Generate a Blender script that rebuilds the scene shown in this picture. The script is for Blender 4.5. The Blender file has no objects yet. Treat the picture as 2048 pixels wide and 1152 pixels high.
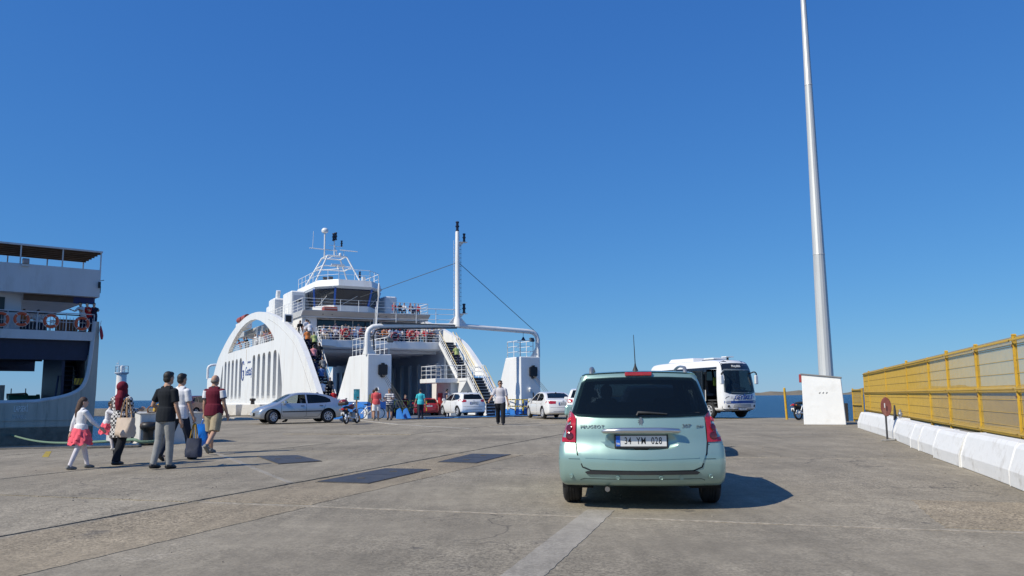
import bpy, bmesh, math, random
from mathutils import Vector, Matrix
from mathutils.bvhtree import BVHTree
from mathutils.geometry import tessellate_polygon
random.seed(7)
R = math.radians
sc = bpy.context.scene
COL = sc.collection

# ---------------------------------------------------------------- camera
F_PX, IW, IH = 1620.0, 2048.0, 1152.0
EYE = Vector((0.0, 0.0, 1.22))
ROLL = math.atan(0.0098)
PITCH = math.atan((801 - 0.0098 * (1024 - 270) - 576) * math.cos(ROLL) / F_PX)
FW = Vector((0, math.cos(PITCH), math.sin(PITCH)))
UP0 = Vector((0, -math.sin(PITCH), math.cos(PITCH)))
RT = Vector((1, 0, 0)) * math.cos(ROLL) - UP0 * math.sin(ROLL)
UPV = Vector((1, 0, 0)) * math.sin(ROLL) + UP0 * math.cos(ROLL)
cam_d = bpy.data.cameras.new('camera'); cam = bpy.data.objects.new('camera', cam_d); COL.objects.link(cam)
cam_d.sensor_width = 36.0; cam_d.lens = 36.0 * F_PX / IW; cam_d.clip_start = 0.1; cam_d.clip_end = 60000
M = Matrix((RT, UPV, -FW)).transposed().to_4x4(); M.translation = EYE
cam.matrix_world = M
sc.camera = cam
sc.render.resolution_x, sc.render.resolution_y = 1024, 576

# ---------------------------------------------------------------- daylight
SUN_EL, SUN_AZ = R(43), math.atan2(-0.849, -0.528)      # azimuth clockwise from +Y; sun stands left and a little behind the camera
world = bpy.data.worlds.new('World'); sc.world = world; world.use_nodes = True
wn = world.node_tree
bg = wn.nodes['Background']
sky = wn.nodes.new('ShaderNodeTexSky'); sky.sky_type = 'NISHITA'; sky.sun_disc = False
sky.sun_elevation = SUN_EL; sky.sun_rotation = SUN_AZ
sky.altitude = 0; sky.air_density = 1.0; sky.dust_density = 0.0; sky.ozone_density = 10.0
# even tone curve per channel (the phone's vivid rendering of a clear sky), the same in every direction
sep = wn.nodes.new('ShaderNodeSeparateColor'); com = wn.nodes.new('ShaderNodeCombineColor')
wn.links.new(sky.outputs[0], sep.inputs[0])
for ch, (pw, gain) in enumerate(((0.876, 0.39), (0.70, 0.56), (0.446, 0.752))):
    k1 = wn.nodes.new('ShaderNodeMath'); k1.operation = 'MULTIPLY'; k1.inputs[1].default_value = 0.12
    k2 = wn.nodes.new('ShaderNodeMath'); k2.operation = 'POWER'; k2.inputs[1].default_value = pw
    k3 = wn.nodes.new('ShaderNodeMath'); k3.operation = 'MULTIPLY'; k3.inputs[1].default_value = gain * 10.0
    wn.links.new(sep.outputs[ch], k1.inputs[0]); wn.links.new(k1.outputs[0], k2.inputs[0]); wn.links.new(k2.outputs[0], k3.inputs[0]); wn.links.new(k3.outputs[0], com.inputs[ch])
wn.links.new(com.outputs[0], bg.inputs[0]); bg.inputs[1].default_value = 0.10
sun_d = bpy.data.lights.new('sun', 'SUN'); sun_d.energy = 4.6; sun_d.angle = R(0.53); sun_d.color = (1.0, 0.935, 0.80)
sun = bpy.data.objects.new('sun', sun_d); COL.objects.link(sun)
TOSUN = Vector((math.sin(SUN_AZ) * math.cos(SUN_EL), math.cos(SUN_AZ) * math.cos(SUN_EL), math.sin(SUN_EL)))
sun.rotation_euler = TOSUN.to_track_quat('Z', 'Y').to_euler()
vs = sc.view_settings
vs.view_transform = 'Standard'; vs.look = 'None'; vs.gamma = 1.0; vs.exposure = 0.0
sc.cycles.use_denoising = True
sc.cycles.max_bounces = 6; sc.cycles.transparent_max_bounces = 12

# ---------------------------------------------------------------- placing helpers
def ray(px, py): return FW * F_PX + RT * (px - IW / 2) + UPV * (IH / 2 - py)
def gp(px, py, z=0.0):
    r = ray(px, py); t = (z - EYE.z) / r.z; return EYE + r * t
def aty(px, py, Y):
    r = ray(px, py); return EYE + r * (Y / r.y)

# ---------------------------------------------------------------- materials
MATS = {}
def nd(nt, typ, **kw):
    n = nt.nodes.new(typ)
    for k, v in kw.items():
        if k in n.inputs: n.inputs[k].default_value = v
        else: setattr(n, k, v)
    return n
def pm(name, col, rough=0.5, metal=0.0, var=0.08, scale=3.0, bump=0.0, bscale=40.0, coat=0.0, spec=0.5, rand=0.0, dirt=None, dirt_amt=0.0, dirt_scale=1.5, stretch=None, rough_var=0.0):
    """procedural Principled material with noise variation, optional dirt streaks and per-object tint"""
    if name in MATS: return MATS[name]
    m = bpy.data.materials.new(name); m.use_nodes = True; nt = m.node_tree; L = nt.links
    b = nt.nodes['Principled BSDF']
    b.inputs['Roughness'].default_value = rough; b.inputs['Metallic'].default_value = metal
    b.inputs['Specular IOR Level'].default_value = spec
    if coat: b.inputs['Coat Weight'].default_value = coat; b.inputs['Coat Roughness'].default_value = 0.03
    tc = nd(nt, 'ShaderNodeTexCoord'); src = tc.outputs['Object']
    if stretch:
        mp = nd(nt, 'ShaderNodeMapping'); mp.inputs['Scale'].default_value = stretch
        L.new(src, mp.inputs[0]); src = mp.outputs[0]
    n1 = nd(nt, 'ShaderNodeTexNoise', Scale=scale, Detail=5.0, Roughness=0.6); L.new(src, n1.inputs['Vector'])
    mr = nd(nt, 'ShaderNodeMapRange'); mr.inputs['From Min'].default_value = 0.3; mr.inputs['From Max'].default_value = 0.7
    mr.inputs['To Min'].default_value = 1 - var; mr.inputs['To Max'].default_value = 1 + var
    L.new(n1.outputs[0], mr.inputs[0])
    mx = nd(nt, 'ShaderNodeMix', data_type='RGBA', blend_type='MULTIPLY'); mx.inputs[0].default_value = 1.0
    mx.inputs[6].default_value = (*col, 1)
    L.new(mr.outputs[0], mx.inputs[7])
    out = mx.outputs[2]
    if rand:
        oi = nd(nt, 'ShaderNodeObjectInfo'); r2 = nd(nt, 'ShaderNodeMapRange')
        r2.inputs['To Min'].default_value = 1 - rand; r2.inputs['To Max'].default_value = 1 + rand
        L.new(oi.outputs['Random'], r2.inputs[0])
        m2 = nd(nt, 'ShaderNodeMix', data_type='RGBA', blend_type='MULTIPLY'); m2.inputs[0].default_value = 1.0
        L.new(out, m2.inputs[6]); L.new(r2.outputs[0], m2.inputs[7]); out = m2.outputs[2]
    if dirt:
        n2 = nd(nt, 'ShaderNodeTexNoise', Scale=dirt_scale, Detail=7.0, Roughness=0.7); L.new(src, n2.inputs['Vector'])
        cr = nd(nt, 'ShaderNodeMapRange'); cr.inputs['From Min'].default_value = 0.52; cr.inputs['From Max'].default_value = 0.72
        cr.inputs['To Max'].default_value = dirt_amt
        L.new(n2.outputs[0], cr.inputs[0])
        m3 = nd(nt, 'ShaderNodeMix', data_type='RGBA'); L.new(cr.outputs[0], m3.inputs[0]); L.new(out, m3.inputs[6])
        m3.inputs[7].default_value = (*dirt, 1); out = m3.outputs[2]
    L.new(out, b.inputs['Base Color'])
    if rough_var:
        r3 = nd(nt, 'ShaderNodeMapRange'); r3.inputs['To Min'].default_value = max(0, rough - rough_var); r3.inputs['To Max'].default_value = min(1, rough + rough_var)
        L.new(n1.outputs[0], r3.inputs[0]); L.new(r3.outputs[0], b.inputs['Roughness'])
    if bump:
        n3 = nd(nt, 'ShaderNodeTexNoise', Scale=bscale, Detail=4.0); L.new(src, n3.inputs['Vector'])
        bp = nd(nt, 'ShaderNodeBump', Strength=bump, Distance=0.01); L.new(n3.outputs[0], bp.inputs['Height']); L.new(bp.outputs[0], b.inputs['Normal'])
    MATS[name] = m
    return m
def glass(name, tint=(0.02, 0.025, 0.03), mixf=0.75, rough=0.02):
    """tinted pane: see-through share plus a glossy dark share"""
    if name in MATS: return MATS[name]
    m = bpy.data.materials.new(name); m.use_nodes = True; nt = m.node_tree; L = nt.links
    b = nt.nodes['Principled BSDF']; b.inputs['Base Color'].default_value = (*tint, 1); b.inputs['Roughness'].default_value = rough
    n = nd(nt, 'ShaderNodeTexNoise', Scale=3.0); bp = nd(nt, 'ShaderNodeBump', Strength=0.02, Distance=0.02)
    L.new(n.outputs[0], bp.inputs['Height']); L.new(bp.outputs[0], b.inputs['Normal'])
    t = nd(nt, 'ShaderNodeBsdfTransparent'); t.inputs[0].default_value = (0.8, 0.88, 0.9, 1)
    mx = nd(nt, 'ShaderNodeMixShader'); mx.inputs[0].default_value = mixf
    L.new(t.outputs[0], mx.inputs[1]); L.new(b.outputs[0], mx.inputs[2]); L.new(mx.outputs[0], nt.nodes['Material Output'].inputs[0])
    MATS[name] = m
    return m

# ---------------------------------------------------------------- mesh helpers
def tag(o, label=None, cat=None, group=None, kind=None):
    if label: o['label'] = label
    if cat: o['category'] = cat
    if group: o['group'] = group
    if kind: o['kind'] = kind
    return o
def link(name, me, mat=None, parent=None):
    o = bpy.data.objects.new(name, me); COL.objects.link(o)
    if mat is not None and me is not None and not me.materials: me.materials.append(mat)
    if parent is not None: o.parent = parent
    return o
def empty(name, loc=(0, 0, 0), rz=0.0, parent=None):
    o = bpy.data.objects.new(name, None); COL.objects.link(o); o.location = loc; o.rotation_euler = (0, 0, rz); o.empty_display_size = 0.2
    if parent is not None: o.parent = parent
    return o
def copy_tree(o, parent=None):
    c = o.copy(); COL.objects.link(c); c.parent = parent
    for ch in o.children: copy_tree(ch, c)
    return c
def V(*a): return Vector(a)
def lerp(a, b, t): return a + (b - a) * t
def interp(tab, x):
    if x <= tab[0][0]: return tab[0][1]
    for (a, va), (b, vb) in zip(tab, tab[1:]):
        if x <= b: return va + (vb - va) * (x - a) / (b - a)
    return tab[-1][1]
def bez(pts, n=6):
    """Catmull-Rom through the points"""
    P = [Vector(p) for p in pts]; out = []
    for i in range(len(P) - 1):
        p0 = P[max(i - 1, 0)]; p1 = P[i]; p2 = P[i + 1]; p3 = P[min(i + 2, len(P) - 1)]
        for k in range(n):
            t = k / n; t2 = t * t; t3 = t2 * t
            out.append(0.5 * ((2 * p1) + (p2 - p0) * t + (2 * p0 - 5 * p1 + 4 * p2 - p3) * t2 + (3 * p1 - p0 - 3 * p2 + p3) * t3))
    out.append(P[-1]); return out
class MB:
    def __init__(s): s.v = []; s.f = []
    def add(s, vs_, fs): 
        o = len(s.v); s.v += [tuple(v) for v in vs_]; s.f += [tuple(i + o for i in f) for f in fs]; return s
    def box(s, c, d, rz=0.0, rx=0.0, taper=1.0):
        x, y, z = d[0] / 2, d[1] / 2, d[2] / 2
        vs_ = [Vector((sx * x * (taper if sz > 0 else 1), sy * y * (taper if sz > 0 else 1), sz * z)) for sz in (-1, 1) for sy in (-1, 1) for sx in (-1, 1)]
        m = Matrix.Rotation(rz, 3, 'Z') @ Matrix.Rotation(rx, 3, 'X')
        return s.add([m @ v + Vector(c) for v in vs_], [(0, 2, 3, 1), (4, 5, 7, 6), (0, 1, 5, 4), (2, 6, 7, 3), (0, 4, 6, 2), (1, 3, 7, 5)])
    def b2(s, a, b):
        return s.box([(a[i] + b[i]) / 2 for i in range(3)], [abs(b[i] - a[i]) for i in range(3)])
    def beam(s, p0, p1, w, h=None, up=(0, 0, 1)):
        p0, p1 = Vector(p0), Vector(p1); h = h or w; d = (p1 - p0).normalized(); u = Vector(up)
        if abs(d.dot(u)) > 0.98: u = Vector((1, 0, 0))
        a = d.cross(u).normalized() * (w / 2); b = a.cross(d).normalized() * (h / 2)
        q = [p + a * i + b * j for p in (p0, p1) for (i, j) in ((-1, -1), (1, -1), (1, 1), (-1, 1))]
        return s.add(q, [(0, 3, 2, 1), (4, 5, 6, 7), (0, 1, 5, 4), (1, 2, 6, 5), (2, 3, 7, 6), (3, 0, 4, 7)])
    def tube(s, pts, r, n=8, closed=False, cap=True, sx=1.0):
        P = [Vector(p) for p in pts]; k = len(P); rs = r if isinstance(r, (list, tuple)) else [r] * k
        o = len(s.v); prev = None
        for i, p in enumerate(P):
            a = P[(i - 1) % k] if (closed or i > 0) else p; b = P[(i + 1) % k] if (closed or i < k - 1) else p
            d = (b - a).normalized()
            if prev is None:
                ref = Vector((0, 0, 1)) if abs(d.z) < 0.9 else Vector((1, 0, 0))
                u = d.cross(ref).normalized()
            else:
                u = prev - d * prev.dot(d)
                u = u.normalized() if u.length > 1e-6 else d.cross(Vector((0, 0, 1))).normalized()
            prev = u; w = d.cross(u)
            for j in range(n):
                t = 2 * math.pi * j / n
                s.v.append(tuple(p + u * (rs[i] * math.cos(t) * sx) + w * (rs[i] * math.sin(t))))
        m = k if closed else k - 1
        for i in range(m):
            for j in range(n):
                a = o + i * n + j; b = o + i * n + (j + 1) % n; c = o + ((i + 1) % k) * n + (j + 1) % n; d = o + ((i + 1) % k) * n + j
                s.f.append((a, b, c, d))
        if cap and not closed:
            s.f.append(tuple(o + j for j in reversed(range(n)))); s.f.append(tuple(o + (k - 1) * n + j for j in range(n)))
        return s
    def cyl(s, p0, p1, r, r1=None, n=12): return s.tube([p0, p1], [r, r if r1 is None else r1], n)
    def lathe(s, prof, c=(0, 0, 0), n=16, axis='Z', cap=True):
        o = len(s.v); k = len(prof)
        for (r, z) in prof:
            for j in range(n):
                t = 2 * math.pi * j / n; a, b = r * math.cos(t), r * math.sin(t)
                p = (a, b, z) if axis == 'Z' else ((z, a, b) if axis == 'X' else (a, z, b))
                s.v.append((p[0] + c[0], p[1] + c[1], p[2] + c[2]))
        for i in range(k - 1):
            for j in range(n):
                q = (o + i * n + j, o + i * n + (j + 1) % n, o + (i + 1) * n + (j + 1) % n, o + (i + 1) * n + j)
                s.f.append(q)
        if cap and prof[0][0] > 1e-5: s.f.append(tuple(o + j for j in reversed(range(n))))
        if cap and prof[-1][0] > 1e-5: s.f.append(tuple(o + (k - 1) * n + j for j in range(n)))
        return s
    def ell(s, c, r, n=12, m=8):
        prof = [(max(math.sin(math.pi * i / m), 1e-4), -math.cos(math.pi * i / m)) for i in range(m + 1)]
        o = len(s.v); s.lathe(prof, (0, 0, 0), n)
        for i in range(o, len(s.v)):
            v = s.v[i]; s.v[i] = (c[0] + v[0] * r[0], c[1] + v[1] * r[1], c[2] + v[2] * r[2])
        return s
    def torus(s, c, Rr, r, axis=(0, 1, 0), n=20, m=8):
        ax = Vector(axis).normalized(); u = ax.orthogonal().normalized(); w = ax.cross(u)
        return s.tube([Vector(c) + (u * math.cos(2 * math.pi * i / n) + w * math.sin(2 * math.pi * i / n)) * Rr for i in range(n)], r, m, closed=True)
    def plate(s, outer, holes, thick, to3d):
        """flat plate with holes; to3d(a, b, t) maps 2D + depth to 3D"""
        loops = [outer] + list(holes)
        tri = tessellate_polygon([[Vector((a, b, 0)) for a, b in l] for l in loops])
        flat = [p for l in loops for p in l]; o = len(s.v); n = len(flat)
        s.v += [tuple(to3d(a, b, 0.0)) for a, b in flat] + [tuple(to3d(a, b, thick)) for a, b in flat]
        for t in tri: s.f.append(tuple(o + i for i in t)); s.f.append(tuple(o + n + i for i in reversed(t)))
        k = 0
        for l in loops:
            m = len(l)
            for i in range(m): s.f.append((o + k + i, o + k + (i + 1) % m, o + n + k + (i + 1) % m, o + n + k + i))
            k += m
        return s
    def mesh(s, name, smooth=None, bevel=0.0, bseg=1, fix=True):
        me = bpy.data.meshes.new(name); me.from_pydata(s.v, [], s.f)
        if bevel or fix:
            bm = bmesh.new(); bm.from_mesh(me)
            if bevel:
                es = [e for e in bm.edges if len(e.link_faces) == 2 and e.calc_face_angle(0) > R(30)]
                bmesh.ops.bevel(bm, geom=es, offset=bevel, segments=bseg, affect='EDGES', profile=0.5, clamp_overlap=True)
            if fix: bmesh.ops.recalc_face_normals(bm, faces=bm.faces)
            bm.to_mesh(me); bm.free()
        if smooth:
            me.shade_smooth(); me.set_sharp_from_angle(angle=R(smooth if smooth is not True else 40))
        return me
    def build(s, name, mat, parent=None, smooth=None, bevel=0.0, bseg=1, fix=True):
        return link(name, s.mesh(name, smooth, bevel, bseg, fix), mat, parent)
def mesh_text(name, body, size, mat, parent, mtx, depth=0.004, shear=0.0, wide=1.0, bold=0.0, align='CENTER', spacing=1.0):
    cu = bpy.data.curves.new(name, 'FONT'); cu.body = body; cu.size = size; cu.extrude = depth; cu.shear = shear; cu.align_x = align; cu.align_y = 'CENTER'; cu.offset = bold
    cu.resolution_u = 3; cu.space_character = spacing
    ob = bpy.data.objects.new('tmp', cu); COL.objects.link(ob)
    dg = bpy.context.evaluated_depsgraph_get(); me = bpy.data.meshes.new_from_object(ob.evaluated_get(dg))
    bpy.data.objects.remove(ob); bpy.data.curves.remove(cu)
    me.transform(mtx @ Matrix.Diagonal((wide, 1, 1, 1))); me.name = name
    me.materials.clear()
    return link(name, me, mat, parent)
def face_mtx(origin, xdir, updir):
    """matrix whose local X runs along xdir and local Y along updir"""
    x = Vector(xdir).normalized(); y = Vector(updir).normalized(); z = x.cross(y).normalized(); y = z.cross(x)
    m = Matrix((x, y, z)).transposed().to_4x4(); m.translation = Vector(origin); return m

# ================================================================ SETTING
SEA_Z = -1.7
# sea
def sea_mat():
    m = bpy.data.materials.new('sea_water'); m.use_nodes = True; nt = m.node_tree; L = nt.links; b = nt.nodes['Principled BSDF']
    b.inputs['Base Color'].default_value = (0.006, 0.035, 0.085, 1); b.inputs['Roughness'].default_value = 0.25; b.inputs['IOR'].default_value = 1.33; b.inputs['Specular IOR Level'].default_value = 0.22
    tc = nd(nt, 'ShaderNodeTexCoord'); mp = nd(nt, 'ShaderNodeMapping'); mp.inputs['Scale'].default_value = (0.5, 1.2, 1); mp.inputs['Rotation'].default_value = (0, 0, 0.4)
    L.new(tc.outputs['Object'], mp.inputs[0])
    n1 = nd(nt, 'ShaderNodeTexNoise', Scale=0.9, Detail=6.0, Roughness=0.65); L.new(mp.outputs[0], n1.inputs['Vector'])
    bp = nd(nt, 'ShaderNodeBump', Strength=1.0, Distance=0.5); L.new(n1.outputs[0], bp.inputs['Height']); L.new(bp.outputs[0], b.inputs['Normal'])
    n2 = nd(nt, 'ShaderNodeTexNoise', Scale=0.05, Detail=5.0); L.new(mp.outputs[0], n2.inputs['Vector'])
    mr = nd(nt, 'ShaderNodeMix', data_type='RGBA'); mr.inputs[6].default_value = (0.006, 0.032, 0.085, 1); mr.inputs[7].default_value = (0.012, 0.055, 0.125, 1)
    L.new(n2.outputs[0], mr.inputs[0]); L.new(mr.outputs[2], b.inputs['Base Color'])
    return m
mb = MB(); S = 30000
mb.add([(-S, -S, SEA_Z), (S, -S, SEA_Z), (S, S, SEA_Z), (-S, S, SEA_Z)], [(0, 1, 2, 3)])
tag(mb.build('sea', sea_mat()), 'dark blue rippled sea reaching the horizon', 'sea', kind='structure')

# far low hills across the strait
def hills():
    rnd = random.Random(3); vs_, fs = [], []
    nx, ny = 150, 10
    for i in range(nx):
        az = lerp(R(3.0), R(48), i / (nx - 1))
        env = min(1, max(0, (az - R(3)) / R(6))) * 0.65 + min(1, max(0, (az - R(20)) / R(25))) * 0.6
        h = 1.55 * (9 + 5 * math.sin(az * 31) + 4 * math.sin(az * 77 + 1) + 2 * math.sin(az * 190) + 6 * math.exp(-((az - R(31.6)) / R(0.9)) ** 2)) * (env + 0.15)
        for j in range(ny):
            d = 2300 + j * 90; t = math.sin(math.pi * min(j / 6, 1) / 2)
            vs_.append((d * math.sin(az), d * math.cos(az), SEA_Z - 1 + (h + 3) * t + rnd.uniform(-.5, .5) * t))
    for i in range(nx - 1):
        for j in range(ny - 1):
            a = i * ny + j; fs.append((a, a + ny, a + ny + 1, a + 1))
    m = MB(); m.add(vs_, fs)
    return m.build('hills', pm('hill_scrub', (0.20, 0.165, 0.11), 0.95, var=0.35, scale=0.02, dirt=(0.09, 0.10, 0.06), dirt_amt=0.7, dirt_scale=0.03), smooth=True, fix=False)
tag(hills(), 'low dry brown hills on the far shore', 'hills', kind='structure')

# quay
QD, PD = Vector((0.313, 0.95, 0)).normalized(), Vector((0.95, -0.313, 0)).normalized()
def pq(p, q): return PD * p + QD * q
def concrete(name, col, agg=0.42, rand=0.0, patch=0.25):
    m = bpy.data.materials.new(name); m.use_nodes = True; nt = m.node_tree; L = nt.links; b = nt.nodes['Principled BSDF']
    b.inputs['Roughness'].default_value = 0.88; b.inputs['Specular IOR Level'].default_value = 0.3
    tc = nd(nt, 'ShaderNodeTexCoord'); geo = nd(nt, 'ShaderNodeNewGeometry'); P = geo.outputs['Position']
    def noise(scale, det=5.0, rough=0.6, vec=None):
        n = nd(nt, 'ShaderNodeTexNoise', Scale=scale, Detail=det, Roughness=rough); L.new(vec or P, n.inputs['Vector']); return n.outputs[0]
    def ramp(src, a, b_, lo, hi):
        r = nd(nt, 'ShaderNodeMapRange'); r.inputs['From Min'].default_value = a; r.inputs['From Max'].default_value = b_; r.inputs['To Min'].default_value = lo; r.inputs['To Max'].default_value = hi
        L.new(src, r.inputs[0]); return r.outputs[0]
    def mul(c, f):
        x = nd(nt, 'ShaderNodeMix', data_type='RGBA', blend_type='MULTIPLY'); x.inputs[0].default_value = 1.0
        if isinstance(c, tuple): x.inputs[6].default_value = (*c, 1)
        else: L.new(c, x.inputs[6])
        L.new(f, x.inputs[7]); return x.outputs[2]
    def mixc(c, f, col2):
        x = nd(nt, 'ShaderNodeMix', data_type='RGBA'); L.new(f, x.inputs[0]); L.new(c, x.inputs[6]); x.inputs[7].default_value = (*col2, 1); return x.outputs[2]
    c = mul(col, ramp(noise(0.35, 6), 0.3, 0.7, 1 - patch, 1 + patch))
    c = mul(c, ramp(noise(2.2, 6, 0.7), 0.3, 0.7, 0.90, 1.10))
    # long drag and tyre smears along the driving direction
    mp = nd(nt, 'ShaderNodeMapping'); mp.inputs['Rotation'].default_value = (0, 0, R(18)); mp.inputs['Scale'].default_value = (2.2, 0.16, 1); L.new(P, mp.inputs[0])
    c = mul(c, ramp(noise(1.0, 5, 0.6, mp.outputs[0]), 0.45, 0.8, 1.0, 0.80))
    # oil spots and pale wear
    c = mixc(c, ramp(noise(1.1, 3, 0.5), 0.66, 0.74, 0.0, 0.6), (0.11, 0.10, 0.088))
    c = mixc(c, ramp(noise(0.55, 8, 0.75), 0.6, 0.75, 0.0, 0.35), (0.40, 0.36, 0.30))
    # blotches, scuffs and hairline cracks
    c = mul(c, ramp(noise(5.5, 8, 0.75), 0.32, 0.68, 0.87, 1.13))
    mp2 = nd(nt, 'ShaderNodeMapping'); mp2.inputs['Rotation'].default_value = (0, 0, R(-62)); mp2.inputs['Scale'].default_value = (3.0, 0.35, 1); L.new(P, mp2.inputs[0])
    c = mul(c, ramp(noise(1.6, 6, 0.7, mp2.outputs[0]), 0.35, 0.7, 1.07, 0.89))
    wv = nd(nt, 'ShaderNodeTexNoise', Scale=1.3, Detail=4.0); L.new(P, wv.inputs['Vector'])
    ad = nd(nt, 'ShaderNodeMix', data_type='RGBA', blend_type='LINEAR_LIGHT'); ad.inputs[0].default_value = 0.55; L.new(P, ad.inputs[6]); L.new(wv.outputs[1], ad.inputs[7])
    vc = nd(nt, 'ShaderNodeTexVoronoi', Scale=0.33, feature='DISTANCE_TO_EDGE'); L.new(ad.outputs[2], vc.inputs['Vector'])
    ck = ramp(vc.outputs['Distance'], 0.0, 0.006, 1.0, 0.0); ckm = nd(nt, 'ShaderNodeMath', operation='MULTIPLY'); L.new(ck, ckm.inputs[0]); L.new(ramp(noise(0.22, 2), 0.48, 0.58, 0.0, 0.75), ckm.inputs[1])
    c = mixc(c, ckm.outputs[0], (0.06, 0.055, 0.05))
    # scattered small dark spots
    vd = nd(nt, 'ShaderNodeTexVoronoi', Scale=1.15, Randomness=1.0); L.new(ad.outputs[2], vd.inputs['Vector'])
    sd = nd(nt, 'ShaderNodeSeparateColor'); L.new(vd.outputs['Color'], sd.inputs[0]); th_ = ramp(sd.outputs[1], 0.6, 1.0, 0.0, 0.13)
    lt_ = nd(nt, 'ShaderNodeMath', operation='LESS_THAN'); L.new(vd.outputs['Distance'], lt_.inputs[0]); L.new(th_, lt_.inputs[1])
    k9 = nd(nt, 'ShaderNodeMath', operation='MULTIPLY'); L.new(lt_.outputs[0], k9.inputs[0]); k9.inputs[1].default_value = 0.55
    c = mixc(c, k9.outputs[0], (0.09, 0.083, 0.075))
    # aggregate speckle
    vo = nd(nt, 'ShaderNodeTexVoronoi', Scale=55.0); L.new(P, vo.inputs['Vector'])
    sp = nd(nt, 'ShaderNodeSeparateColor'); L.new(vo.outputs['Color'], sp.inputs[0])
    amt = ramp(noise(0.28, 4), 0.42, 0.62, 0.25, 1.0)
    k = nd(nt, 'ShaderNodeMath', operation='MULTIPLY'); L.new(ramp(sp.outputs[0], 0, 1, -agg, agg), k.inputs[0]); L.new(amt, k.inputs[1])
    k2 = nd(nt, 'ShaderNodeMath', operation='ADD'); L.new(k.outputs[0], k2.inputs[0]); k2.inputs[1].default_value = 1.0
    c = mul(c, k2.outputs[0])
    if rand:
        oi = nd(nt, 'ShaderNodeObjectInfo'); c = mul(c, ramp(oi.outputs['Random'], 0, 1, 1 - rand, 1 + rand))
    L.new(c, b.inputs['Base Color'])
    bp = nd(nt, 'ShaderNodeBump', Strength=0.5, Distance=0.006); L.new(noise(38, 5, 0.7), bp.inputs['Height'])
    bp2 = nd(nt, 'ShaderNodeBump', Strength=0.35, Distance=0.03); L.new(noise(3, 4, 0.6), bp2.inputs['Height']); L.new(bp.outputs[0], bp2.inputs['Normal']); L.new(bp2.outputs[0], b.inputs['Normal'])
    MATS[name] = m; return m
M_QUAY = concrete('quay_concrete', (0.285, 0.248, 0.188))
M_SLAB = concrete('slab_concrete', (0.285, 0.248, 0.187), rand=0.07)
M_JOINT = pm('joint_fill', (0.24, 0.20, 0.15), 0.95, var=0.4, scale=9, bump=0.6, bscale=30)
E1A, E1B = gp(0, 899), gp(277, 893)          # edge of the basin on the left
E1D = (E1B - E1A).normalized()
quay_poly = [(-60, -30), (40, -30), (40, 5), (16.5, 22), (14.4, 43.4), (9.0, 47), (2.5, 56.8), (-11.2, 49.2), (-13.3, 53), (-36, 94), (-40, 92), (-11.2, 25), (E1B.x, E1B.y), ((E1A - E1D * 50).x, (E1A - E1D * 50).y)]
mb = MB(); mb.plate(quay_poly, [], -4.0, lambda a, b, t: (a, b, -0.022 + t))
quay = tag(mb.build('quay', M_QUAY), 'worn concrete ferry quay with slab joints', 'quay', kind='structure')
# the paving slabs (each one a piece of the quay); crumbled edges
def clip(poly, n, d):
    out = []
    for i in range(len(poly)):
        a, b = poly[i], poly[(i + 1) % len(poly)]; da, db = n[0] * a[0] + n[1] * a[1] - d, n[0] * b[0] + n[1] * b[1] - d
        if da >= 0: out.append(a)
        if (da >= 0) != (db >= 0):
            t = da / (da - db); out.append((a[0] + (b[0] - a[0]) * t, a[1] + (b[1] - a[1]) * t))
    return out
def slab(poly, gap=0.024):
    rnd = random.Random(round(poly[0][0] * 97 + poly[0][1] * 31)); pts = []
    cx = sum(p[0] for p in poly) / len(poly); cy = sum(p[1] for p in poly) / len(poly)
    for i in range(len(poly)):
        a, b = poly[i], poly[(i + 1) % len(poly)]; L_ = math.hypot(b[0] - a[0], b[1] - a[1]); n = max(2, min(int(L_ / 0.1), 130))
        nx, ny = -(b[1] - a[1]) / L_, (b[0] - a[0]) / L_
        if (cx - a[0]) * nx + (cy - a[1]) * ny < 0: nx, ny = -nx, -ny
        w = 0.0
        for k in range(n):
            t = k / n; w = w * 0.6 + rnd.uniform(0, 0.022) * 0.4 + (rnd.uniform(0.0, 0.035) if rnd.random() < 0.05 else 0)
            pts.append((a[0] + (b[0] - a[0]) * t + nx * (gap + w), a[1] + (b[1] - a[1]) * t + ny * (gap + w)))
    m = MB(); m.plate(pts, [], -0.10, lambda a, b, t: (a, b, t))
    return m.build('slab', M_SLAB, quay)
ps = [-22.0, -16.95, -11.9, -6.85, -1.8, 3.25, 8.3]; qs = [-8.5, -0.1, 8.3, 16.8, 25.2, 33.6, 42.0]
en = (E1D.y, -E1D.x)                         # half-plane on the camera's side of the basin edge
ed = en[0] * E1A.x + en[1] * E1A.y
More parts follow.
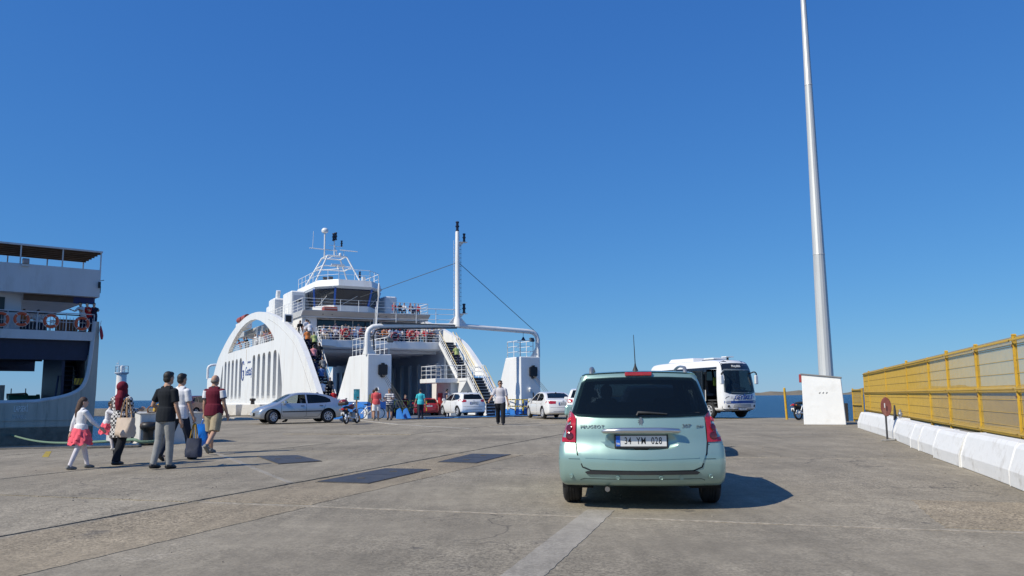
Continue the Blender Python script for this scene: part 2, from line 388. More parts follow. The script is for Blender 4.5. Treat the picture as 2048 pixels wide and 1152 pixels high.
for j in range(len(qs) - 1):
    psr = ps if j < 2 else [p for p in ps if p != -1.8]
    for i in range(len(psr) - 1):
        ps_ = psr
        c = [pq(ps_[i], qs[j]), pq(ps_[i + 1], qs[j]), pq(ps_[i + 1], qs[j + 1]), pq(ps_[i], qs[j + 1])]
        poly = [(v.x, v.y) for v in c]
        cen = sum(c, Vector()) / 4
        if cen.y < -6 or cen.y > 44: continue
        # diagonal seam left of the covers
        if cen.x < -6 or cen.y > 16:
            if any(en[0] * x + en[1] * y < ed + 0.02 for x, y in poly) and cen.x < -5:
                poly = clip(poly, en, ed + 0.02)
        l2 = Vector((-11.2, 25)) ; 
        if cen.x < -3 and cen.y > 20:
            dn = Vector((92 - 25, -(-40 + 11.2))); dn = Vector((67.0, 28.8)).normalized()
            poly = clip(poly, (dn.x, dn.y), dn.x * -11.2 + dn.y * 25 + 0.05) if poly else poly
        # keep clear of the ferry front
        sn = Vector((0.485, -0.875)); poly = clip(poly, (sn.x, sn.y), sn.x * -11.2 + sn.y * 49.2 + 0.4) if poly else poly
        sn = Vector((-0.83, -0.55)); poly = clip(poly, (sn.x, sn.y), sn.x * 9.0 + sn.y * 47 + 0.3) if poly and cen.x > 4 else poly
        if poly and len(poly) >= 3 and cen.x < 15: slab(poly)
# lighter repair strip, painted lines, yellow mark
def strip(name, pts, z, mat, label=None):
    m = MB(); m.plate([(p.x, p.y) for p in pts], [], -0.03, lambda a, b, t: (a, b, z + t)); return m.build(name, mat, quay)
M_STRIP = concrete('repair_concrete', (0.325, 0.295, 0.245), agg=0.2, patch=0.3)
def ragged(a, b, wid, seed, n=26, amp=0.03):
    rnd = random.Random(seed); d = (b - a); nrm = Vector((d.y, -d.x, 0)).normalized(); L_, R_ = [], []
    for i in range(n + 1):
        p = a + d * (i / n); L_.append(p - nrm * (wid / 2 + rnd.uniform(-amp, amp))); R_.append(p + nrm * (wid / 2 + rnd.uniform(-amp, amp) * 0.4))
    return L_ + R_[::-1]
a, b = gp(1202, 1020), gp(1045, 1152); strip('repair_strip', ragged(a, b + (b - a) * 0.7, 0.30, 4, 60, 0.008), 0.004, M_STRIP)
# pale crumbled filler in the cross joints, exposed aggregate strip along the long joint
a, b = pq(-6.7, 8.3), pq(9.0, 8.3); strip('joint_filler', ragged(a, b, 0.055, 14, 150, 0.022), 0.003, pm('pale_joint_filler', (0.36, 0.31, 0.24), 0.95, var=0.45, scale=12, bump=0.8, bscale=40))
a, b = pq(-6.7, 16.8), pq(3.2, 16.8); strip('joint_filler', ragged(a, b, 0.03, 15, 120, 0.014), 0.003, MATS['pale_joint_filler'])
M_AGG = concrete('exposed_aggregate', (0.29, 0.24, 0.168), agg=0.55, patch=0.2)
a, b = pq(-5.95, 3.0), pq(-5.95, 8.2); strip('aggregate_strip', ragged(a, b, 1.55, 16, 40, 0.03), 0.004, M_AGG)
a, b = pq(-6.0, 8.42), pq(-6.0, 16.6); strip('aggregate_strip', ragged(a, b, 1.5, 17, 40, 0.03), 0.004, M_AGG)
a, b = pq(2.2, 10.5), pq(2.2, 8.45); strip('aggregate_strip', ragged(a, b, 1.7, 18, 20, 0.06), 0.004, M_AGG)
M_WLINE = pm('worn_white_paint', (0.42, 0.40, 0.36), 0.8, var=0.35, scale=6, dirt=(0.17, 0.155, 0.13), dirt_amt=1.0, dirt_scale=3.5)
pts = [gp(700, 838.5), gp(790, 848), gp(860, 853), gp(940, 857)]
for a, b in zip(pts, pts[1:]): strip('painted_line', ragged(a, b, 0.13, 8, amp=0.012), 0.005, M_WLINE)
pts = [gp(980, 853), gp(1060, 851), gp(1150, 848.5)]
for a, b in zip(pts, pts[1:]): strip('painted_line', ragged(a, b, 0.12, 9, amp=0.015), 0.005, M_WLINE)
pts = [gp(390, 889), gp(482, 925), gp(582, 966)]
strip('pale_seam', ragged(pts[0], pts[2], 0.11, 12, 40, 0.03), 0.004, M_STRIP)
M_YEL = pm('faded_yellow_paint', (0.40, 0.29, 0.03), 0.8, var=0.3, scale=8, dirt=(0.17, 0.15, 0.12), dirt_amt=0.9, dirt_scale=4)
strip('yellow_mark', [gp(84, 914), gp(97, 914), gp(103, 903), gp(92, 903)], 0.005, M_YEL)
# rough kerb rim at the basin edge
mb = MB(); mb.beam(E1A - E1D * 30 + Vector((0, 0.12, -0.18)), E1B + Vector((0, 0.12, -0.18)), 0.35, 0.42)
mb.build('quay_kerb', concrete('kerb_concrete', (0.14, 0.13, 0.11)), quay, bevel=0.02)

# steel pit covers
M_STEEL = pm('cover_steel', (0.075, 0.078, 0.085), 0.6, metal=0.3, var=0.18, scale=2.5, dirt=(0.13, 0.12, 0.10), dirt_amt=0.5, bump=0.25, bscale=60)
M_FRAME = pm('cover_frame', (0.12, 0.105, 0.085), 0.8, var=0.3, scale=6)
def cover(quad, label):
    P = [gp(*q) for q in quad]; c = sum(P, Vector()) / 4; root = empty('pit_cover', c)
    L_ = [((p - c).x, (p - c).y) for p in P]
    out = [(x * 1.035, y * 1.035) for x, y in L_]
    m = MB(); m.plate(out, [[(x * 1.004, y * 1.004) for x, y in L_]], 0.012, lambda a, b, t: (a, b, t)); m.build('frame', M_FRAME, root)
    k = 2
    for i in range(k):
        def lp(s, t):
            a = (L_[0][0] + (L_[3][0] - L_[0][0]) * s, L_[0][1] + (L_[3][1] - L_[0][1]) * s); b = (L_[1][0] + (L_[2][0] - L_[1][0]) * s, L_[1][1] + (L_[2][1] - L_[1][1]) * s)
            return (a[0] + (b[0] - a[0]) * t, a[1] + (b[1] - a[1]) * t)
        t0, t1 = i / k + 0.003, (i + 1) / k - 0.003
        m = MB(); m.plate([lp(0, t0), lp(1, t0), lp(1, t1), lp(0, t1)], [], 0.016, lambda a, b, t: (a, b, t)); m.build('cover_plate', M_STEEL, root, bevel=0.003)
        hx, hy = lp(0.5, (t0 + t1) / 2)
        m = MB(); m.box((hx, hy, 0.02), (0.12, 0.03, 0.012)); m.build('lifting_slot', M_FRAME, root)
    tag(root, label, 'cover', 'steel pit covers in the quay')
cover([(635, 965), (772, 938), (859, 940), (737, 968)], 'largest dark steel pit cover, nearest the camera left of the green wagon')
cover([(515, 913.5), (595, 911.5), (642, 923), (557, 928.5)], 'dark steel pit cover at the tips of the walkers\' shadows')
cover([(877, 925), (945, 908.5), (1020, 910), (952, 927)], 'dark steel pit cover closest to the green wagon, farther back')

# ================================================================ RIGHT SIDE: barriers, fence, mast, plinth
M_BAR = pm('white_barrier_paint', (0.80, 0.80, 0.78), 0.6, var=0.05, scale=2.5, dirt=(0.40, 0.37, 0.32), dirt_amt=0.55, dirt_scale=2.6, bump=0.35, bscale=14)
M_FENCE = pm('yellow_fence_paint', (0.60, 0.36, 0.025), 0.5, var=0.12, scale=5, dirt=(0.22, 0.09, 0.03), dirt_amt=0.6, dirt_scale=6)
M_WIRE = pm('yellow_wire', (0.54, 0.35, 0.06), 0.55, var=0.1, scale=5)
M_RUST = pm('rusty_steel', (0.16, 0.07, 0.035), 0.85, var=0.4, scale=9, bump=0.4)
BN, BF = gp(2048, 985), gp(1722, 856)          # foot of the barrier row
BD = (BF - BN).normalized(); BR = Vector((BD.y, -BD.x, 0))     # along, and towards the water
# barrier blocks with bevelled faces
tot = (BF - BN).length
cuts = [-6.0, -3.9, -1.95, 0.0, 1.9, 4.3, 6.55, 9.0, 10.9, 14.4, tot + 0.02]
cuts = [-6.2, -3.9, -1.6, 0.75]
def t_on(px):
    r = ray(px, 800); n = Vector((BD.y, -BD.x)); d = n.x * BN.x + n.y * BN.y; s = d / (n.x * r.x + n.y * r.y); p = Vector((r.x * s, r.y * s, 0)); return (p - BN).dot(BD)
cuts += [t_on(1910), t_on(1863), t_on(1829), t_on(1814), t_on(1776.5), tot]
blab = ['nearest white concrete barrier block beside the camera car, partly out of view', 'white concrete barrier block at the right picture edge', 'long white barrier block just inside the right picture edge',
        'white barrier block under the widest stretch of fence mesh', 'white barrier block between the long block and the narrow ones', 'narrow white barrier block in the middle of the row',
        'shortest white barrier block next to the red sign side', 'white barrier block just before the rusty red sign', 'farthest white barrier block at the end of the row']
rndb = random.Random(5)
for i in range(len(cuts) - 1):
    a, b = cuts[i] + 0.015, cuts[i + 1] - 0.015; L_ = b - a
    off = rndb.uniform(-0.06, 0.06); hh = 0.53 + rndb.uniform(-0.04, 0.035)
    o = empty('barrier_block', BN + BD * (a + L_ / 2) + BR * off, math.atan2(BD.y, BD.x) + rndb.uniform(-0.03, 0.03))
    # local x along the row, local -y towards the water
    prof = [(0.0, 0), (0.0, 0.20), (-0.10, hh - 0.06), (-0.14, hh), (-0.40, hh), (-0.54, 0.2), (-0.54, 0)]
    m = MB(); n = len(prof); ch = 0.03; xs = [-L_ / 2, -L_ / 2 + ch, 0, L_ / 2 - ch, L_ / 2]
    for k, x in enumerate(xs):
        sh = 0.97 if k in (0, 4) else 1.0
        for (y, z) in prof: m.v.append((x, -0.27 + (y + 0.27) * sh + rndb.uniform(-.006, .006), z * (0.985 if k in (0, 4) else 1.0)))
    for k in range(4):
        for j in range(n):
            m.f.append((k * n + j, k * n + (j + 1) % n, (k + 1) * n + (j + 1) % n, (k + 1) * n + j))
    m.f.append(tuple(range(n))); m.f.append(tuple(4 * n + j for j in reversed(range(n))))
    m.build('concrete_body', M_BAR, o, bevel=0.012)
    tag(o, blab[min(i, len(blab) - 1)] if i < len(blab) else 'white concrete barrier block', 'barrier', 'white barrier blocks along the fence')
# fence: posts, folded wire mesh panels
FOFF = 0.62; FT = 2.06
fence = tag(empty('mesh_fence', BN + BR * FOFF, math.atan2(BD.y, BD.x) - math.pi / 2), 'yellow welded mesh fence on posts behind the white barriers', 'fence')
# local: y along the row, x towards the water
def f_on(px):
    r = ray(px, 800); n = Vector((BD.y, -BD.x)); p0 = BN + BR * FOFF; d = n.x * p0.x + n.y * p0.y; s = d / (n.x * r.x + n.y * r.y); p = Vector((r.x * s, r.y * s, 0)); return (p - p0).dot(BD)
posts = [f_on(2039) - 5.0, f_on(2039) - 2.5] + [f_on(x) for x in (2039, 1960, 1900, 1862, 1818, 1775, 1741, 1731)]
hs = [2.04, 2.05, 2.06, 2.05, 2.07, 2.02, 2.08, 2.04, 2.05, 2.0]
for y, h in zip(posts, hs):
    m = MB(); m.box((0, y, h / 2), (0.06, 0.06, h)); p = m.build('post', M_FENCE, fence, bevel=0.006)
    m = MB(); m.box((0, y, h + 0.012), (0.068, 0.068, 0.024), taper=0.7); m.build('post_cap', M_FENCE, p)
    m = MB()
    for z in (0.45, 1.15, 1.9): m.box((-0.036, y, z), (0.012, 0.05, 0.03))
    m.build('clamp', M_RUST, p)
def mesh_panel(y0, y1, z0, z1, parent, folds=(0.97, 0.50, 0.06), step=0.05):
    m = MB()
    fz = [z0 + (z1 - z0) * t for t in folds]
    prof = [(0, z0)]
    for f in sorted(fz): prof += [(0, f - 0.055), (-0.055, f), (0, f + 0.055)]
    prof = [p for p in prof if z0 <= p[1] <= z1] + [(0, z1)]
    prof = sorted(set(prof), key=lambda p: p[1])
    n = int((y1 - y0) / step)
    for i in range(n + 1):
        y = y0 + (y1 - y0) * i / n
        for a, b in zip(prof, prof[1:]): m.beam((a[0], y, a[1]), (b[0], y, b[1]), 0.0058)
    hz = sorted(fz + [f + 0.055 for f in fz] + [f - 0.055 for f in fz] + [z0 + 0.2 * i for i in range(1, 10)])
    for z in hz:
        if z > z1 + .01: continue
        x = -0.055 if any(abs(z - f) < 1e-4 for f in fz) else 0
        m.tube([(x - 0.005, y0, z), (x - 0.005, y1, z)], 0.0055 if x == 0 else 0.012, 5, cap=False)
    o = m.build('wire_mesh', M_WIRE, parent, fix=False); o['kind'] = 'stuff'; return o
for i in range(len(posts) - 1):
    a, b = posts[i], posts[i + 1]
    if abs(b - a) < 0.3: continue
    lo, hi = min(a, b), max(a, b)
    mesh_panel(lo + 0.035, hi - 0.035, 0.50, FT - 0.03, fence, step=0.05 if lo < 8 else 0.045)
    m = MB(); m.box((0.03, (lo + hi) / 2, 0.52), (0.05, hi - lo - 0.07, 0.05)); m.build('bottom_rail', M_RUST, fence)
# end panel of the fence turned towards the water
pA, pB = gp(1728, 845), gp(1709, 843)
e2 = tag(empty('fence_return', pA, math.atan2(pB.y - pA.y, pB.x - pA.x) - math.pi / 2), 'short low yellow mesh fence panel at the far end of the long fence', 'fence')
Lr = (pB - pA).length
for y in (0.0, Lr): 
    m = MB(); m.box((0, y, 0.72), (0.06, 0.06, 1.44)); m.build('post', M_FENCE, e2, bevel=0.005)
mesh_panel(0.03, Lr - 0.03, 0.05, 1.40, e2, step=0.03)
m = MB(); m.box((-0.3, Lr + 0.1, 0.4), (0.12, 0.25, 0.8)); m.build('timber_stop', pm('tarred_timber', (0.03, 0.03, 0.032), 0.8, var=0.3), e2, bevel=0.01)

# rusty round sign leaning on the barrier, with small padlock box
sp = BN + BD * (t_on(1774) - 0.12) + BR * 0.0 + Vector((-0.10, -0.05, 0))
sg = tag(empty('round_sign', sp, R(20)), 'small weathered red round sign on a dark post between barriers', 'sign')
m = MB(); m.cyl((0, 0, 0), (0, 0, 0.80), 0.025, n=8); m.build('post', pm('dark_post', (0.05, 0.05, 0.055), 0.6), sg)
m = MB(); m.lathe([(1e-4, -0.02), (0.27, -0.02), (0.29, 0), (0.27, 0.02), (1e-4, 0.02)], (0, 0, 0), 20, axis='Y')
o = m.build('sign_disc', pm('faded_red_sign', (0.20, 0.06, 0.045), 0.6, var=0.25, scale=7, dirt=(0.35, 0.25, 0.2), dirt_amt=0.5), sg, smooth=30); o.location = (0, -0.03, 0.86); o.scale = (0.46, 1, 0.88); o.rotation_euler = (0, 0, R(-38))
m = MB(); m.box((-0.09, -0.075, 0.90), (0.025, 0.01, 0.12), rz=R(-38)); m.build('sign_mark', pm('white_mark', (0.6, 0.58, 0.55), 0.7), sg)
hd = tag(empty('pipe_valve', sp + Vector((0.55, 0.35, 0)), R(20)), 'small grey valve and dark wedge fixed on the barrier by the sign', 'valve')
m = MB(); m.cyl((0, 0, 0.45), (0, 0, 0.78), 0.03, n=8); m.ell((0, 0, 0.66), (0.06, 0.06, 0.06), 8, 6); m.build('valve_body', pm('galv', (0.38, 0.38, 0.38), 0.5, metal=0.5), hd, smooth=40)
m = MB(); m.box((-0.18, 0, 0.70), (0.05, 0.09, 0.40), taper=0.4); m.build('wedge', pm('dark_post', (0.05, 0.05, 0.055), 0.6), hd)
# litter at the barrier foot
lt = gp(1777, 882)
o = MB(); o.box((0, 0, 0.02), (0.32, 0.16, 0.03), rz=0.3).box((0.16, 0.05, 0.03), (0.12, 0.1, 0.05), rz=0.8)
o = o.build('torn_cardboard', pm('litter_grey', (0.3, 0.29, 0.27), 0.9, var=0.3), None, bevel=0.008); o.location = lt; tag(o, 'torn grey scrap of litter on the ground below the red sign', 'litter')

# white plinth box of the lighting mast
M_WALLW = pm('plinth_white', (0.83, 0.83, 0.81), 0.65, var=0.04, scale=1.5, dirt=(0.55, 0.52, 0.46), dirt_amt=0.3, dirt_scale=1.8, bump=0.2, bscale=10)
c0, c1 = gp(1608, 849.5), gp(1690, 850.5)
dx = (c1 - c0); Wp = dx.length
pl = tag(empty('mast_plinth', c0, R(-22.5)), 'big white painted concrete plinth around the foot of the lighting mast', 'plinth')
Hp = 1.93; dp = 1.35
m = MB()
vv = [(0, 0, 0), (Wp, 0, 0), (Wp, dp, 0), (0, dp, 0), (0.0, 0.10, Hp + 0.07), (Wp - 0.10, 0.10, Hp - 0.10), (Wp - 0.10, dp - 0.05, Hp - 0.1), (0.0, dp - 0.05, Hp + 0.07)]
m.add(vv, [(0, 3, 2, 1), (4, 5, 6, 7), (0, 1, 5, 4), (1, 2, 6, 5), (2, 3, 7, 6), (3, 0, 4, 7)]); m.build('concrete_wall', M_WALLW, pl, bevel=0.02, bseg=2)
m = MB(); vv2 = [(-0.03, 0.06, Hp + 0.072), (Wp - 0.07, 0.06, Hp - 0.098), (Wp - 0.07, dp, Hp - 0.098), (-0.03, dp, Hp + 0.072)]
m.add(vv2 + [(a, b, c + 0.045) for a, b, c in vv2], [(0, 3, 2, 1), (4, 5, 6, 7), (0, 1, 5, 4), (1, 2, 6, 5), (2, 3, 7, 6), (3, 0, 4, 7)]); m.build('coping', pm('coping_grey', (0.25, 0.25, 0.25), 0.8), pl)
for k in range(3):
    m = MB(); m.tube([(Wp * 0.40 + k * 0.13, 0.052, 1.24), (Wp * 0.40 + k * 0.13 + 0.05, 0.057, 1.29)], 0.015, 8); m.build('vent_slot', pm('slot_dark', (0.38, 0.37, 0.35), 0.9), pl)
m = MB(); m.b2((-0.10, 0.1, Hp - 0.25), (-0.005, 0.25, Hp + 0.08)); m.build('red_lamp_box', pm('lamp_box_red', (0.35, 0.05, 0.05), 0.5), pl, bevel=0.01)
# lighting mast
mc = c0 + dx * 0.49 + Vector((-dx.y, dx.x, 0)).normalized() * 0.75
M_MAST = pm('galvanised_mast', (0.56, 0.57, 0.56), 0.45, metal=0.25, var=0.07, scale=1.2, stretch=(3, 3, 0.3), dirt=(0.42, 0.42, 0.40), dirt_amt=0.4)
mast = tag(empty('lighting_mast', mc), 'very tall tapering grey steel lighting mast behind the white plinth', 'mast')
zs = [0.0, 6.9, 14.2, 21.0, 27.0]; rr = lambda z: 0.305 - 0.0106 * z
for i in range(4):
    m = MB(); m.lathe([(rr(zs[i]) + 0.012, zs[i]), (rr(zs[i]), zs[i] + 0.05), (rr(zs[i + 1]), zs[i + 1] + 0.03)], (0, 0, 0), 16); m.build('mast_section', M_MAST, mast, smooth=15)
m = MB(); m.torus((0, 0, 27.0), 0.9, 0.05, (0, 0, 1))
for k in range(6):
    a = k * math.pi / 3; m.beam((0, 0, 27.0), (0.9 * math.cos(a), 0.9 * math.sin(a), 27.0), 0.05)
m.build('lamp_ring', M_MAST, mast)
for k in range(6):
    a = k * math.pi / 3; m = MB(); m.box((1.1 * math.cos(a), 1.1 * math.sin(a), 26.9), (0.5, 0.4, 0.2), rz=a); m.build('floodlight', pm('lamp_grey', (0.2, 0.2, 0.21), 0.5), mast, bevel=0.02)
# leaning yellow post
pp = gp(1574, 839)
o = MB(); o.cyl((0, 0, 0), (-0.05, 0, 1.50), 0.06, 0.055, n=10); o.lathe([(0.057, 1.5), (0.03, 1.53), (1e-4, 1.535)], (-0.05, 0, 0), 10)
o = o.build('yellow_post', M_FENCE, None, smooth=40); o.location = pp; tag(o, 'lone yellow steel post at the quay edge left of the white plinth', 'post')
# low dark edge rail of the quay between bus and plinth
a, b = gp(1500, 839), gp(1600, 842)

# ================================================================ CAR FERRY (local x across, y along the ship away from the camera, z up from the quay)
TH = R(29); SO = Vector((-9.28, 52.0, 0.0))
def shipw(u, v, z=0.0): return SO + Vector((-math.sin(TH), math.cos(TH), 0)) * u + Vector((math.cos(TH), math.sin(TH), 0)) * v + Vector((0, 0, z))
M_SHIP = pm('ship_white', (0.80, 0.80, 0.78), 0.42, var=0.03, scale=0.7, dirt=(0.55, 0.47, 0.37), dirt_amt=0.34, dirt_scale=0.9, stretch=(1.5, 1.5, 0.35), bump=0.12, bscale=1.2)
M_SHIPB = pm('ship_blue', (0.035, 0.20, 0.60), 0.45, var=0.12, scale=1.0, dirt=(0.10, 0.16, 0.28), dirt_amt=0.5, stretch=(1, 1, 0.4))
M_DECK = pm('deck_blue', (0.06, 0.22, 0.50), 0.6, var=0.2, scale=1.3, dirt=(0.10, 0.13, 0.17), dirt_amt=0.7)
M_CARDK = pm('car_deck_grey', (0.11, 0.15, 0.21), 0.7, var=0.15, scale=0.8)
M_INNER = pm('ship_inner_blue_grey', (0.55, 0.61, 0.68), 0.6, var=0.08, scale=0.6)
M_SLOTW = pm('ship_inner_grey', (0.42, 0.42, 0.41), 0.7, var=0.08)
M_RAIL = pm('rail_white', (0.82, 0.82, 0.80), 0.4, var=0.05, scale=4)
M_NAVBLUE = pm('window_frame_blue', (0.02, 0.07, 0.28), 0.4)
M_WGL = pm('ship_window_glass', (0.012, 0.018, 0.028), 0.06, var=0.2, scale=0.8, spec=0.6)
M_BLK = pm('black_fitting', (0.015, 0.016, 0.02), 0.5, var=0.2)
M_DKGREY = pm('dark_grey_fitting', (0.08, 0.085, 0.09), 0.55, var=0.15)
M_NAVY = pm('lantern_dark', (0.012, 0.014, 0.035), 0.35)
M_TREAD = pm('stair_tread_dark', (0.018, 0.022, 0.035), 0.7, var=0.2)
M_NOSE = pm('step_nosing', (0.36, 0.40, 0.42), 0.6)
M_YELR = pm('rail_yellow', (0.58, 0.44, 0.16), 0.45, var=0.1)
M_RING = pm('life_ring_orange', (0.62, 0.10, 0.035), 0.55, var=0.1, scale=5)
M_RINGW = pm('life_ring_band', (0.75, 0.74, 0.70), 0.6)
ferry = tag(empty('car_ferry', SO, TH), 'large white car ferry with arched side walls and a blue loading ramp', 'ferry')
def railing(name, pts, parent, h=1.08, rails=3, gap=1.5, mat=None, r=0.024):
    mb = MB(); P = [Vector(p) for p in pts]
    for k in range(rails):
        z = h * (k + 1) / rails
        mb.tube([p + Vector((0, 0, z)) for p in P], r * (1.15 if k == rails - 1 else 0.75), 6)
    for a, b in zip(P, P[1:]):
        L_ = (b - a).length; n = max(1, round(L_ / gap))
        for i in range(n + 1): p = a.lerp(b, i / n); mb.cyl(p, p + Vector((0, 0, h)), r, n=6)
    o = mb.build(name, mat or M_RAIL, parent, fix=False); o['kind'] = 'stuff'; return o
def fbox(name, a, b, mat, parent=None, bevel=0.0): return MB().b2(a, b).build(name, mat, parent or ferry, bevel=bevel)

# hull, bulwarks, car deck
hullp = [(0.25, 0.6), (1.6, 0.25), (11.24, 0.25), (12.6, 0.6), (13.74, 9), (13.74, 56.4), (12.6, 64.8), (0.25, 64.8), (-0.94, 56.4), (-0.94, 9)]
mb = MB(); mb.plate(hullp, [], 2.4, lambda a, b, t: (a, b, -2.7 + t)); mb.build('hull', M_SHIPB, ferry)
mb = MB(); mb.plate([(0.6, 0.5), (12.2, 0.5), (13.3, 9), (13.3, 56), (12.2, 64.5), (0.6, 64.5), (-0.5, 56), (-0.5, 9)], [], 0.03, lambda a, b, t: (a, b, -0.297 + t)); mb.build('car_deck', M_CARDK, ferry)
for s, xo in ((1, -0.94), (-1, 13.74)):
    for (p, q) in (((0.02 if s > 0 else 12.78, 0.62), (xo + s * 0.02, 9)), ((xo + s * 0.02, 9), (xo + s * 0.02, 56.4)), ((xo + s * 0.02, 56.4), (0.02 if s > 0 else 12.78, 64.7))):
        mb = MB(); mb.beam((p[0], p[1], 0.22), (q[0], q[1], 0.22), 0.10, 1.04); mb.build('bulwark', M_SHIPB, ferry)
fbox('fender_strip', (-1.10, 9, 0.62), (-0.95, 56, 0.76), M_SHIP, bevel=0.02)
# arch walls with openings
prof = [(8.1, 1.6), (9.5, 2.75), (11.1, 4.0), (12.7, 5.15), (14.45, 6.14), (17.8, 7.27), (20.3, 8.0), (22.9, 8.6), (25.7, 9.1), (28.5, 9.45), (30.6, 9.6)]
prof = [(p.x, p.y) for p in [Vector((a, b)) for a, b in prof]]
CEN = 32.7
top = [(v.x, v.y) for v in bez([Vector((a, b, 0)) for a, b in [(7.4, 0.75)] + prof + [(32.7, 9.66)]], 3)]
outer = top + [(2 * CEN - a, b) for a, b in reversed(top[:-1])]
hole = [(22.4, 6.32), (22.45, 6.6), (24.04, 7.4), (26.0, 8.05), (28.2, 8.58), (30.3, 8.9), (32.7, 9.02), (35.2, 8.9), (37.5, 8.6), (39.8, 8.15), (42, 7.5), (43.7, 6.9), (44.9, 6.32)]
def slot(u, w=1.22, z0=1.08, z1=5.46, r=0.45):
    a, b = u - w / 2, u + w / 2; pts = []
    for (cx, cz, t0) in ((b - r, z1 - r, 0), (a + r, z1 - r, 90), (a + r, z0 + r, 180), (b - r, z0 + r, 270)):
        for k in range(4): t = R(t0 + k * 30); pts.append((cx + r * math.cos(t), cz + r * math.sin(t)))
    return pts
slots = [slot(u) for u in (21.75, 23.95, 26.2, 28.4, 30.6, 37.2, 39.4, 41.6, 43.85, 46.0)]
slots += [[(20.5, 1.2), (20.5, 5.2), (20.1, 4.9), (19.2, 3.2), (18.9, 2.4), (18.9, 1.2)], [(47.7, 1.2), (47.7, 5.2), (48.1, 4.9), (49.0, 3.2), (49.3, 2.4), (49.3, 1.2)]]
for nm, x0, dx_ in (('arch_wall', -0.96, 0.42), ('arch_wall', 13.76, -0.42)):
    mb = MB(); mb.plate(outer, [hole] + slots, dx_, lambda a, b, t, x0=x0: (x0 + t, a, b))
    w_ = mb.build(nm, M_SHIP, ferry, bevel=0.0)
    if x0 < 0:
        w_['label'] = 'sunlit white arched side wall with upright slots and the blue company mark'
        # weld line a little inside the curved edge
        line = [(-0.972, a + 1.05 + 0.0 * b, b - 0.35) for a, b in top[3:26]]
        MB().tube(line, 0.018, 5).build('weld_seam', M_SLOTW, w_)
        # slab that closes the wall behind the slots
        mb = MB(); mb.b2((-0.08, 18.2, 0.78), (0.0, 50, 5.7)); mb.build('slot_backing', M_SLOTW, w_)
        rim = [(-0.76, a, b) for a, b in hole]
        o_ = MB()
        railing('arch_railing', [(-0.55, 45.0, 6.05), (-0.55, 22.4, 6.05)], ferry, h=1.05, rails=5, gap=0.75)
        mesh_text('company_name', 'Gestaş', 1.25, pm('mark_blue', (0.03, 0.07, 0.25), 0.5), w_, face_mtx((-0.966, 33.0, 3.95), (0, -1, 0), (0, 0, 1)), depth=0.006, shear=0.12, wide=0.92, bold=0.02)
        lg = MB(); c_ = Vector((-0.967, 35.75, 4.1))
        arc = [c_ + Vector((0, -0.62 * math.cos(R(t)), 0.95 * math.sin(R(t)))) for t in range(40, 321, 14)]
        lg.tube(arc, 0.07, 6); lg.tube([c_ + Vector((0, -0.45, -0.55)), c_ + Vector((0, -0.5, -0.02)), c_ + Vector((0, 0.05, -0.02))], 0.085, 6)
        lg.build('company_mark', pm('mark_blue', (0.03, 0.07, 0.25), 0.5), w_)
        mesh_text('company_motto', 'ÇANAKKALE', 0.3, pm('mark_blue', (0.03, 0.07, 0.25), 0.5), w_, face_mtx((-0.966, 32.8, 4.85), (0, -1, 0), (0, 0, 1)), depth=0.006)
        st = MB(); st.beam((-0.962, 34.3, 6.2), (-0.962, 34.3, 5.0), 0.14, 0.012, up=(1, 0, 0)); st.build('rust_run', pm('rust_stain', (0.42, 0.34, 0.26), 0.8, var=0.4, scale=2, stretch=(1, 4, 0.5)), w_)
    else: w_['label'] = 'white arched side wall behind the blue stairs'
# footing walls in front of and behind the arches
for x in (-0.55, 13.35):
    for (ya, yb) in ((4.2, 7.9), (57.5, 61.2)): fbox('bulwark', (x - 0.08, ya, 0.75), (x + 0.08, yb, 1.2), M_SHIP)

# ramp towers, near and far
def tower(x0, x1, flip, y0, ytop, ybot, parent):
    sg_ = -1 if flip else 1
    Y = lambda y: y0 + sg_ * y
    mb = MB(); P = [(0, -0.2), (ybot, -0.2), (ybot, 0.7), (ytop, 4.04), (0, 4.04)]
    n = len(P)
    mb.add([(x0, Y(a), b) for a, b in P] + [(x1, Y(a), b) for a, b in P], [tuple(range(n)), tuple(n + i for i in reversed(range(n)))] + [(i, n + i, n + (i + 1) % n, (i + 1) % n) for i in range(n)])
    t_ = mb.build('ramp_tower', M_SHIP, parent, bevel=0.06, bseg=3)
    return t_
def blue_band(t_, x0, x1, z0, z1, y1):
    mb = MB(); mb.plate([(x0 - 0.004, -0.006), (x1 + 0.004, -0.006), (x1 + 0.004, y1), (x0 - 0.004, y1)], [], z1 - z0, lambda a, b, t: (a, b, z0 + t)); mb.build('blue_band', M_SHIPB, t_)
TL = tower(0, 1.62, False, 0.0, 3.9, 6.9, ferry); blue_band(TL, 0, 1.62, 0.52, 1.0, 6.6)
TR = tower(11.24, 12.86, False, 0.0, 2.2, 3.9, ferry); blue_band(TR, 11.24, 12.86, -0.18, 0.36, 3.88)
tower(0, 1.62, True, 65.4, 3.9, 6.9, ferry); tower(11.24, 12.86, True, 65.4, 3.9, 6.9, ferry)
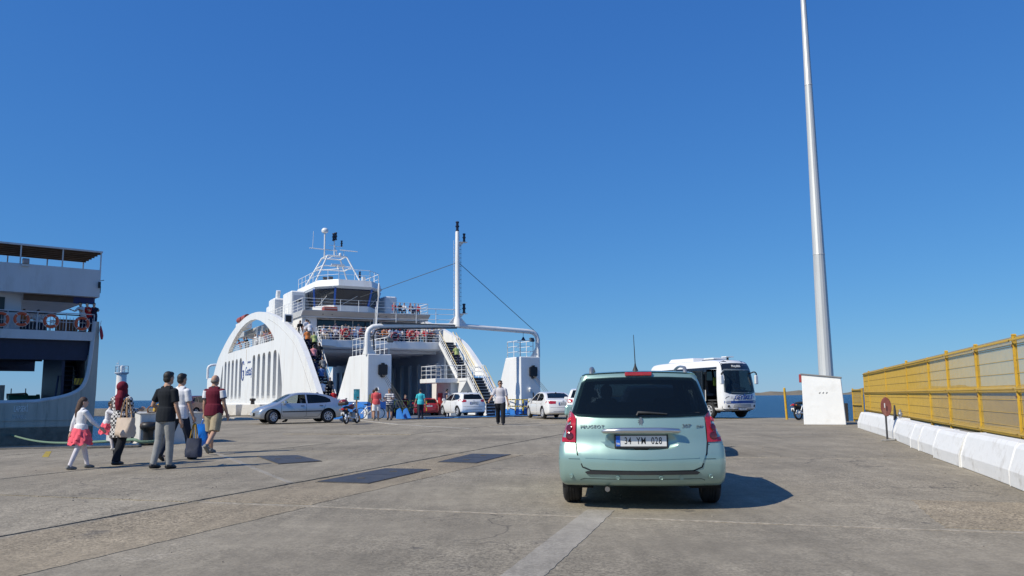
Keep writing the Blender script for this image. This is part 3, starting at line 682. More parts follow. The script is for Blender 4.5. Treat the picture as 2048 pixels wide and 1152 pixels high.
def tower_fit(t_, x0, x1, zc):
    xc = (x0 + x1) / 2 + 0.18
    mb = MB(); mb.plate([(xc - 0.30, zc - 0.30), (xc - 0.24, zc - 0.36), (xc - 0.14, zc - 0.36), (xc - 0.12, zc - 0.5), (xc + 0.12, zc - 0.5), (xc + 0.14, zc - 0.36), (xc + 0.24, zc - 0.36), (xc + 0.30, zc - 0.30), (xc + 0.30, zc + 0.26), (xc + 0.24, zc + 0.32), (xc + 0.1, zc + 0.32), (xc + 0.09, zc + 0.42), (xc - 0.09, zc + 0.42), (xc - 0.1, zc + 0.32), (xc - 0.24, zc + 0.32), (xc - 0.30, zc + 0.26)], [], -0.16, lambda a, b, t: (a, t, b)); mb.build('cable_port', M_BLK, t_, bevel=0.015)
    for k in range(3): MB().cyl((xc - 0.05 + k * 0.09, -0.10, zc - 0.3), (xc + 0.45 + k * 0.22, -2.2, 0.5), 0.013, n=6).build('hoist_cable', M_BLK, t_)
    mb = MB(); mb.lathe([(0.03, 0), (0.11, 0.16), (0.12, 0.2), (0.02, 0.34)], (x0 + 0.7, -0.10, 1.55), 10); mb.beam((x0 + 0.7, 0, 1.62), (x0 + 0.7, -0.12, 1.62), 0.05); mb.build('deck_lamp', M_SHIP, t_, smooth=40)
tower_fit(TL, 0, 1.62, 3.05); tower_fit(TR, 11.24, 12.86, 3.0)
cb = MB(); cb.cyl((12.1, -0.25, 1.5), (12.2, -0.35, 0.0), 0.05, n=8); cb.build('black_hose', M_BLK, TR)
fl = [(0.35, 4.05, 0.3), (1.5, 4.05, 0.3), (1.5, 4.05, 3.6), (0.35, 4.05, 3.6)]
railing('tower_railing', [(1.5, 0.2, 4.04), (1.5, 3.6, 4.04), (0.15, 3.6, 4.04), (0.15, 1.2, 4.04)], ferry, h=1.15, rails=3, gap=0.95)
railing('tower_railing', [(11.35, 0.2, 4.04), (12.4, 0.2, 4.04), (12.4, 2.1, 4.04), (11.35, 2.1, 4.04), (11.35, 0.2, 4.04)], ferry, h=1.15, rails=3, gap=1.0)

# gantries with bent corners
def gantry(y0):
    pts = [(0.02, y0, 4.0), (0.02, y0, 4.9), (0.02, y0, 5.35), (0.12, y0, 5.62), (0.38, y0, 5.8), (0.75, y0, 5.86), (6.4, y0, 6.08), (12.0, y0, 5.86), (12.42, y0, 5.8), (12.7, y0, 5.6), (12.8, y0, 5.3), (12.8, y0, 4.0)]
    g = MB().tube(pts, 0.165, 12).build('gantry', M_SHIP, ferry, smooth=50); return g
G1 = gantry(0.02 + 0.2); gantry(65.2)
for x, s in ((0.02, 1), (12.8, -1)):
    for dyy in (0.0,):
        MB().plate([(x + s * 0.10, 4.03), (x + s * 0.62, 4.03), (x + s * 0.12, 4.75)], [], 0.05, lambda a, b, t: (a, 0.20 + t, b)).build('gusset', M_SHIP, G1)
    MB().plate([(0.3, 4.03), (1.1, 4.03), (0.3, 5.0)], [], 0.05, lambda a, b, t, x=x: (x - 0.025 + t, a, b)).build('gusset', M_SHIP, G1)
# cable tray under the gantry's left half, catwalk railing above it
MB().tube([(0.42, 0.03, 4.4), (0.36, 0.03, 5.2), (0.5, 0.03, 5.55), (0.85, 0.03, 5.68), (6.3, 0.03, 5.9)], 0.05, 6).build('cable_tray', M_BLK, G1)
MB().b2((0.9, 0.0, 6.06), (6.2, 0.45, 6.12)).build('catwalk', M_DKGREY, G1)
railing('catwalk_railing', [(0.55, 0.22, 6.0), (6.25, 0.22, 6.1)], ferry, h=1.08, rails=3, gap=1.4)
MB().cyl((0.62, 0.2, 5.9), (0.78, 0.2, 8.55), 0.045, 0.03, n=8).ell((0.77, 0.2, 8.2), (0.09, 0.07, 0.5), 8, 6).build('flag_staff', M_SHIP, ferry, smooth=40)
# mid mast on the gantry
mm = 6.42
MST = MB().lathe([(0.33, 6.0), (0.26, 6.5), (0.165, 6.75), (0.165, 10.5), (0.135, 12.6), (0.12, 12.65)], (mm, 0.2, 0), 14).build('signal_mast', M_SHIP, ferry, smooth=30)
for sx in (-1, 1):
    MB().plate([(mm + sx * 0.15, 6.1), (mm + sx * 0.75, 6.12), (mm + sx * 0.17, 6.75)], [], 0.06, lambda a, b, t: (a, 0.17 + t, b)).build('gusset', M_SHIP, MST)
    lad = MB(); lad.cyl((mm + sx * 0.27, 0.2, 6.7), (mm + sx * 0.27, 0.2, 12.0), 0.012, n=5)
    for k in range(17): lad.beam((mm + sx * 0.14, 0.2, 6.9 + k * 0.3), (mm + sx * 0.31, 0.2, 6.9 + k * 0.3), 0.022)
    o = lad.build('mast_rungs', M_RAIL if sx < 0 else M_DKGREY, MST); o['kind'] = 'stuff'
def lantern(x, y, z, parent, s=1.0):
    mb = MB(); mb.lathe([(0.07 * s, 0), (0.12 * s, 0.03 * s), (0.12 * s, 0.1 * s), (0.09 * s, 0.12 * s), (0.10 * s, 0.3 * s), (0.14 * s, 0.33 * s), (0.14 * s, 0.4 * s), (0.09 * s, 0.43 * s), (0.1 * s, 0.6 * s), (0.13 * s, 0.63 * s), (0.11 * s, 0.7 * s), (1e-3, 0.72 * s)], (x, y, z), 10)
    return mb.build('signal_lantern', M_NAVY, parent, smooth=30)
lantern(mm, 0.2, 12.65, MST, 1.0); lantern(mm + 0.52, 0.2, 11.95, MST, 0.85); lantern(mm + 0.5, 0.2, 6.95, MST, 0.95)
for z in (11.9, 6.9):
    MB().beam((mm + 0.1, 0.2, z), (mm + 0.72, 0.2, z + 0.03), 0.3, 0.04).build('lantern_bracket', M_SHIP, MST)
    MB().plate([(mm + 0.14, z), (mm + 0.5, z), (mm + 0.14, z - 0.4)], [], 0.03, lambda a, b, t: (a, 0.19 + t, b)).build('gusset', M_SHIP, MST)
for p, q in (((mm - 0.17, 0.2, 10.4), (2.6, 9.5, 8.9)), ((mm + 0.17, 0.2, 10.4), (12.75, 0.2, 5.75))): MB().cyl(p, q, 0.022, n=5).build('stay_wire', M_DKGREY, MST)
# bell and floodlights
b_ = MB(); b_.lathe([(0.16, 0), (0.13, 0.06), (0.08, 0.14), (0.06, 0.2), (1e-3, 0.24)], (11.6, 0.2, 5.22), 12); b_.cyl((11.6, 0.2, 5.4), (11.6, 0.2, 5.75), 0.015, n=5); b_.build('ship_bell', M_NAVY, ferry, smooth=40)
def flood(x, y, z, rz=0.0, parent=None, sc_=1.0):
    f = MB().box((x, y, z), (0.42 * sc_, 0.16 * sc_, 0.28 * sc_), rz=rz, rx=R(-20)).build('floodlight', M_DKGREY, parent or ferry, bevel=0.03); return f
flood(12.2, 0.0, 5.25, 0.4); flood(1.5, 0.0, 4.95); flood(12.05, 15.2, 6.0, 0.2); flood(0.75, 15.3, 6.1, 0.2)
TPs = MB().plate([(0.55, 15.3), (1.1, 14.6), (2.6, 15.36), (0.55, 16)], [], 0.5, lambda a, b, t: (a, b, 5.5 + t)).build('deck_corner_housing', M_SHIP, ferry)

# passenger deck, house, canopy, bridge deck
fbox('passenger_deck', (0.42, 15.4, 5.38), (12.4, 50.0, 6.02), M_SHIP, bevel=0.03)
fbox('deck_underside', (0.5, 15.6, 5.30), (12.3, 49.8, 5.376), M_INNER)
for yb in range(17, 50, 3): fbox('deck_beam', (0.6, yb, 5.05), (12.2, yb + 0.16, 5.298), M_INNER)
fbox('side_walkway', (-0.52, 20, 5.9), (0.40, 46, 6.03), M_SHIP); fbox('side_walkway', (12.42, 20, 5.9), (13.32, 46, 6.03), M_SHIP)
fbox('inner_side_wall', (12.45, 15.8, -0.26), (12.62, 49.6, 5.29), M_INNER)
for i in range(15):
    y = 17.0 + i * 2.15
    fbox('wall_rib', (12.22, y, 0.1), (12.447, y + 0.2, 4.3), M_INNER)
    fbox('wall_rib_cap', (12.20, y - 0.05, 0.1), (12.218, y + 0.25, 4.2), M_SHIP)
# deck house with windows under the canopy
HY = 19.9
fbox('deck_house', (1.9, HY, 6.03), (11.9, 46.0, 8.18), M_SHIP)
for i in range(6):
    x0 = 2.15 + i * 1.63; fbox('saloon_window', (x0, HY - 0.03, 6.40), (x0 + 1.54, HY + 0.02, 8.08), M_WGL)  # panes enlarged so their dark glass stands in for shade on the house front
for i in range(9): fbox('saloon_window', (1.87, 21 + i * 2.6, 6.9), (1.93, 23 + i * 2.6, 7.9), M_WGL)
fbox('stair_housing', (0.55, 18.9, 6.03), (1.85, 23, 8.6), M_SHIP, bevel=0.03)
can = MB(); can.plate([(18.62, 8.20), (17.95, 8.64), (17.95, 8.70), (47, 8.70), (47, 8.20)], [], 11.6, lambda a, b, t: (0.42 + t, a, b)); can = can.build('bridge_deck', pm('canopy_shaded_white', (0.46, 0.46, 0.45), 0.5, var=0.05, scale=0.8), ferry)  # ship white darkened to grey: the canopy's shade is put into its colour
MB().beam((0.40, 18.58, 8.18), (12.04, 18.58, 8.18), 0.08).build('canopy_edge', M_SHIP, can)
MB().beam((0.39, 18.6, 8.2), (0.39, 17.93, 8.66), 0.08).build('canopy_edge', M_SHIP, can)
for x in (2.2, 3.0, 7.2, 7.9): MB().lathe([(0.07, 0), (0.05, -0.05)], (x, 18.25, 8.40), 8).build('canopy_lamp', M_DKGREY, can)
for x in (0.95, 6.9, 11.8): MB().cyl((x, 18.7, 6.03), (x, 18.7, 8.2), 0.06, n=8).build('canopy_post', M_SHIP, ferry)
scn = MB().box((-0.45, 19.6, 8.0), (0.75, 0.5, 0.8)).build('display_housing', M_SHIP, ferry, bevel=0.03); MB().b2((-0.7, 19.32, 7.72), (-0.2, 19.345, 8.28)).build('display_screen', M_BLK, scn)
railing('bracket_railing', [(-0.8, 19.2, 6.95), (-0.1, 19.2, 6.95), (-0.1, 18.4, 6.6)], ferry, h=0.55, rails=2, gap=0.7)
railing('passenger_railing', [(1.15, 15.9, 6.02), (1.3, 15.5, 6.02), (12.1, 15.5, 6.02), (12.1, 15.9, 6.02)], ferry, h=1.08, rails=5, gap=1.55)
railing('bridge_railing', [(0.5, 33, 8.7), (0.5, 18.5, 8.7), (12.0, 18.5, 8.7), (12.0, 40, 8.7)], ferry, h=1.05, rails=4, gap=1.6)
# red folding chairs hung on the railing read as fans of struts
# wheelhouse (eight sided)
def octo(yf, a, w, yb, ch=1.9): return [(6.4 - a, yf), (6.4 + a, yf), (6.4 + w, yf + ch), (6.4 + w, yb), (6.4 - w, yb), (6.4 - w, yf + ch)]
def frustum(name, p0, z0, p1, z1, mat, parent, bevel=0.0, cap=True):
    mb = MB(); n = len(p0); mb.add([(a, b, z0) for a, b in p0] + [(a, b, z1) for a, b in p1], [tuple(reversed(range(n))), tuple(n + i for i in range(n))] + [(i, (i + 1) % n, n + (i + 1) % n, n + i) for i in range(n)])
    return mb.build(name, mat, parent, bevel=bevel)
WH = frustum('wheelhouse', octo(23.75, 1.62, 2.95, 31), 8.7, octo(23.6, 1.65, 3.0, 31), 9.86, M_SHIP, ferry)
w0, w1 = octo(23.63, 1.63, 2.98, 31), octo(23.0, 1.75, 3.25, 31)
frustum('window_core', [(6.4 + (x - 6.4) * 0.96, y + 0.18) for x, y in w0], 9.86, [(6.4 + (x - 6.4) * 0.96, y + 0.18) for x, y in w1], 11.4, M_NAVBLUE, WH)
def wpane(i, s0, s1):
    a0, b0 = Vector((*w0[i], 9.92)), Vector((*w0[(i + 1) % 6], 9.92)); a1, b1 = Vector((*w1[i], 11.28)), Vector((*w1[(i + 1) % 6], 11.28))
    q = [a0.lerp(b0, s0), a0.lerp(b0, s1), a1.lerp(b1, s1), a1.lerp(b1, s0)]
    nrm = (q[1] - q[0]).cross(q[3] - q[0]).normalized()
    MB().add([p for p in q] + [p - nrm * 0.05 for p in q], [(0, 1, 2, 3), (7, 6, 5, 4), (0, 4, 5, 1), (1, 5, 6, 2), (2, 6, 7, 3), (3, 7, 4, 0)]).build('window_pane', M_WGL, WH)
for i, segs in ((0, [(0.02, 0.98)]), (1, [(0.06, 0.94)]), (5, [(0.06, 0.94)]), (2, [(0.03, 0.3), (0.34, 0.62), (0.66, 0.95)]), (4, [(0.05, 0.34), (0.38, 0.66), (0.7, 0.97)])):
    for s0, s1 in segs: wpane(i, s0, s1)
for i in (0, 1, 2, 5):
    MB().beam((w0[i][0], w0[i][1] - 0.02, 9.86), (w1[i][0], w1[i][1] - 0.02, 11.4), 0.16).build('window_mullion', pm('mullion_blue', (0.03, 0.13, 0.5), 0.4), WH)
    MB().beam(Vector((*w0[i], 9.9)).lerp(Vector((*w0[(i + 1) % 6], 9.9)), 0.2) + Vector((0, -0.06, 0)), Vector((*w1[i], 10.7)).lerp(Vector((*w1[(i + 1) % 6], 10.7)), 0.6) + Vector((0, -0.08, 0)), 0.025).build('wiper_arm', M_RAIL, WH)
eave = frustum('roof_eave', octo(23.05, 1.7, 3.2, 31.2), 11.38, octo(22.5, 1.62, 3.25, 31.6), 11.56, M_INNER, WH)
RF = frustum('wheelhouse_roof', octo(22.46, 1.60, 3.28, 31.7), 11.562, octo(22.62, 1.58, 3.1, 31.5), 12.17, M_SHIP, WH)
for (x, y) in ((4.6, 22.95), (3.6, 24.4)): MB().box((x, y, 11.47), (0.5, 0.12, 0.05)).build('eave_lamp', M_RAIL, RF)
railing('roof_railing', [(3.35, 31.4, 12.17), (3.35, 24.6, 12.17), (4.9, 22.8, 12.17), (7.9, 22.8, 12.17), (9.4, 24.6, 12.17), (9.4, 31.4, 12.17)], ferry, h=1.0, rails=2, gap=1.5)
# pipe pyramid with antennas
PY = []
zt, zb, zm = 14.93, 12.17, 13.85
base = [(3.35, 25.0), (7.8, 25.0), (7.8, 28.6), (3.35, 28.6)]; topq = [(4.72, 26.0), (6.58, 26.0), (6.58, 28.0), (4.72, 28.0)]
lat = MB()
for b0, t0 in zip(base, topq): lat.cyl((*b0, zb), (*t0, zt), 0.075, n=8)
for zz in (zt, zm):
    k = (zz - zb) / (zt - zb); q = [(b0[0] + (t0[0] - b0[0]) * k, b0[1] + (t0[1] - b0[1]) * k, zz) for b0, t0 in zip(base, topq)]
    for i in range(4): lat.cyl(q[i], q[(i + 1) % 4], 0.06, n=8)
lat.beam((4.72, 26.7, zt), (6.58, 26.7, zt), 0.05).beam((5.3, 26.0, zt), (5.3, 28.0, zt), 0.05)
LT = lat.build('mast_frame', M_SHIP, ferry)
def on_frame(name, m, mat=M_SHIP): return m.build(name, mat, LT, smooth=40)
on_frame('antenna_mast', MB().cyl((4.46, 26.2, 14.6), (4.46, 26.2, 17.1), 0.075, n=8).beam((4.46, 26.2, 14.8), (4.75, 26.1, 14.8), 0.08))
on_frame('satellite_dome', MB().lathe([(0.05, 0), (0.28, 0.1), (0.34, 0.26), (0.31, 0.40), (0.17, 0.52), (1e-3, 0.55)], (4.46, 26.2, 17.08), 14))
on_frame('yard_arm', MB().cyl((3.0, 26.2, 15.55), (5.7, 26.2, 15.48), 0.045, n=6)); on_frame('yard_arm', MB().cyl((5.9, 25.9, 15.52), (7.65, 25.9, 15.48), 0.045, n=6).cyl((6.3, 26.0, 14.9), (6.3, 25.9, 15.5), 0.03, n=6))
on_frame('whip_antenna', MB().cyl((3.3, 26.2, 15.5), (3.36, 26.2, 17.2), 0.022, n=5))
on_frame('light_mast', MB().cyl((5.48, 26.4, zt), (5.48, 26.4, 16.5), 0.06, n=6).cyl((5.85, 26.4, zt), (5.5, 26.4, 15.9), 0.04, n=6).beam((5.48, 26.4, 15.95), (6.3, 26.4, 15.95), 0.045).beam((4.9, 26.3, 16.0), (5.48, 26.4, 16.0), 0.04))
lantern(5.38, 26.4, 16.45, LT, 1.1); lantern(5.60, 26.4, 16.55, LT, 1.1); lantern(6.2, 26.4, 15.97, LT, 0.85)
on_frame('radar_scanner', MB().box((5.6, 25.5, zm + 0.12), (1.3, 0.14, 0.16)).cyl((5.6, 25.5, zm - 0.3), (5.6, 25.5, zm + 0.05), 0.12, n=8)); on_frame('lamp_globe', MB().ell((5.95, 26.0, 15.1), (0.14, 0.14, 0.16), 8, 6))
lantern(7.3, 24.0, 12.6, ferry, 0.9); on_frame('vent_box', MB().box((7.6, 23.8, 12.45), (0.3, 0.3, 0.5)))
flood(4.6, 24.4, 12.5); flood(4.2, 24.9, 12.5)
# cabins beside the wheelhouse
CB = fbox('bridge_cabin', (1.35, 26.2, 8.7), (2.75, 29.4, 11.35), M_SHIP, bevel=0.12)
fbox('cabin_door', (1.55, 26.15, 8.75), (2.5, 26.197, 10.95), pm('door_grey_white', (0.48, 0.50, 0.54), 0.5), CB, bevel=0.01)
fbox('door_window', (1.85, 26.12, 10.25), (2.3, 26.148, 10.5), M_BLK, CB)
fbox('bridge_cabin', (10.4, 25.6, 8.7), (11.7, 29.0, 11.2), M_SHIP, bevel=0.10)
fbox('funnel_box', (0.7, 30.5, 8.7), (2.1, 32.6, 11.1), M_SHIP, bevel=0.15); fbox('funnel_box', (0.9, 33.2, 8.7), (1.8, 34.6, 10.6), M_SHIP, bevel=0.12)
MB().cyl((1.3, 31.4, 11.0), (1.3, 31.1, 11.9), 0.22, n=10).build('exhaust_pipe', M_SHIP, ferry, smooth=40)
RD = pm('raft_red', (0.34, 0.075, 0.045), 0.5, var=0.1)
fbox('red_locker', (2.9, 20.6, 8.7), (4.2, 21.2, 9.35), RD, bevel=0.08)
MB().cyl((-0.2, 38.5, 9.9), (-0.2, 40.5, 9.9), 0.32, n=12).build('life_raft', RD, ferry, smooth=40); MB().cyl((-0.2, 41.0, 9.9), (-0.2, 43.0, 9.9), 0.32, n=12).build('life_raft', RD, ferry, smooth=40)
fbox('raft_cradle', (-0.5, 38.4, 8.7), (0.3, 43.2, 9.48), M_SHIP); MB().beam((-0.2, 38, 9.4), (-0.2, 43.6, 9.4), 0.1).build('cradle_bar', M_RAIL, ferry)
for y in (34, 36.5): MB().beam((0.2, y, 6.1), (0.2, y - 1.2, 8.5), 0.16, 0.2).build('davit_arm', M_SHIP, ferry)
fbox('side_house_panel', (0.42, 33, 6.03), (0.8, 37.0, 8.19), M_INNER)

# stairs
def stair(x0, x1, y0, z0, y1, z1, n, railmat=M_YELR, tread=M_TREAD):
    root_ = MB()
    for x in (x0 - 0.05, x1 + 0.05): root_.beam((x, y0, z0), (x, y1, z1 - 0.05), 0.06, 0.32)
    s_ = root_.build('stair', M_SHIP, ferry)
    st = MB().box((0, 0, 0), (x1 - x0, abs(y1 - y0) / n * 1.05, 0.035)).mesh('step'); st.materials.append(M_DKGREY)
    rs = MB().box((0, 0, 0), (x1 - x0, 0.02, abs(z1 - z0) / n * 0.78)).mesh('riser'); rs.materials.append(tread)
    ns = MB().box((0, 0, 0), (x1 - x0, 0.03, 0.04)).mesh('nosing'); ns.materials.append(M_NOSE)
    for i in range(n):
        t = (i + 0.5) / n; y = lerp(y0, y1, t); z = lerp(z0, z1, (i + 1) / n)
        o = link('step', st, None, s_); o.location = ((x0 + x1) / 2, y, z)
        o = link('riser', rs, None, s_); o.location = ((x0 + x1) / 2, y - (y1 - y0) / n * 0.45, z - (z1 - z0) / n * 0.55)
        o = link('nosing', ns, None, s_); o.location = ((x0 + x1) / 2, y - (y1 - y0) / n * 0.54, z + 0.0)
    for x in (x0 - 0.05, x1 + 0.05):
        r_ = MB()
        for k, h in enumerate((0.35, 0.65, 0.95)): r_.cyl((x, y0, z0 + h), (x, y1, z1 + h), 0.025, n=6)
        for k in range(4): t = k / 3; r_.cyl((x, lerp(y0, y1, t), lerp(z0, z1, t)), (x, lerp(y0, y1, t), lerp(z0, z1, t) + 0.95), 0.025, n=6)
        o = r_.build('stair_rail', M_RAIL, s_); o['kind'] = 'stuff'
        MB().cyl((x, y0, z0 + 0.98), (x, y1, z1 + 0.98), 0.026, n=6).build('handrail', railmat, s_)
    return s_
stair(11.75, 12.95, 6.3, -0.26, 9.55, 2.78, 13); stair(11.75, 12.95, 11.5, 2.80, 15.2, 6.0, 14)
fbox('stair_landing', (11.6, 9.5, 2.55), (13.25, 11.55, 2.78), M_SHIP)
fbox('landing_platform', (9.6, 11.2, 2.42), (11.58, 14.5, 2.77), M_SHIP, bevel=0.02)
fbox('landing_trunk', (11.15, 11.6, -0.26), (12.6, 15.5, 2.41), M_SHIP)
kn = MB(); kn.plate([(9.9, -0.2), (11.5, -0.2), (11.5, 2.54), (9.6, 2.54)], [], 0.1, lambda a, b, t: (12.55 + t, a, b)); kn.build('stair_web', M_SHIP, ferry)
MB().plate([(9.62, 2.54), (11.0, 2.54), (11.4, 1.2)], [], 1.1, lambda a, b, t: (11.65 + t, a, b)).build('landing_bracket', M_SHIP, ferry)
railing('landing_railing', [(11.5, 14.4, 2.77), (9.7, 14.4, 2.77), (9.7, 11.3, 2.77), (11.6, 11.3, 2.77), (11.6, 9.6, 2.77)], ferry, h=1.05, rails=3, gap=0.95)
railing('landing_railing', [(13.2, 9.6, 2.78), (13.2, 11.5, 2.78)], ferry, h=1.05, rails=3, gap=0.9)
for i, (x, y0, z0, y1, z1) in enumerate(((13.3, 6.5, 0.9, 9.6, 3.8), (13.3, 11.5, 3.8, 15.2, 6.9))): MB().cyl((x, y0, z0), (x, y1, z1), 0.03, n=6).build('wall_handrail', M_YELR, ferry)
MB().plate([(6.3, -0.2), (9.6, 2.7), (11.5, 2.75), (15.2, 5.9), (15.2, 6.05), (11.4, 2.95), (9.5, 2.9), (6.3, 0.05)], [], 0.04, lambda a, b, t: (13.27 + t, a, b)).build('stair_skirting', M_DECK, ferry)
stair(-0.42, 0.78, 8.6, -0.26, 15.3, 6.0, 27, railmat=M_RAIL)
MB().plate([(8.2, -0.25), (9.0, -0.25), (15.6, 5.6), (15.6, 6.6), (8.2, 1.0)], [], 0.04, lambda a, b, t: (-0.53 + t, a, b)).build('stair_side_plate', M_TREAD, ferry)
# blue loading ramp with side plates
rp = MB(); rp.add([(1.8, 0.9, -0.25), (11.0, 0.9, -0.25), (11.2, -4.6, 0.06), (0.4, -5.6, 0.06), (1.8, 0.9, -0.55), (11.0, 0.9, -0.55), (11.2, -4.6, 0.005), (0.4, -5.6, 0.005)], [(0, 3, 2, 1), (4, 5, 6, 7), (0, 1, 5, 4), (1, 2, 6, 5), (2, 3, 7, 6), (3, 0, 4, 7)])
RMP = rp.build('loading_ramp', M_DECK, ferry); RMP['label'] = 'blue steel loading ramp resting on the quay'
for x in (0.3, 0.72): MB().plate([(-5.5, 0.02), (-4.3, 0.0), (-4.4, 0.5), (-4.8, 0.62)], [], 0.09, lambda a, b, t, x=x: (x + t, a, b)).build('ramp_side_plate', M_SHIPB, RMP)
for k in range(9): MB().b2((1.9, -4.9 + k * 0.6, 0.052 - (k * 0.6 - 0.3) * 0.0508), (10.9, -4.85 + k * 0.6, 0.075 - (k * 0.6 - 0.3) * 0.0508)).build('grip_bar', M_DKGREY, RMP)
for x in (2.4, 4.4, 6.4, 8.4): MB().box((x, -5.75 + 0.09 * (x - 1), 0.035), (1.6, 0.9, 0.03)).build('ramp_flap', M_DECK, RMP, bevel=0.004)

# life rings: separate things hanging on rails
def life_ring(parent_loc, rz, label, Rr=0.31, r=0.075, mat=None, group=None, scale=1.0):
    o = empty('life_ring', parent_loc, rz); o.scale = (scale,) * 3
    MB().torus((0, 0, 0), Rr, r, (0, 1, 0), 24, 8).build('ring', mat or M_RING, o, smooth=60)
    for k in range(4):
        a = R(45 + 90 * k); MB().torus((Rr * math.cos(a), 0, Rr * math.sin(a)), r * 1.02, 0.016, (-math.sin(a), 0, math.cos(a)), 10, 5).build('band', M_RINGW, o, smooth=60)
    MB().tube([(Rr * 1.28 * math.cos(R(t)), -0.0, Rr * 1.28 * math.sin(R(t))) for t in range(0, 360, 20)], 0.012, 5, closed=True).build('grab_line', M_RINGW, o)
    return tag(o, label, 'life ring', group)
def swp(px, py, u): 
    r = ray(px, py); su = Vector((-math.sin(TH), math.cos(TH), 0)); t = (u - (EYE - SO).dot(su)) / r.dot(su); return EYE + r * t
life_ring(swp(790, 673, 15.42), TH, 'dark red life ring on the railing of the large ferry\'s passenger deck', mat=pm('life_ring_maroon', (0.20, 0.02, 0.05), 0.5), scale=1.0)
life_ring(swp(900.5, 786, 13.5), TH, 'orange life ring under the stair landing beside the white hatchback')
life_ring(shipw(15.3, 3.3, 6.6), TH, 'red life ring hung left on the ferry\'s passenger deck railing', mat=pm('life_ring_red', (0.5, 0.03, 0.03), 0.5))
life_ring(shipw(15.3, 9.2, 6.6), TH, 'red life ring hung right of centre on the passenger deck railing', mat=pm('life_ring_red', (0.5, 0.03, 0.03), 0.5))

# ================================================================ SECOND FERRY (left edge), seen end on
P2 = Vector((-23.1, 45.0, 0)); A2 = R(40.5)
M_OLDW = pm('old_ferry_white', (0.60, 0.60, 0.60), 0.6, var=0.06, scale=0.8, dirt=(0.38, 0.34, 0.28), dirt_amt=0.4, dirt_scale=1.0, stretch=(1.2, 1.2, 0.35))
M_OLDH = pm('old_ferry_hull', (0.46, 0.43, 0.36), 0.75, var=0.12, scale=1.0, dirt=(0.16, 0.14, 0.11), dirt_amt=0.6, dirt_scale=1.4, stretch=(3, 3, 0.3), bump=0.3, bscale=2.0)
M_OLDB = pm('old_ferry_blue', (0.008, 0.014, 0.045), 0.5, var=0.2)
M_WOOD = pm('awning_brown', (0.10, 0.065, 0.045), 0.8, var=0.25, scale=2, stretch=(1, 6, 1))
M_DOORW = pm('bench_brown', (0.20, 0.075, 0.03), 0.7, var=0.2)
f2 = tag(empty('old_ferry', P2, A2), 'old white ferry with a weathered grey hull lettered LAPSEKI at the left edge', 'ferry')
def g2(name, a, b, mat, parent=None, bevel=0.0): return MB().b2(a, b).build(name, mat, parent or f2, bevel=bevel)
W2 = -14.0
# hull with curved sheer and flaring stem
hp = [(W2, -2.6), (0.02, -2.6), (0.06, 0.2), (0.10, 1.8), (0.10, 4.6), (0.06, 5.6), (-0.10, 5.6), (-0.16, 4.4), (-0.24, 3.2), (-0.36, 2.4), (-0.58, 1.9), (-0.95, 1.62), (-1.5, 1.42), (-2.4, 1.25), (-4.0, 1.15), (W2, 1.1)]
hull2 = MB().plate(hp, [], 0.25, lambda a, b, t: (a, t, b)).build('hull', M_OLDH, f2)
cap = [(-0.12, 0.12, 5.6), (-0.18, 0.12, 4.4), (-0.26, 0.12, 3.2), (-0.38, 0.12, 2.4), (-0.60, 0.12, 1.92), (-0.97, 0.12, 1.64), (-1.5, 0.12, 1.44), (-2.4, 0.12, 1.27), (-4.0, 0.12, 1.17), (W2, 0.12, 1.12)]
MB().tube(bez(cap, 3), 0.15, 6).build('hull_rail', M_OLDW, hull2, smooth=50)
for z in (0.35, 0.02): MB().beam((W2, -0.01, z), (0.04, -0.01, z - 0.12), 0.05, 0.07).build('rubbing_strake', M_OLDH, hull2)
MB().beam((W2, -0.02, -0.55), (0.02, -0.02, -0.6), 0.06, 0.9).build('lower_hull_shade', pm('hull_shade_brown', (0.19, 0.165, 0.125), 0.8, var=0.3), hull2)  # darker brown band paints the shadow along the lower hull
mesh_text('ship_name', 'LAPSEKİ', 0.42, pm('name_white', (0.85, 0.85, 0.83), 0.6), hull2, face_mtx((-3.45, -0.012, 0.83), (1, 0, 0), (0, 0, 1)), depth=0.006, wide=0.42)
mesh_text('home_port', 'İSTANBUL', 0.30, pm('faint_lettering', (0.66, 0.66, 0.63), 0.7), hull2, face_mtx((-3.5, -0.012, 0.42), (1, 0, 0), (0, 0, 1)), depth=0.006, wide=0.45)
g2('side_wall', (-0.05, 0.26, -2.4), (0.09, 16, 0.9), M_OLDH); g2('side_wall', (-0.05, 1.8, 1.6), (0.09, 5.2, 5.1), M_OLDW)
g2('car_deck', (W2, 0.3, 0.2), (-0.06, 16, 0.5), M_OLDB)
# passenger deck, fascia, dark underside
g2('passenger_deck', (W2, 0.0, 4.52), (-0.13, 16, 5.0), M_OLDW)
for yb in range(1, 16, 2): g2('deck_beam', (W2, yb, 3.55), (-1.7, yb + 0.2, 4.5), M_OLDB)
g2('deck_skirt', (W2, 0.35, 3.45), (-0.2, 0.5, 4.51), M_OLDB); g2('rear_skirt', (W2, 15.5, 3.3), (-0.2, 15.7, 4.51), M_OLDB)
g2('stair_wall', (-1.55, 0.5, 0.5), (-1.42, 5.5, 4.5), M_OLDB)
st2 = MB(); st2.beam((-1.3, 0.6, 0.6), (-1.3, 4.6, 4.4), 0.06, 0.3); st2.beam((-0.3, 0.6, 0.6), (-0.3, 4.6, 4.4), 0.06, 0.3); st2 = st2.build('stair', M_OLDB, f2)
for i in range(14): MB().box((-0.8, 0.7 + i * 0.29, 0.75 + i * 0.275), (1.0, 0.26, 0.04)).build('step', M_OLDB, st2)
MB().cyl((-1.9, 0.3, 0.5), (-1.62, 0.9, 2.6), 0.05, n=8).build('dark_stanchion', M_OLDB, f2)
g2('stair_back', (-1.4, 4.7, 0.5), (-0.1, 4.8, 4.5), M_OLDB)
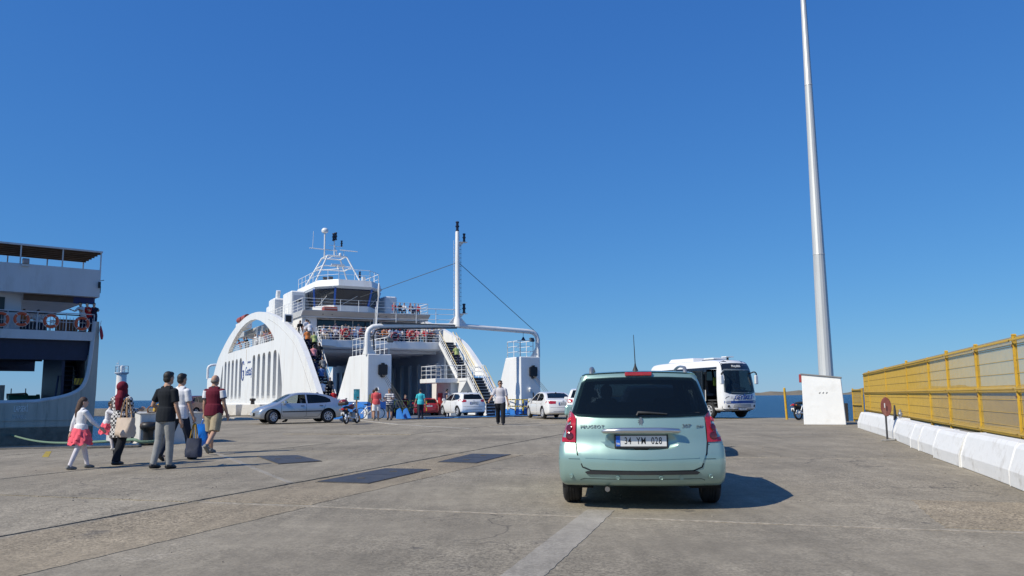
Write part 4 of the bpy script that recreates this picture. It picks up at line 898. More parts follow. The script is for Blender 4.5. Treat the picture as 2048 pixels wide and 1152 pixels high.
sb = g2('hazard_board', (-0.92, 0.42, 2.12), (-0.32, 0.48, 2.46), pm('hazard_yellow', (0.65, 0.36, 0.02), 0.5, var=0.15))
for k in range(4): MB().beam((-0.88 + k * 0.16, 0.41, 2.13), (-0.78 + k * 0.16, 0.41, 2.45), 0.05, 0.012, up=(0, 1, 0)).build('hazard_stripe', pm('hazard_brown', (0.18, 0.08, 0.02), 0.6), sb)
MB().plate([(-0.36, 2.5), (-0.22, 2.55), (-0.2, 3.6), (-0.34, 3.7), (-0.44, 3.3)], [], 0.2, lambda a, b, t: (a, 0.3 + t, b)).build('old_fender', pm('fender_tan', (0.36, 0.33, 0.28), 0.8, var=0.2), f2, bevel=0.03)
# house, upper panel, awning
g2('house_wall', (W2, 0.9, 5.0), (-3.62, 12, 6.98), M_OLDW)
g2('house_door', (-4.95, 0.86, 5.05), (-4.4, 0.899, 6.75), pm('door_dark_green', (0.03, 0.05, 0.05), 0.5))
g2('upper_panel', (W2, 0.0, 6.97), (0.0, 0.12, 8.50), M_OLDW); g2('upper_panel_side', (-0.12, 0.122, 6.97), (0.0, 16, 8.50), M_OLDW)
g2('upper_deck', (W2, 0.13, 6.97), (-0.13, 16, 7.12), M_OLDW)
g2('blind_strip', (-1.2, 0.5, 6.6), (-0.12, 0.55, 6.96), pm('blue_blind', (0.03, 0.04, 0.16), 0.6))
g2('ceiling_beam', (-3.6, 0.5, 6.62), (-1.2, 0.6, 6.96), M_WOOD)
g2('awning', (W2, 0.0, 9.50), (0.02, 4.2, 9.56), M_WOOD)
for k in range(6): g2('awning_slat', (W2, 0.35 + k * 0.65, 9.42), (0.0, 0.43 + k * 0.65, 9.498), M_WOOD)
MB().beam((W2, 0.0, 9.53), (0.03, 0.0, 9.53), 0.06, 0.09).build('awning_edge', M_OLDW, f2)
for x in (-0.03, -1.95, -3.95, -6.0):
    for y in (0.06, 4.1): g2('awning_post', (x - 0.03, y - 0.03, 8.50), (x + 0.03, y + 0.03, 9.498), M_OLDW)
fl2 = MB().box((-3.72, -0.12, 8.62), (0.32, 0.14, 0.30), rx=R(-15)).build('floodlight', pm('lamp_grey', (0.2, 0.2, 0.21), 0.5), f2, bevel=0.02); MB().box((-3.72, -0.06, 8.42), (0.36, 0.16, 0.12)).build('lamp_bracket', M_OLDW, fl2)
g2('side_lamp', (-0.12, -0.12, 7.48), (0.0, -0.005, 7.82), M_BLK); MB().cyl((0.02, 0.0, 7.6), (0.02, 0, 7.2), 0.02, n=5).cyl((0.0, 0, 7.9), (0.18, 0, 7.95), 0.02, n=5).build('camera_arm', M_DKGREY, f2)
railing('deck_railing', [(W2, 0.06, 5.0), (-0.2, 0.06, 5.0)], f2, h=0.98, rails=2, gap=1.45, mat=M_OLDW)
bars = MB(); k = -7.0
while k < -0.2: bars.cyl((k, 0.06, 5.05), (k, 0.06, 5.75), 0.012, n=4); k += 0.16
o = bars.build('railing_bars', M_OLDW, f2, fix=False); o['kind'] = 'stuff'
g2('dark_bench_row', (-7, 1.6, 5.0), (-2.2, 2.0, 5.55), pm('bench_dark', (0.03, 0.04, 0.05), 0.6)); g2('wooden_locker', (-1.9, 0.5, 5.02), (-0.9, 1.1, 5.68), M_DOORW)
MB().beam((W2, 0.4, 6.02), (-0.3, 0.4, 5.92), 0.05, 0.06).build('grab_bar', M_BLK, f2)
railing('far_railing', [(-6.5, 15.6, 5.0), (-0.2, 15.6, 5.0)], f2, h=1.0, rails=3, gap=0.8, mat=M_OLDW)
def chair2(x, y, rz, label):
    r_ = empty('deck_chair', f2.matrix_world @ Vector((x, y, 5.02)) if False else (P2 + Matrix.Rotation(A2, 3, 'Z') @ Vector((x, y, 5.02))), A2 + rz)
    mt = pm('plastic_chair_white', (0.7, 0.7, 0.68), 0.5)
    MB().box((0, 0, 0.42), (0.45, 0.42, 0.04)).build('seat', mt, r_)
    for sx in (-1, 1):
        for sy in (-1, 1): MB().cyl((sx * 0.2, sy * 0.18, 0), (sx * 0.2, sy * 0.18, 0.41 if sy < 0 else 0.85), 0.02, n=6).build('leg', mt, r_)
    for z in (0.55, 0.68, 0.81): MB().box((0, 0.19, z), (0.42, 0.025, 0.07)).build('back_slat', mt, r_)
    tag(r_, label, 'chair', 'white chairs on the old ferry')
for i, x in enumerate((-3.3, -2.75, -2.1, -1.45)): chair2(x, 2.6 + 0.2 * i, 0.2 * i, 'white plastic chair on the old ferry deck, %s from the house wall' % ['first', 'second', 'third', 'fourth'][i])
ol = ['orange life ring cut by the left picture edge on the old ferry', 'orange life ring second from the left on the old ferry railing', 'orange life ring third from the left on the old ferry railing', 'orange life ring nearest the right end of the old ferry railing']
R2 = Matrix.Rotation(A2, 3, 'Z')
def on2(px, py, y):
    r = ray(px, py); n = R2 @ Vector((0, 1, 0)); t = (y - (EYE - P2).dot(n)) / r.dot(n); return EYE + r * t
for (px, py), l in zip(((2, 638), (43, 638), (102, 642), (164, 647)), ol): life_ring(on2(px, py, -0.06), A2, l, group='life rings on the old ferry')
fg = tag(empty('furled_flag', on2(199, 668, -0.1), A2), 'small furled red flag at the old ferry\'s right end', 'flag')
MB().cyl((-0.05, 0, -0.1), (0.05, 0, 0.75), 0.015, n=6).build('staff', M_OLDW, fg); MB().tube([(0.04, 0, 0.45), (0.08, 0, 0.15), (0.12, 0, -0.1), (0.13, 0, -0.3)], [0.03, 0.08, 0.09, 0.05], 8).build('flag_cloth', pm('flag_red', (0.35, 0.03, 0.05), 0.8), fg, smooth=50)
# winches on its far deck
M_GRN = pm('winch_green', (0.03, 0.16, 0.10), 0.5, var=0.15)
for i, (px, s) in enumerate(((34, 1.0), (60, 0.9))):
    c = on2(px, 803, 5.0); r_ = empty('deck_winch', (c.x, c.y, 0.5), A2)
    MB().cyl((-0.45 * s, 0, 0.78), (0.3 * s, 0, 0.78), 0.34 * s, n=14).build('drum', M_GRN, r_, smooth=40); MB().cyl((0.34 * s, 0, 0.78), (0.5 * s, 0, 0.78), 0.40 * s, n=14).build('drum_flange', M_GRN, r_, smooth=40)
    MB().box((0, 0, 0.22), (0.8 * s, 0.6, 0.44)).build('winch_base', M_DKGREY, r_)
    tag(r_, ['larger green mooring winch seen through the old ferry opening', 'smaller green mooring winch right of the larger one'][i], 'winch')
c = on2(13, 806, 8.0); o = MB().box((0, 0, 0.3), (0.4, 0.4, 0.6)).build('deck_box', pm('deck_box_yellow', (0.6, 0.42, 0.03), 0.5), None, bevel=0.03); o.location = (c.x, c.y, 0.5); tag(o, 'small yellow box on the old ferry\'s deck', 'box')
c = on2(2, 800, 7.0); far = tag(empty('stern_gallows', (c.x, c.y, 0.5), A2), 'pale steel gallows post at the picture edge inside the old ferry', 'post')
MB().b2((-0.3, 0, 0), (0.15, 0.3, 1.7)).build('post', M_OLDW, far); MB().beam((0.3, 0.1, 1.05), (1.3, 0.1, 1.1), 0.4, 0.3).build('crossbeam', pm('rusty_beam', (0.16, 0.12, 0.09), 0.8), far); MB().cyl((0.5, 0.1, 0.4), (0.5, 0.1, 1.5), 0.03, n=6).cyl((1.25, 0.1, 0.4), (1.25, 0.1, 1.5), 0.03, n=6).build('stanchions', M_DKGREY, far)

# ================================================================ QUAYSIDE ON THE LEFT
M_BLKW = pm('block_white', (0.62, 0.60, 0.56), 0.75, var=0.08, scale=1.6, dirt=(0.32, 0.28, 0.22), dirt_amt=0.6, dirt_scale=2.5, bump=0.4, bscale=9)
bA, bB = gp(277, 889), gp(352, 886); bd = (bB - bA).normalized()
blk = tag(empty('mooring_block', bA, math.atan2(bd.y, bd.x)), 'chipped white concrete mooring block at the basin edge behind the walkers', 'block')
Lb = 1.75
m = MB(); m.plate([(0.0, 0.0), (Lb, 0.0), (Lb + 0.1, 1.7), (0.12, 1.7)], [], 0.86, lambda a, b, t: (a, b, t)); m.build('concrete_body', M_BLKW, blk, bevel=0.04, bseg=2)
MB().b2((-0.35, 0.9, 0.0), (-0.01, 2.6, 1.0)).build('rear_step', M_BLKW, blk, bevel=0.03)
rg = MB().torus((0.42, 0.5, 0.95), 0.11, 0.02, (0.3, 1, 0.2), 14, 6).cyl((0.62, 0.5, 0.86), (0.62, 0.5, 1.05), 0.025, n=6).beam((0.3, 0.5, 0.88), (0.75, 0.5, 0.88), 0.08, 0.03); rg.build('iron_ring', M_RUST, blk)
bc = gp(296, 888.5)
bol = tag(empty('mooring_bollard', (bc.x, bc.y, 0), 0.2), 'dark iron mooring bollard with a rusty side in front of the white block', 'bollard'); bol.scale = (0.80, 0.80, 0.86)
M_IRON = pm('bollard_iron', (0.035, 0.034, 0.036), 0.45, metal=0.4, var=0.3, scale=5, dirt=(0.30, 0.16, 0.06), dirt_amt=0.55, dirt_scale=3.0)
MB().lathe([(0.19, 0), (0.17, 0.06), (0.165, 0.40), (0.20, 0.46), (0.27, 0.50), (0.30, 0.57), (0.285, 0.66), (0.22, 0.71), (1e-3, 0.73)], (0, 0, 0), 20).build('bollard_post', M_IRON, bol, smooth=50)
MB().lathe([(0.30, 0), (0.30, 0.03), (0.24, 0.05), (0.17, 0.055)], (0, 0, 0), 20).build('base_flange', M_IRON, bol, smooth=40)
# green mooring rope: from the old ferry's bow to the bollard foot
ra = on2(23, 870, -0.03); rb = Vector((bc.x - 0.25, bc.y - 0.28, 0.14))
rpts = []
for i in range(25):
    t = i / 24; p = ra.lerp(rb, t); p.z -= 0.30 * math.sin(math.pi * t) * (1 - 0.4 * t); rpts.append(p)
rpts += [rb + Vector((0.2, -0.10, -0.05)), rb + Vector((0.42, -0.02, -0.06)), rb + Vector((0.55, 0.25, -0.04)), rb + Vector((0.35, 0.52, 0.0)), rb + Vector((0.02, 0.42, 0.04))]
tag(MB().tube(bez(rpts, 3), 0.045, 8).build('mooring_rope', pm('rope_green', (0.14, 0.22, 0.15), 0.9, var=0.35, scale=18, bump=0.8, bscale=60), None, smooth=60), 'pale green mooring rope from the old ferry to the iron bollard', 'rope')
fb = gp(128, 897); o = MB().tube([(-0.75, 0, 0), (-0.6, 0, 0.12), (0, 0, 0.18), (0.7, 0, 0.15), (1.0, 0, 0)], [0.1, 0.2, 0.24, 0.22, 0.08], 12).build('boat_fender', pm('fender_blue', (0.20, 0.33, 0.45), 0.6, var=0.1), None, smooth=50); o.scale = (0.6,) * 3; o.location = fb + Vector((0.15, 0.75, -0.22)); o.rotation_euler = (0, 0, 0.25); tag(o, 'pale blue inflated fender hanging in the basin behind the girl', 'fender')
# yellow pipe railing
yl = gp(352, 874); yr = tag(empty('pipe_railing', yl, 1.15), 'yellow bent pipe railing behind the man with the tote bag', 'railing')
for k, h in enumerate((0.5, 0.95)):
    y0 = 0.0 if k == 0 else 1.3
    for dx2 in (0.0, 0.35) if k == 0 else (0.0,): MB().cyl((dx2 - 0.2, y0, 0), (dx2 - 0.2, y0, h - 0.1), 0.06, n=10).build('post', M_FENCE, yr, smooth=40)
MB().tube(bez([(0.25, 1.3, 0), (0.25, 1.3, 0.85), (0.35, 1.3, 1.0), (0.5, 1.35, 0.95), (0.55, 1.4, 0.0)], 4), 0.065, 10).build('hoop', M_FENCE, yr, smooth=50)
MB().cyl((-0.2, 0, 0.35), (0.25, 1.3, 0.38), 0.05, n=8).build('rail', M_FENCE, yr, smooth=40)
# white mooring blocks beside the ferry, a bollard on one
for i, (xa, xb, yb_, lab) in enumerate(((446, 472, 831, 'worn white concrete block beside the ferry, left one of the pair'), (481, 520, 831, 'white concrete block with a dark bollard, between the silver car and the ferry'), (330, 352, 833, 'low white concrete block at the far quay behind the walkers'))):
    a_, b_2 = gp(xa, yb_), gp(xb, yb_); d_ = b_2 - a_; o = empty('quay_block', a_, math.atan2(d_.y, d_.x))
    MB().box((d_.length / 2, 0.5, 0.42), (d_.length, 1.0, 0.84), taper=0.9).build('concrete_body', M_BLKW, o, bevel=0.05, bseg=2)
    if i == 1: MB().lathe([(0.16, 0), (0.14, 0.25), (0.24, 0.32), (0.22, 0.45), (1e-3, 0.48)], (0.7, 0.5, 0.83), 12).build('bollard_post', M_IRON, o, smooth=50)
    tag(o, lab, 'block', 'white blocks on the far quay')
a_, b_2 = gp(452, 836.5), gp(520, 838); o = MB().beam(a_, b_2, 0.4, 0.12).build('kerb', M_BLKW, None); tag(o, 'low dark concrete kerb along the far quay edge', 'kerb', kind='structure')
# breakwater and beacon
bw = [aty(150, 830, 165), aty(330, 830, 158), aty(470, 829, 150)]
m = MB()
for p, q in zip(bw, bw[1:]): m.beam((p.x, p.y, -1.25), (q.x, q.y, -1.25), 3.0, 1.9)
tag(m.build('breakwater', concrete('breakwater_concrete', (0.24, 0.22, 0.19))), 'low concrete breakwater across the water behind the walkers', 'breakwater', kind='structure')
lc = aty(239, 830, 162)
lh = tag(empty('harbour_beacon', (lc.x, lc.y, -0.4)), 'small round white harbour beacon tower with railed top on the breakwater', 'beacon')
MB().lathe([(1.15, 0), (1.0, 0.3), (0.92, 7.0)], (0, 0, 0), 24).build('tower', M_SHIP, lh, smooth=40)
MB().lathe([(0.92, 6.75), (1.3, 7.0), (1.32, 7.2), (0.5, 7.22), (1e-3, 7.22)], (0, 0, 0), 24).build('gallery', M_INNER, lh, smooth=30)
railing('gallery_rail', [(1.22 * math.cos(R(t)), 1.22 * math.sin(R(t)), 7.2) for t in range(0, 361, 45)], lh, h=1.25, rails=2, gap=0.9, r=0.04, mat=M_INNER)
MB().lathe([(0.28, 7.2), (0.28, 7.7), (0.33, 7.9), (0.30, 8.4), (0.1, 8.6), (1e-3, 8.62)], (0, 0, 0), 14).build('lantern', M_SHIP, lh, smooth=40)
MB().cyl((-0.7, 0, 7.2), (-0.7, 0, 9.6), 0.04, n=6).box((-0.95, 0, 9.0), (0.3, 0.1, 0.2)).cyl((-1.05, 0, 7.2), (-1.05, 0, 9.0), 0.03, n=6).build('instrument_pole', M_INNER, lh)

# ================================================================ VEHICLES
M_TYRE = pm('tyre_rubber', (0.022, 0.022, 0.023), 0.85, var=0.15, scale=8)
M_RIM = pm('alloy_rim', (0.60, 0.61, 0.63), 0.35, metal=0.25, var=0.05)
M_PLAST = pm('black_plastic', (0.025, 0.026, 0.028), 0.6, var=0.1)
M_CHROME = pm('chrome', (0.62, 0.62, 0.61), 0.28, metal=0.9, var=0.03)
M_BADGE = pm('badge_metal', (0.20, 0.215, 0.22), 0.35, metal=0.4)
M_LINER = pm('wheel_arch_liner', (0.012, 0.012, 0.013), 0.9)
M_SEAT = pm('car_seat_cloth', (0.03, 0.032, 0.036), 0.9, var=0.2)
M_CABIN = pm('car_cabin_trim', (0.045, 0.046, 0.05), 0.85)
M_TAIL = pm('tail_lamp_red', (0.42, 0.012, 0.015), 0.12, var=0.25, scale=22, coat=1.0, spec=0.6)
M_TAILD = pm('tail_lamp_dark', (0.10, 0.006, 0.008), 0.15, var=0.3, scale=30, coat=1.0)
M_TAILB = pm('tail_lamp_bright', (0.72, 0.03, 0.02), 0.12, var=0.3, scale=40, coat=1.0)
M_HEAD = pm('head_lamp', (0.62, 0.64, 0.66), 0.08, metal=0.4, coat=1.0)
M_PLATE = pm('plate_white', (0.74, 0.74, 0.72), 0.45, var=0.04)
M_PLTXT = pm('plate_black', (0.012, 0.012, 0.012), 0.5)
M_PLBLUE = pm('plate_blue', (0.02, 0.14, 0.62), 0.45)
M_GLD = glass('tinted_glass', (0.006, 0.009, 0.011), 0.80)
M_GLW = glass('wagon_glass', (0.006, 0.009, 0.011), 0.62)
M_GLC = glass('clear_glass', (0.02, 0.028, 0.03), 0.42)
M_SEAM = pm('panel_gap', (0.012, 0.012, 0.012), 0.9)

def chaikin(P, n=2):
    for _ in range(n):
        Q = []
        for i in range(len(P)):
            a, b = P[i], P[(i + 1) % len(P)]
            Q += [(a[0] * .75 + b[0] * .25, a[1] * .75 + b[1] * .25), (a[0] * .25 + b[0] * .75, a[1] * .25 + b[1] * .75)]
        P = Q
    return P
def inset(P, d):
    out = []; n = len(P); ar = sum(P[i][0] * P[(i + 1) % n][1] - P[(i + 1) % n][0] * P[i][1] for i in range(n)); s = 1 if ar > 0 else -1
    for i in range(n):
        a, b = P[i - 1], P[(i + 1) % n]; tx, ty = b[0] - a[0], b[1] - a[1]; l = math.hypot(tx, ty) or 1
        out.append((P[i][0] - ty / l * d * s, P[i][1] + tx / l * d * s))
    return out
def cap_grid(poly, g):
    bm = bmesh.new(); vs_ = [bm.verts.new((0, a, b)) for a, b in poly]; bm.faces.new(vs_)
    ys = [p[0] for p in poly]; zs = [p[1] for p in poly]
    for ax, lo, hi in ((1, min(ys), max(ys)), (2, min(zs), max(zs))):
        c = lo + g
        while c < hi - g * 0.3:
            co = [0, 0, 0]; co[ax] = c; no = [0, 0, 0]; no[ax] = 1
            bmesh.ops.bisect_plane(bm, geom=bm.verts[:] + bm.edges[:] + bm.faces[:], plane_co=co, plane_no=no, dist=1e-5); c += g
    bm.verts.index_update()
    V_ = [(v.co.y, v.co.z) for v in bm.verts]; F_ = [[v.index for v in f.verts] for f in bm.faces]
    nxt = {}
    for f in bm.faces:
        for l in f.loops:
            if len(l.edge.link_faces) == 1: nxt[l.vert.index] = l.link_loop_next.vert.index
    bm.free()
    st = next(iter(nxt)); loop = [st]; c = nxt[st]
    while c != st and len(loop) <= len(nxt): loop.append(c); c = nxt[c]
    return V_, F_, loop
def shell(outline, hw, r, deform, g=0.08, shrink=0.0):
    P = inset(outline, r + shrink); V_, F_, loop = cap_grid(P, g)
    n = len(loop); Lp = [V_[i] for i in loop]; mb = MB()
    ar = sum(Lp[i][0] * Lp[(i + 1) % n][1] - Lp[(i + 1) % n][0] * Lp[i][1] for i in range(n)); s = 1 if ar > 0 else -1
    H = lambda y, z: max(hw(y, z) - shrink, 0.05)
    idx = {}
    for sd in (1, -1):
        idx[sd] = len(mb.v)
        mb.v += [(sd * H(y, z), y, z) for y, z in V_]
        mb.f += [tuple(idx[sd] + i for i in (f if sd > 0 else reversed(f))) for f in F_]
    rings = [[idx[1] + i for i in loop]]
    steps = [('c', a) for a in (25, 50, 72, 90)] + [('m', t) for t in (0.72, 0.45, 0.2, 0, -0.2, -0.45, -0.72)] + [('d', a) for a in (90, 72, 50, 25)]
    for kind, a in steps:
        ring = []
        for i in range(n):
            p, q = Lp[i - 1], Lp[(i + 1) % n]; tx, ty = q[0] - p[0], q[1] - p[1]; l = math.hypot(tx, ty) or 1; nx, ny = ty / l * s, -tx / l * s
            y, z = Lp[i]; h = H(y, z)
            if kind == 'm': off, x = r, (h - r) * a
            else: off, x = r * math.sin(R(a)), h - r * (1 - math.cos(R(a)))
            if kind == 'd': x = -x
            ring.append(len(mb.v)); mb.v.append((x, y + nx * off, z + ny * off))
        rings.append(ring)
    rings.append([idx[-1] + i for i in loop])
    for a, b in zip(rings, rings[1:]):
        for i in range(n): mb.f.append((a[i], b[i], b[(i + 1) % n], a[(i + 1) % n]) if s > 0 else (a[i], a[(i + 1) % n], b[(i + 1) % n], b[i]))
    mb.v = [tuple(deform(*v)) for v in mb.v]
    return mb
def prism_x(poly, x0, x1): m = MB(); m.plate(poly, [], x1 - x0, lambda a, b, t: (x0 + t, a, b)); return m
def prism_y(poly, y0, y1): m = MB(); m.plate(poly, [], y1 - y0, lambda a, b, t: (a, y0 + t, b)); return m
def boolean(me, cutter_me):
    a = bpy.data.objects.new('tmpa', me); b = bpy.data.objects.new('tmpb', cutter_me); COL.objects.link(a); COL.objects.link(b)
    md = a.modifiers.new('b', 'BOOLEAN'); md.operation = 'DIFFERENCE'; md.solver = 'EXACT'; md.object = b
    dg = bpy.context.evaluated_depsgraph_get(); out = bpy.data.meshes.new_from_object(a.evaluated_get(dg))
    bpy.data.objects.remove(a); bpy.data.objects.remove(b); return out
class Body:
    """car body: outline (y, z) with the nose towards +y, half width hw(y, z)"""
    def __init__(s, outline, hw, r=0.09, deform=lambda x, y, z: (x, y, z), g=0.08):
        s.hw = hw; ol = chaikin(outline, 2)
        s.outer = shell(ol, hw, r, deform, g); inner = shell(ol, hw, r, deform, g * 1.5, shrink=0.045)
        bm = bmesh.new(); me = bpy.data.meshes.new('t'); me.from_pydata(s.outer.v, [], s.outer.f); bm.from_mesh(me); bmesh.ops.recalc_face_normals(bm, faces=bm.faces)
        s.bvh = BVHTree.FromBMesh(bm); bm.to_mesh(me); bm.free()
        s.mesh0 = me
        s.bm = bmesh.new(); s.bm.from_mesh(me)
        m2 = bpy.data.meshes.new('t2'); m2.from_pydata(inner.v, [], inner.f); s.bmi = bmesh.new(); s.bmi.from_mesh(m2); bmesh.ops.recalc_face_normals(s.bmi, faces=s.bmi.faces)
    def carve(s, poly, axis, ok):
        """open the skin (and its lining) inside an outline; axis 0: seen from the side (y, z), axis 1: seen from the end (x, z)"""
        i0 = 1 if axis == 0 else 0
        lo = [min(p[k] for p in poly) - 0.02 for k in (0, 1)]; hi = [max(p[k] for p in poly) + 0.02 for k in (0, 1)]
        for bm in (s.bm, s.bmi):
            fs = []
            for f in bm.faces:
                if not ok(f.calc_center_median(), f.normal): continue
                a = [v.co[i0] for v in f.verts]; b = [v.co.z for v in f.verts]
                if max(a) < lo[0] or min(a) > hi[0] or max(b) < lo[1] or min(b) > hi[1]: continue
                fs.append(f)
            for (p, q) in zip(poly, poly[1:] + poly[:1]):
                g = set(fs)
                for f in fs: g.update(f.verts); g.update(f.edges)
                n = Vector((0, 0, 0)); d = (q[0] - p[0], q[1] - p[1]); n[i0] = -d[1]; n.z = d[0]
                if n.length < 1e-6: continue
                co = Vector((0, 0, p[1])); co[i0] = p[0]
                res = bmesh.ops.bisect_plane(bm, geom=list(g), plane_co=co, plane_no=n.normalized(), dist=1e-6)
                fs = [e for e in res['geom'] if isinstance(e, bmesh.types.BMFace)]
            dead = []
            for f in fs:
                c = f.calc_center_median(); x, z = c[i0], c.z; ins = False
                for (p, q) in zip(poly, poly[1:] + poly[:1]):
                    if (p[1] > z) != (q[1] > z) and x < (q[0] - p[0]) * (z - p[1]) / (q[1] - p[1]) + p[0]: ins = not ins
                if ins: dead.append(f)
            bmesh.ops.delete(bm, geom=dead, context='FACES')
    def open_side(s, poly, sides=(-1, 1)):
        for sg in sides: s.carve(poly, 0, lambda c, n, sg=sg: c.x * sg > 0.15)
    def open_end(s, poly, y0, y1): s.carve(poly, 1, lambda c, n: y0 < c.y < y1)
    def hit(s, d, a, b):
        if d in ('L', 'R'):
            sg = -1 if d == 'L' else 1; o = Vector((sg * 4, a, b)); dr = Vector((-sg, 0, 0))
        elif d == 'rear': o = Vector((a, -8, b)); dr = Vector((0, 1, 0))
        elif d == 'front': o = Vector((a, 8, b)); dr = Vector((0, -1, 0))
        else: o = Vector((a, b, 6)); dr = Vector((0, 0, -1))
        h = s.bvh.ray_cast(o, dr)
        return (h[0], h[1]) if h[0] is not None else (None, None)
    def patch(s, name, poly, d, mat, parent, off=0.006, th=0.012, g=0.1, smooth=40, flat=False):
        """piece of skin cut by an outline seen from side d and laid on the body"""
        V_, F_, loop = cap_grid(poly, g); top, bot = [], []
        last = None
        for a, b in V_:
            p, n = s.hit(d, a, b)
            if p is None:
                c0 = (sum(q[0] for q in poly) / len(poly), sum(q[1] for q in poly) / len(poly))
                for k in range(1, 20):
                    t = k / 20; p, n = s.hit(d, a + (c0[0] - a) * t, b + (c0[1] - b) * t)
                    if p is not None: break
                if p is None: p, n = Vector((0, 0, 0)), Vector((0, 0, 1))
            top.append(p + n * off); bot.append(p + n * (off - th))
        m = MB(); n0 = len(V_); m.v = [tuple(p) for p in top + bot]
        m.f = [tuple(f) for f in F_] + [tuple(n0 + i for i in reversed(f)) for f in F_]
        for i in range(len(loop)): a, b = loop[i], loop[(i + 1) % len(loop)]; m.f.append((a, b, n0 + b, n0 + a))
        return m.build(name, mat, parent, smooth=smooth)
    def stripe(s, name, pts, d, w, mat, parent, off=0.003, th=0.006):
        """narrow strip along a polyline on the skin"""
        P = [Vector(p) for p in pts]; L_, R_ = [], []
        Q = []
        for a, b in zip(P, P[1:]):
            n = max(1, int((b - a).length / 0.08)); Q += [a.lerp(b, i / n) for i in range(n)]
        Q.append(P[-1]); m = MB(); ring = []
        for i, q in enumerate(Q):
            t = (Q[min(i + 1, len(Q) - 1)] - Q[max(i - 1, 0)]).normalized(); nn = Vector((-t.y, t.x)) * w / 2
            row = []
            for e in (q + nn, q - nn):
                p, n = s.hit(d, e.x, e.y)
                if p is None: break
                row += [p + n * off, p + n * (off - th)]
            if len(row) == 4: ring.append(row)
        for r_ in ring: m.v += [tuple(p) for p in (r_[0], r_[2], r_[3], r_[1])]
        for i in range(len(ring) - 1):
            for j in range(4): m.f.append((i * 4 + j, i * 4 + (j + 1) % 4, (i + 1) * 4 + (j + 1) % 4, (i + 1) * 4 + j))
        if len(ring) > 1: m.f += [(0, 1, 2, 3), tuple((len(ring) - 1) * 4 + j for j in (3, 2, 1, 0))]
        return m.build(name, mat, parent)
    def finish(s, name, mat, parent):
        out = None
        for bm, nm, mt in ((s.bm, name, mat), (s.bmi, 'cabin_lining', M_CABIN)):
            me = bpy.data.meshes.new(nm); bm.to_mesh(me); bm.free(); me.materials.append(mt); me.shade_smooth(); me.set_sharp_from_angle(angle=R(38)); o = link(nm, me, None, parent); out = out or o
        return out
def wheel(parent, x, y, r, w=0.19, spokes=7, steer=0.0, rim=None, dark=None):
    """x is the outer face side (+/-)"""
    sg = 1 if x > 0 else -1
    e = empty('wheel', (x, y, r), steer, parent)
    k = r * 0.64
    m = MB(); a, b = -w / 2, w / 2
    m.lathe([(k, a), (r * 0.86, a - 0.004), (r * 0.95, a + 0.012), (r, a + 0.035), (r, a + 0.06), (r - 0.008, a + 0.064), (r - 0.008, a + 0.072), (r, a + 0.076), (r, -0.004), (r - 0.008, -0.002), (r - 0.008, 0.006), (r, 0.01), (r, b - 0.07), (r - 0.008, b - 0.066), (r - 0.008, b - 0.058), (r, b - 0.054), (r, b - 0.035), (r * 0.95, b - 0.012), (r * 0.86, b + 0.004), (k, b)], (0, 0, 0), 36, axis='X', cap=False); m.build('tyre', M_TYRE, e, smooth=35)
    m = MB(); m.lathe([(k + 0.004, sg * (w / 2 - 0.002)), (k - 0.02, sg * (w / 2 - 0.004)), (k - 0.03, sg * (w / 2 - 0.06)), (1e-3, sg * (w / 2 - 0.07))], (0, 0, 0), 32, axis='X', cap=False)
    m.lathe([(k + 0.002, -sg * (w / 2 - 0.002)), (1e-3, -sg * (w / 2 - 0.06))], (0, 0, 0), 24, axis='X', cap=False)
    m.build('rim_well', dark or M_PLAST, e, smooth=40)
    m = MB(); m.torus((sg * (w / 2 - 0.006), 0, 0), k - 0.012, 0.014, (1, 0, 0), 32, 6)
    for i in range(spokes):
        t = 2 * math.pi * i / spokes; c, s_ = math.cos(t), math.sin(t)
        m.beam((sg * (w / 2 - 0.03), 0.03 * c, 0.03 * s_), (sg * (w / 2 - 0.012), (k - 0.015) * c, (k - 0.015) * s_), 0.05 if spokes < 8 else 0.035, 0.03, up=(1, 0, 0))
    m.cyl((sg * (w / 2 - 0.05), 0, 0), (sg * (w / 2 - 0.008), 0, 0), 0.05, n=12)
    m.build('rim', rim or M_RIM, e, smooth=40)
    return e
def liner(parent, x, y, r):
    sg = 1 if x > 0 else -1; m = MB(); pts = []
    n = 16; R0 = r + 0.065
    for i in range(n + 1):
        t = R(-18 + (216) * i / n); pts.append((R0 * math.cos(t), R0 * math.sin(t)))
    xs = (abs(x) + 0.085, abs(x) - 0.24)
    m.v = [(sg * xs[0], y + a, r + b) for a, b in pts] + [(sg * xs[1], y + a, r + b) for a, b in pts]
    m.f = [(i, i + 1, n + 2 + i, n + 1 + i) for i in range(n)] + [tuple(range(n + 1, 2 * n + 2))]
    m.build('wheel_arch', M_LINER, parent, fix=False)
def cut_wheel(B, y, r, hw):
    circ = [(y + (r + 0.06) * math.cos(R(t)), r + (r + 0.06) * math.sin(R(t))) for t in range(0, 360, 15)]
    for sg in (-1, 1): B.carve(circ, 0, lambda c, n, sg=sg: c.x * sg > hw - 0.30)
def seats(root, rows, zseat, w=0.48, top=1.12):
    for y in rows:
        for x in (-0.36, 0.36):
            st = empty('seat', (x, y, zseat), 0, root)
            MB().box((0, 0.08, 0.05), (w, 0.5, 0.16)).build('cushion', M_SEAT, st, bevel=0.04, bseg=2)
            MB().box((0, -0.24, 0.36), (w - 0.03, 0.13, 0.62), rx=R(14)).build('seat_back', M_SEAT, st, bevel=0.05, bseg=2)
            MB().box((0, -0.35, top - zseat - 0.14), (0.26, 0.09, 0.18), rx=R(10)).build('headrest', M_SEAT, st, bevel=0.04, bseg=2)
def occupant(root, x, y, z, shirt, arm_out=None):
    """driver: top-level person, seated"""
    M4 = root.matrix_world
    return None
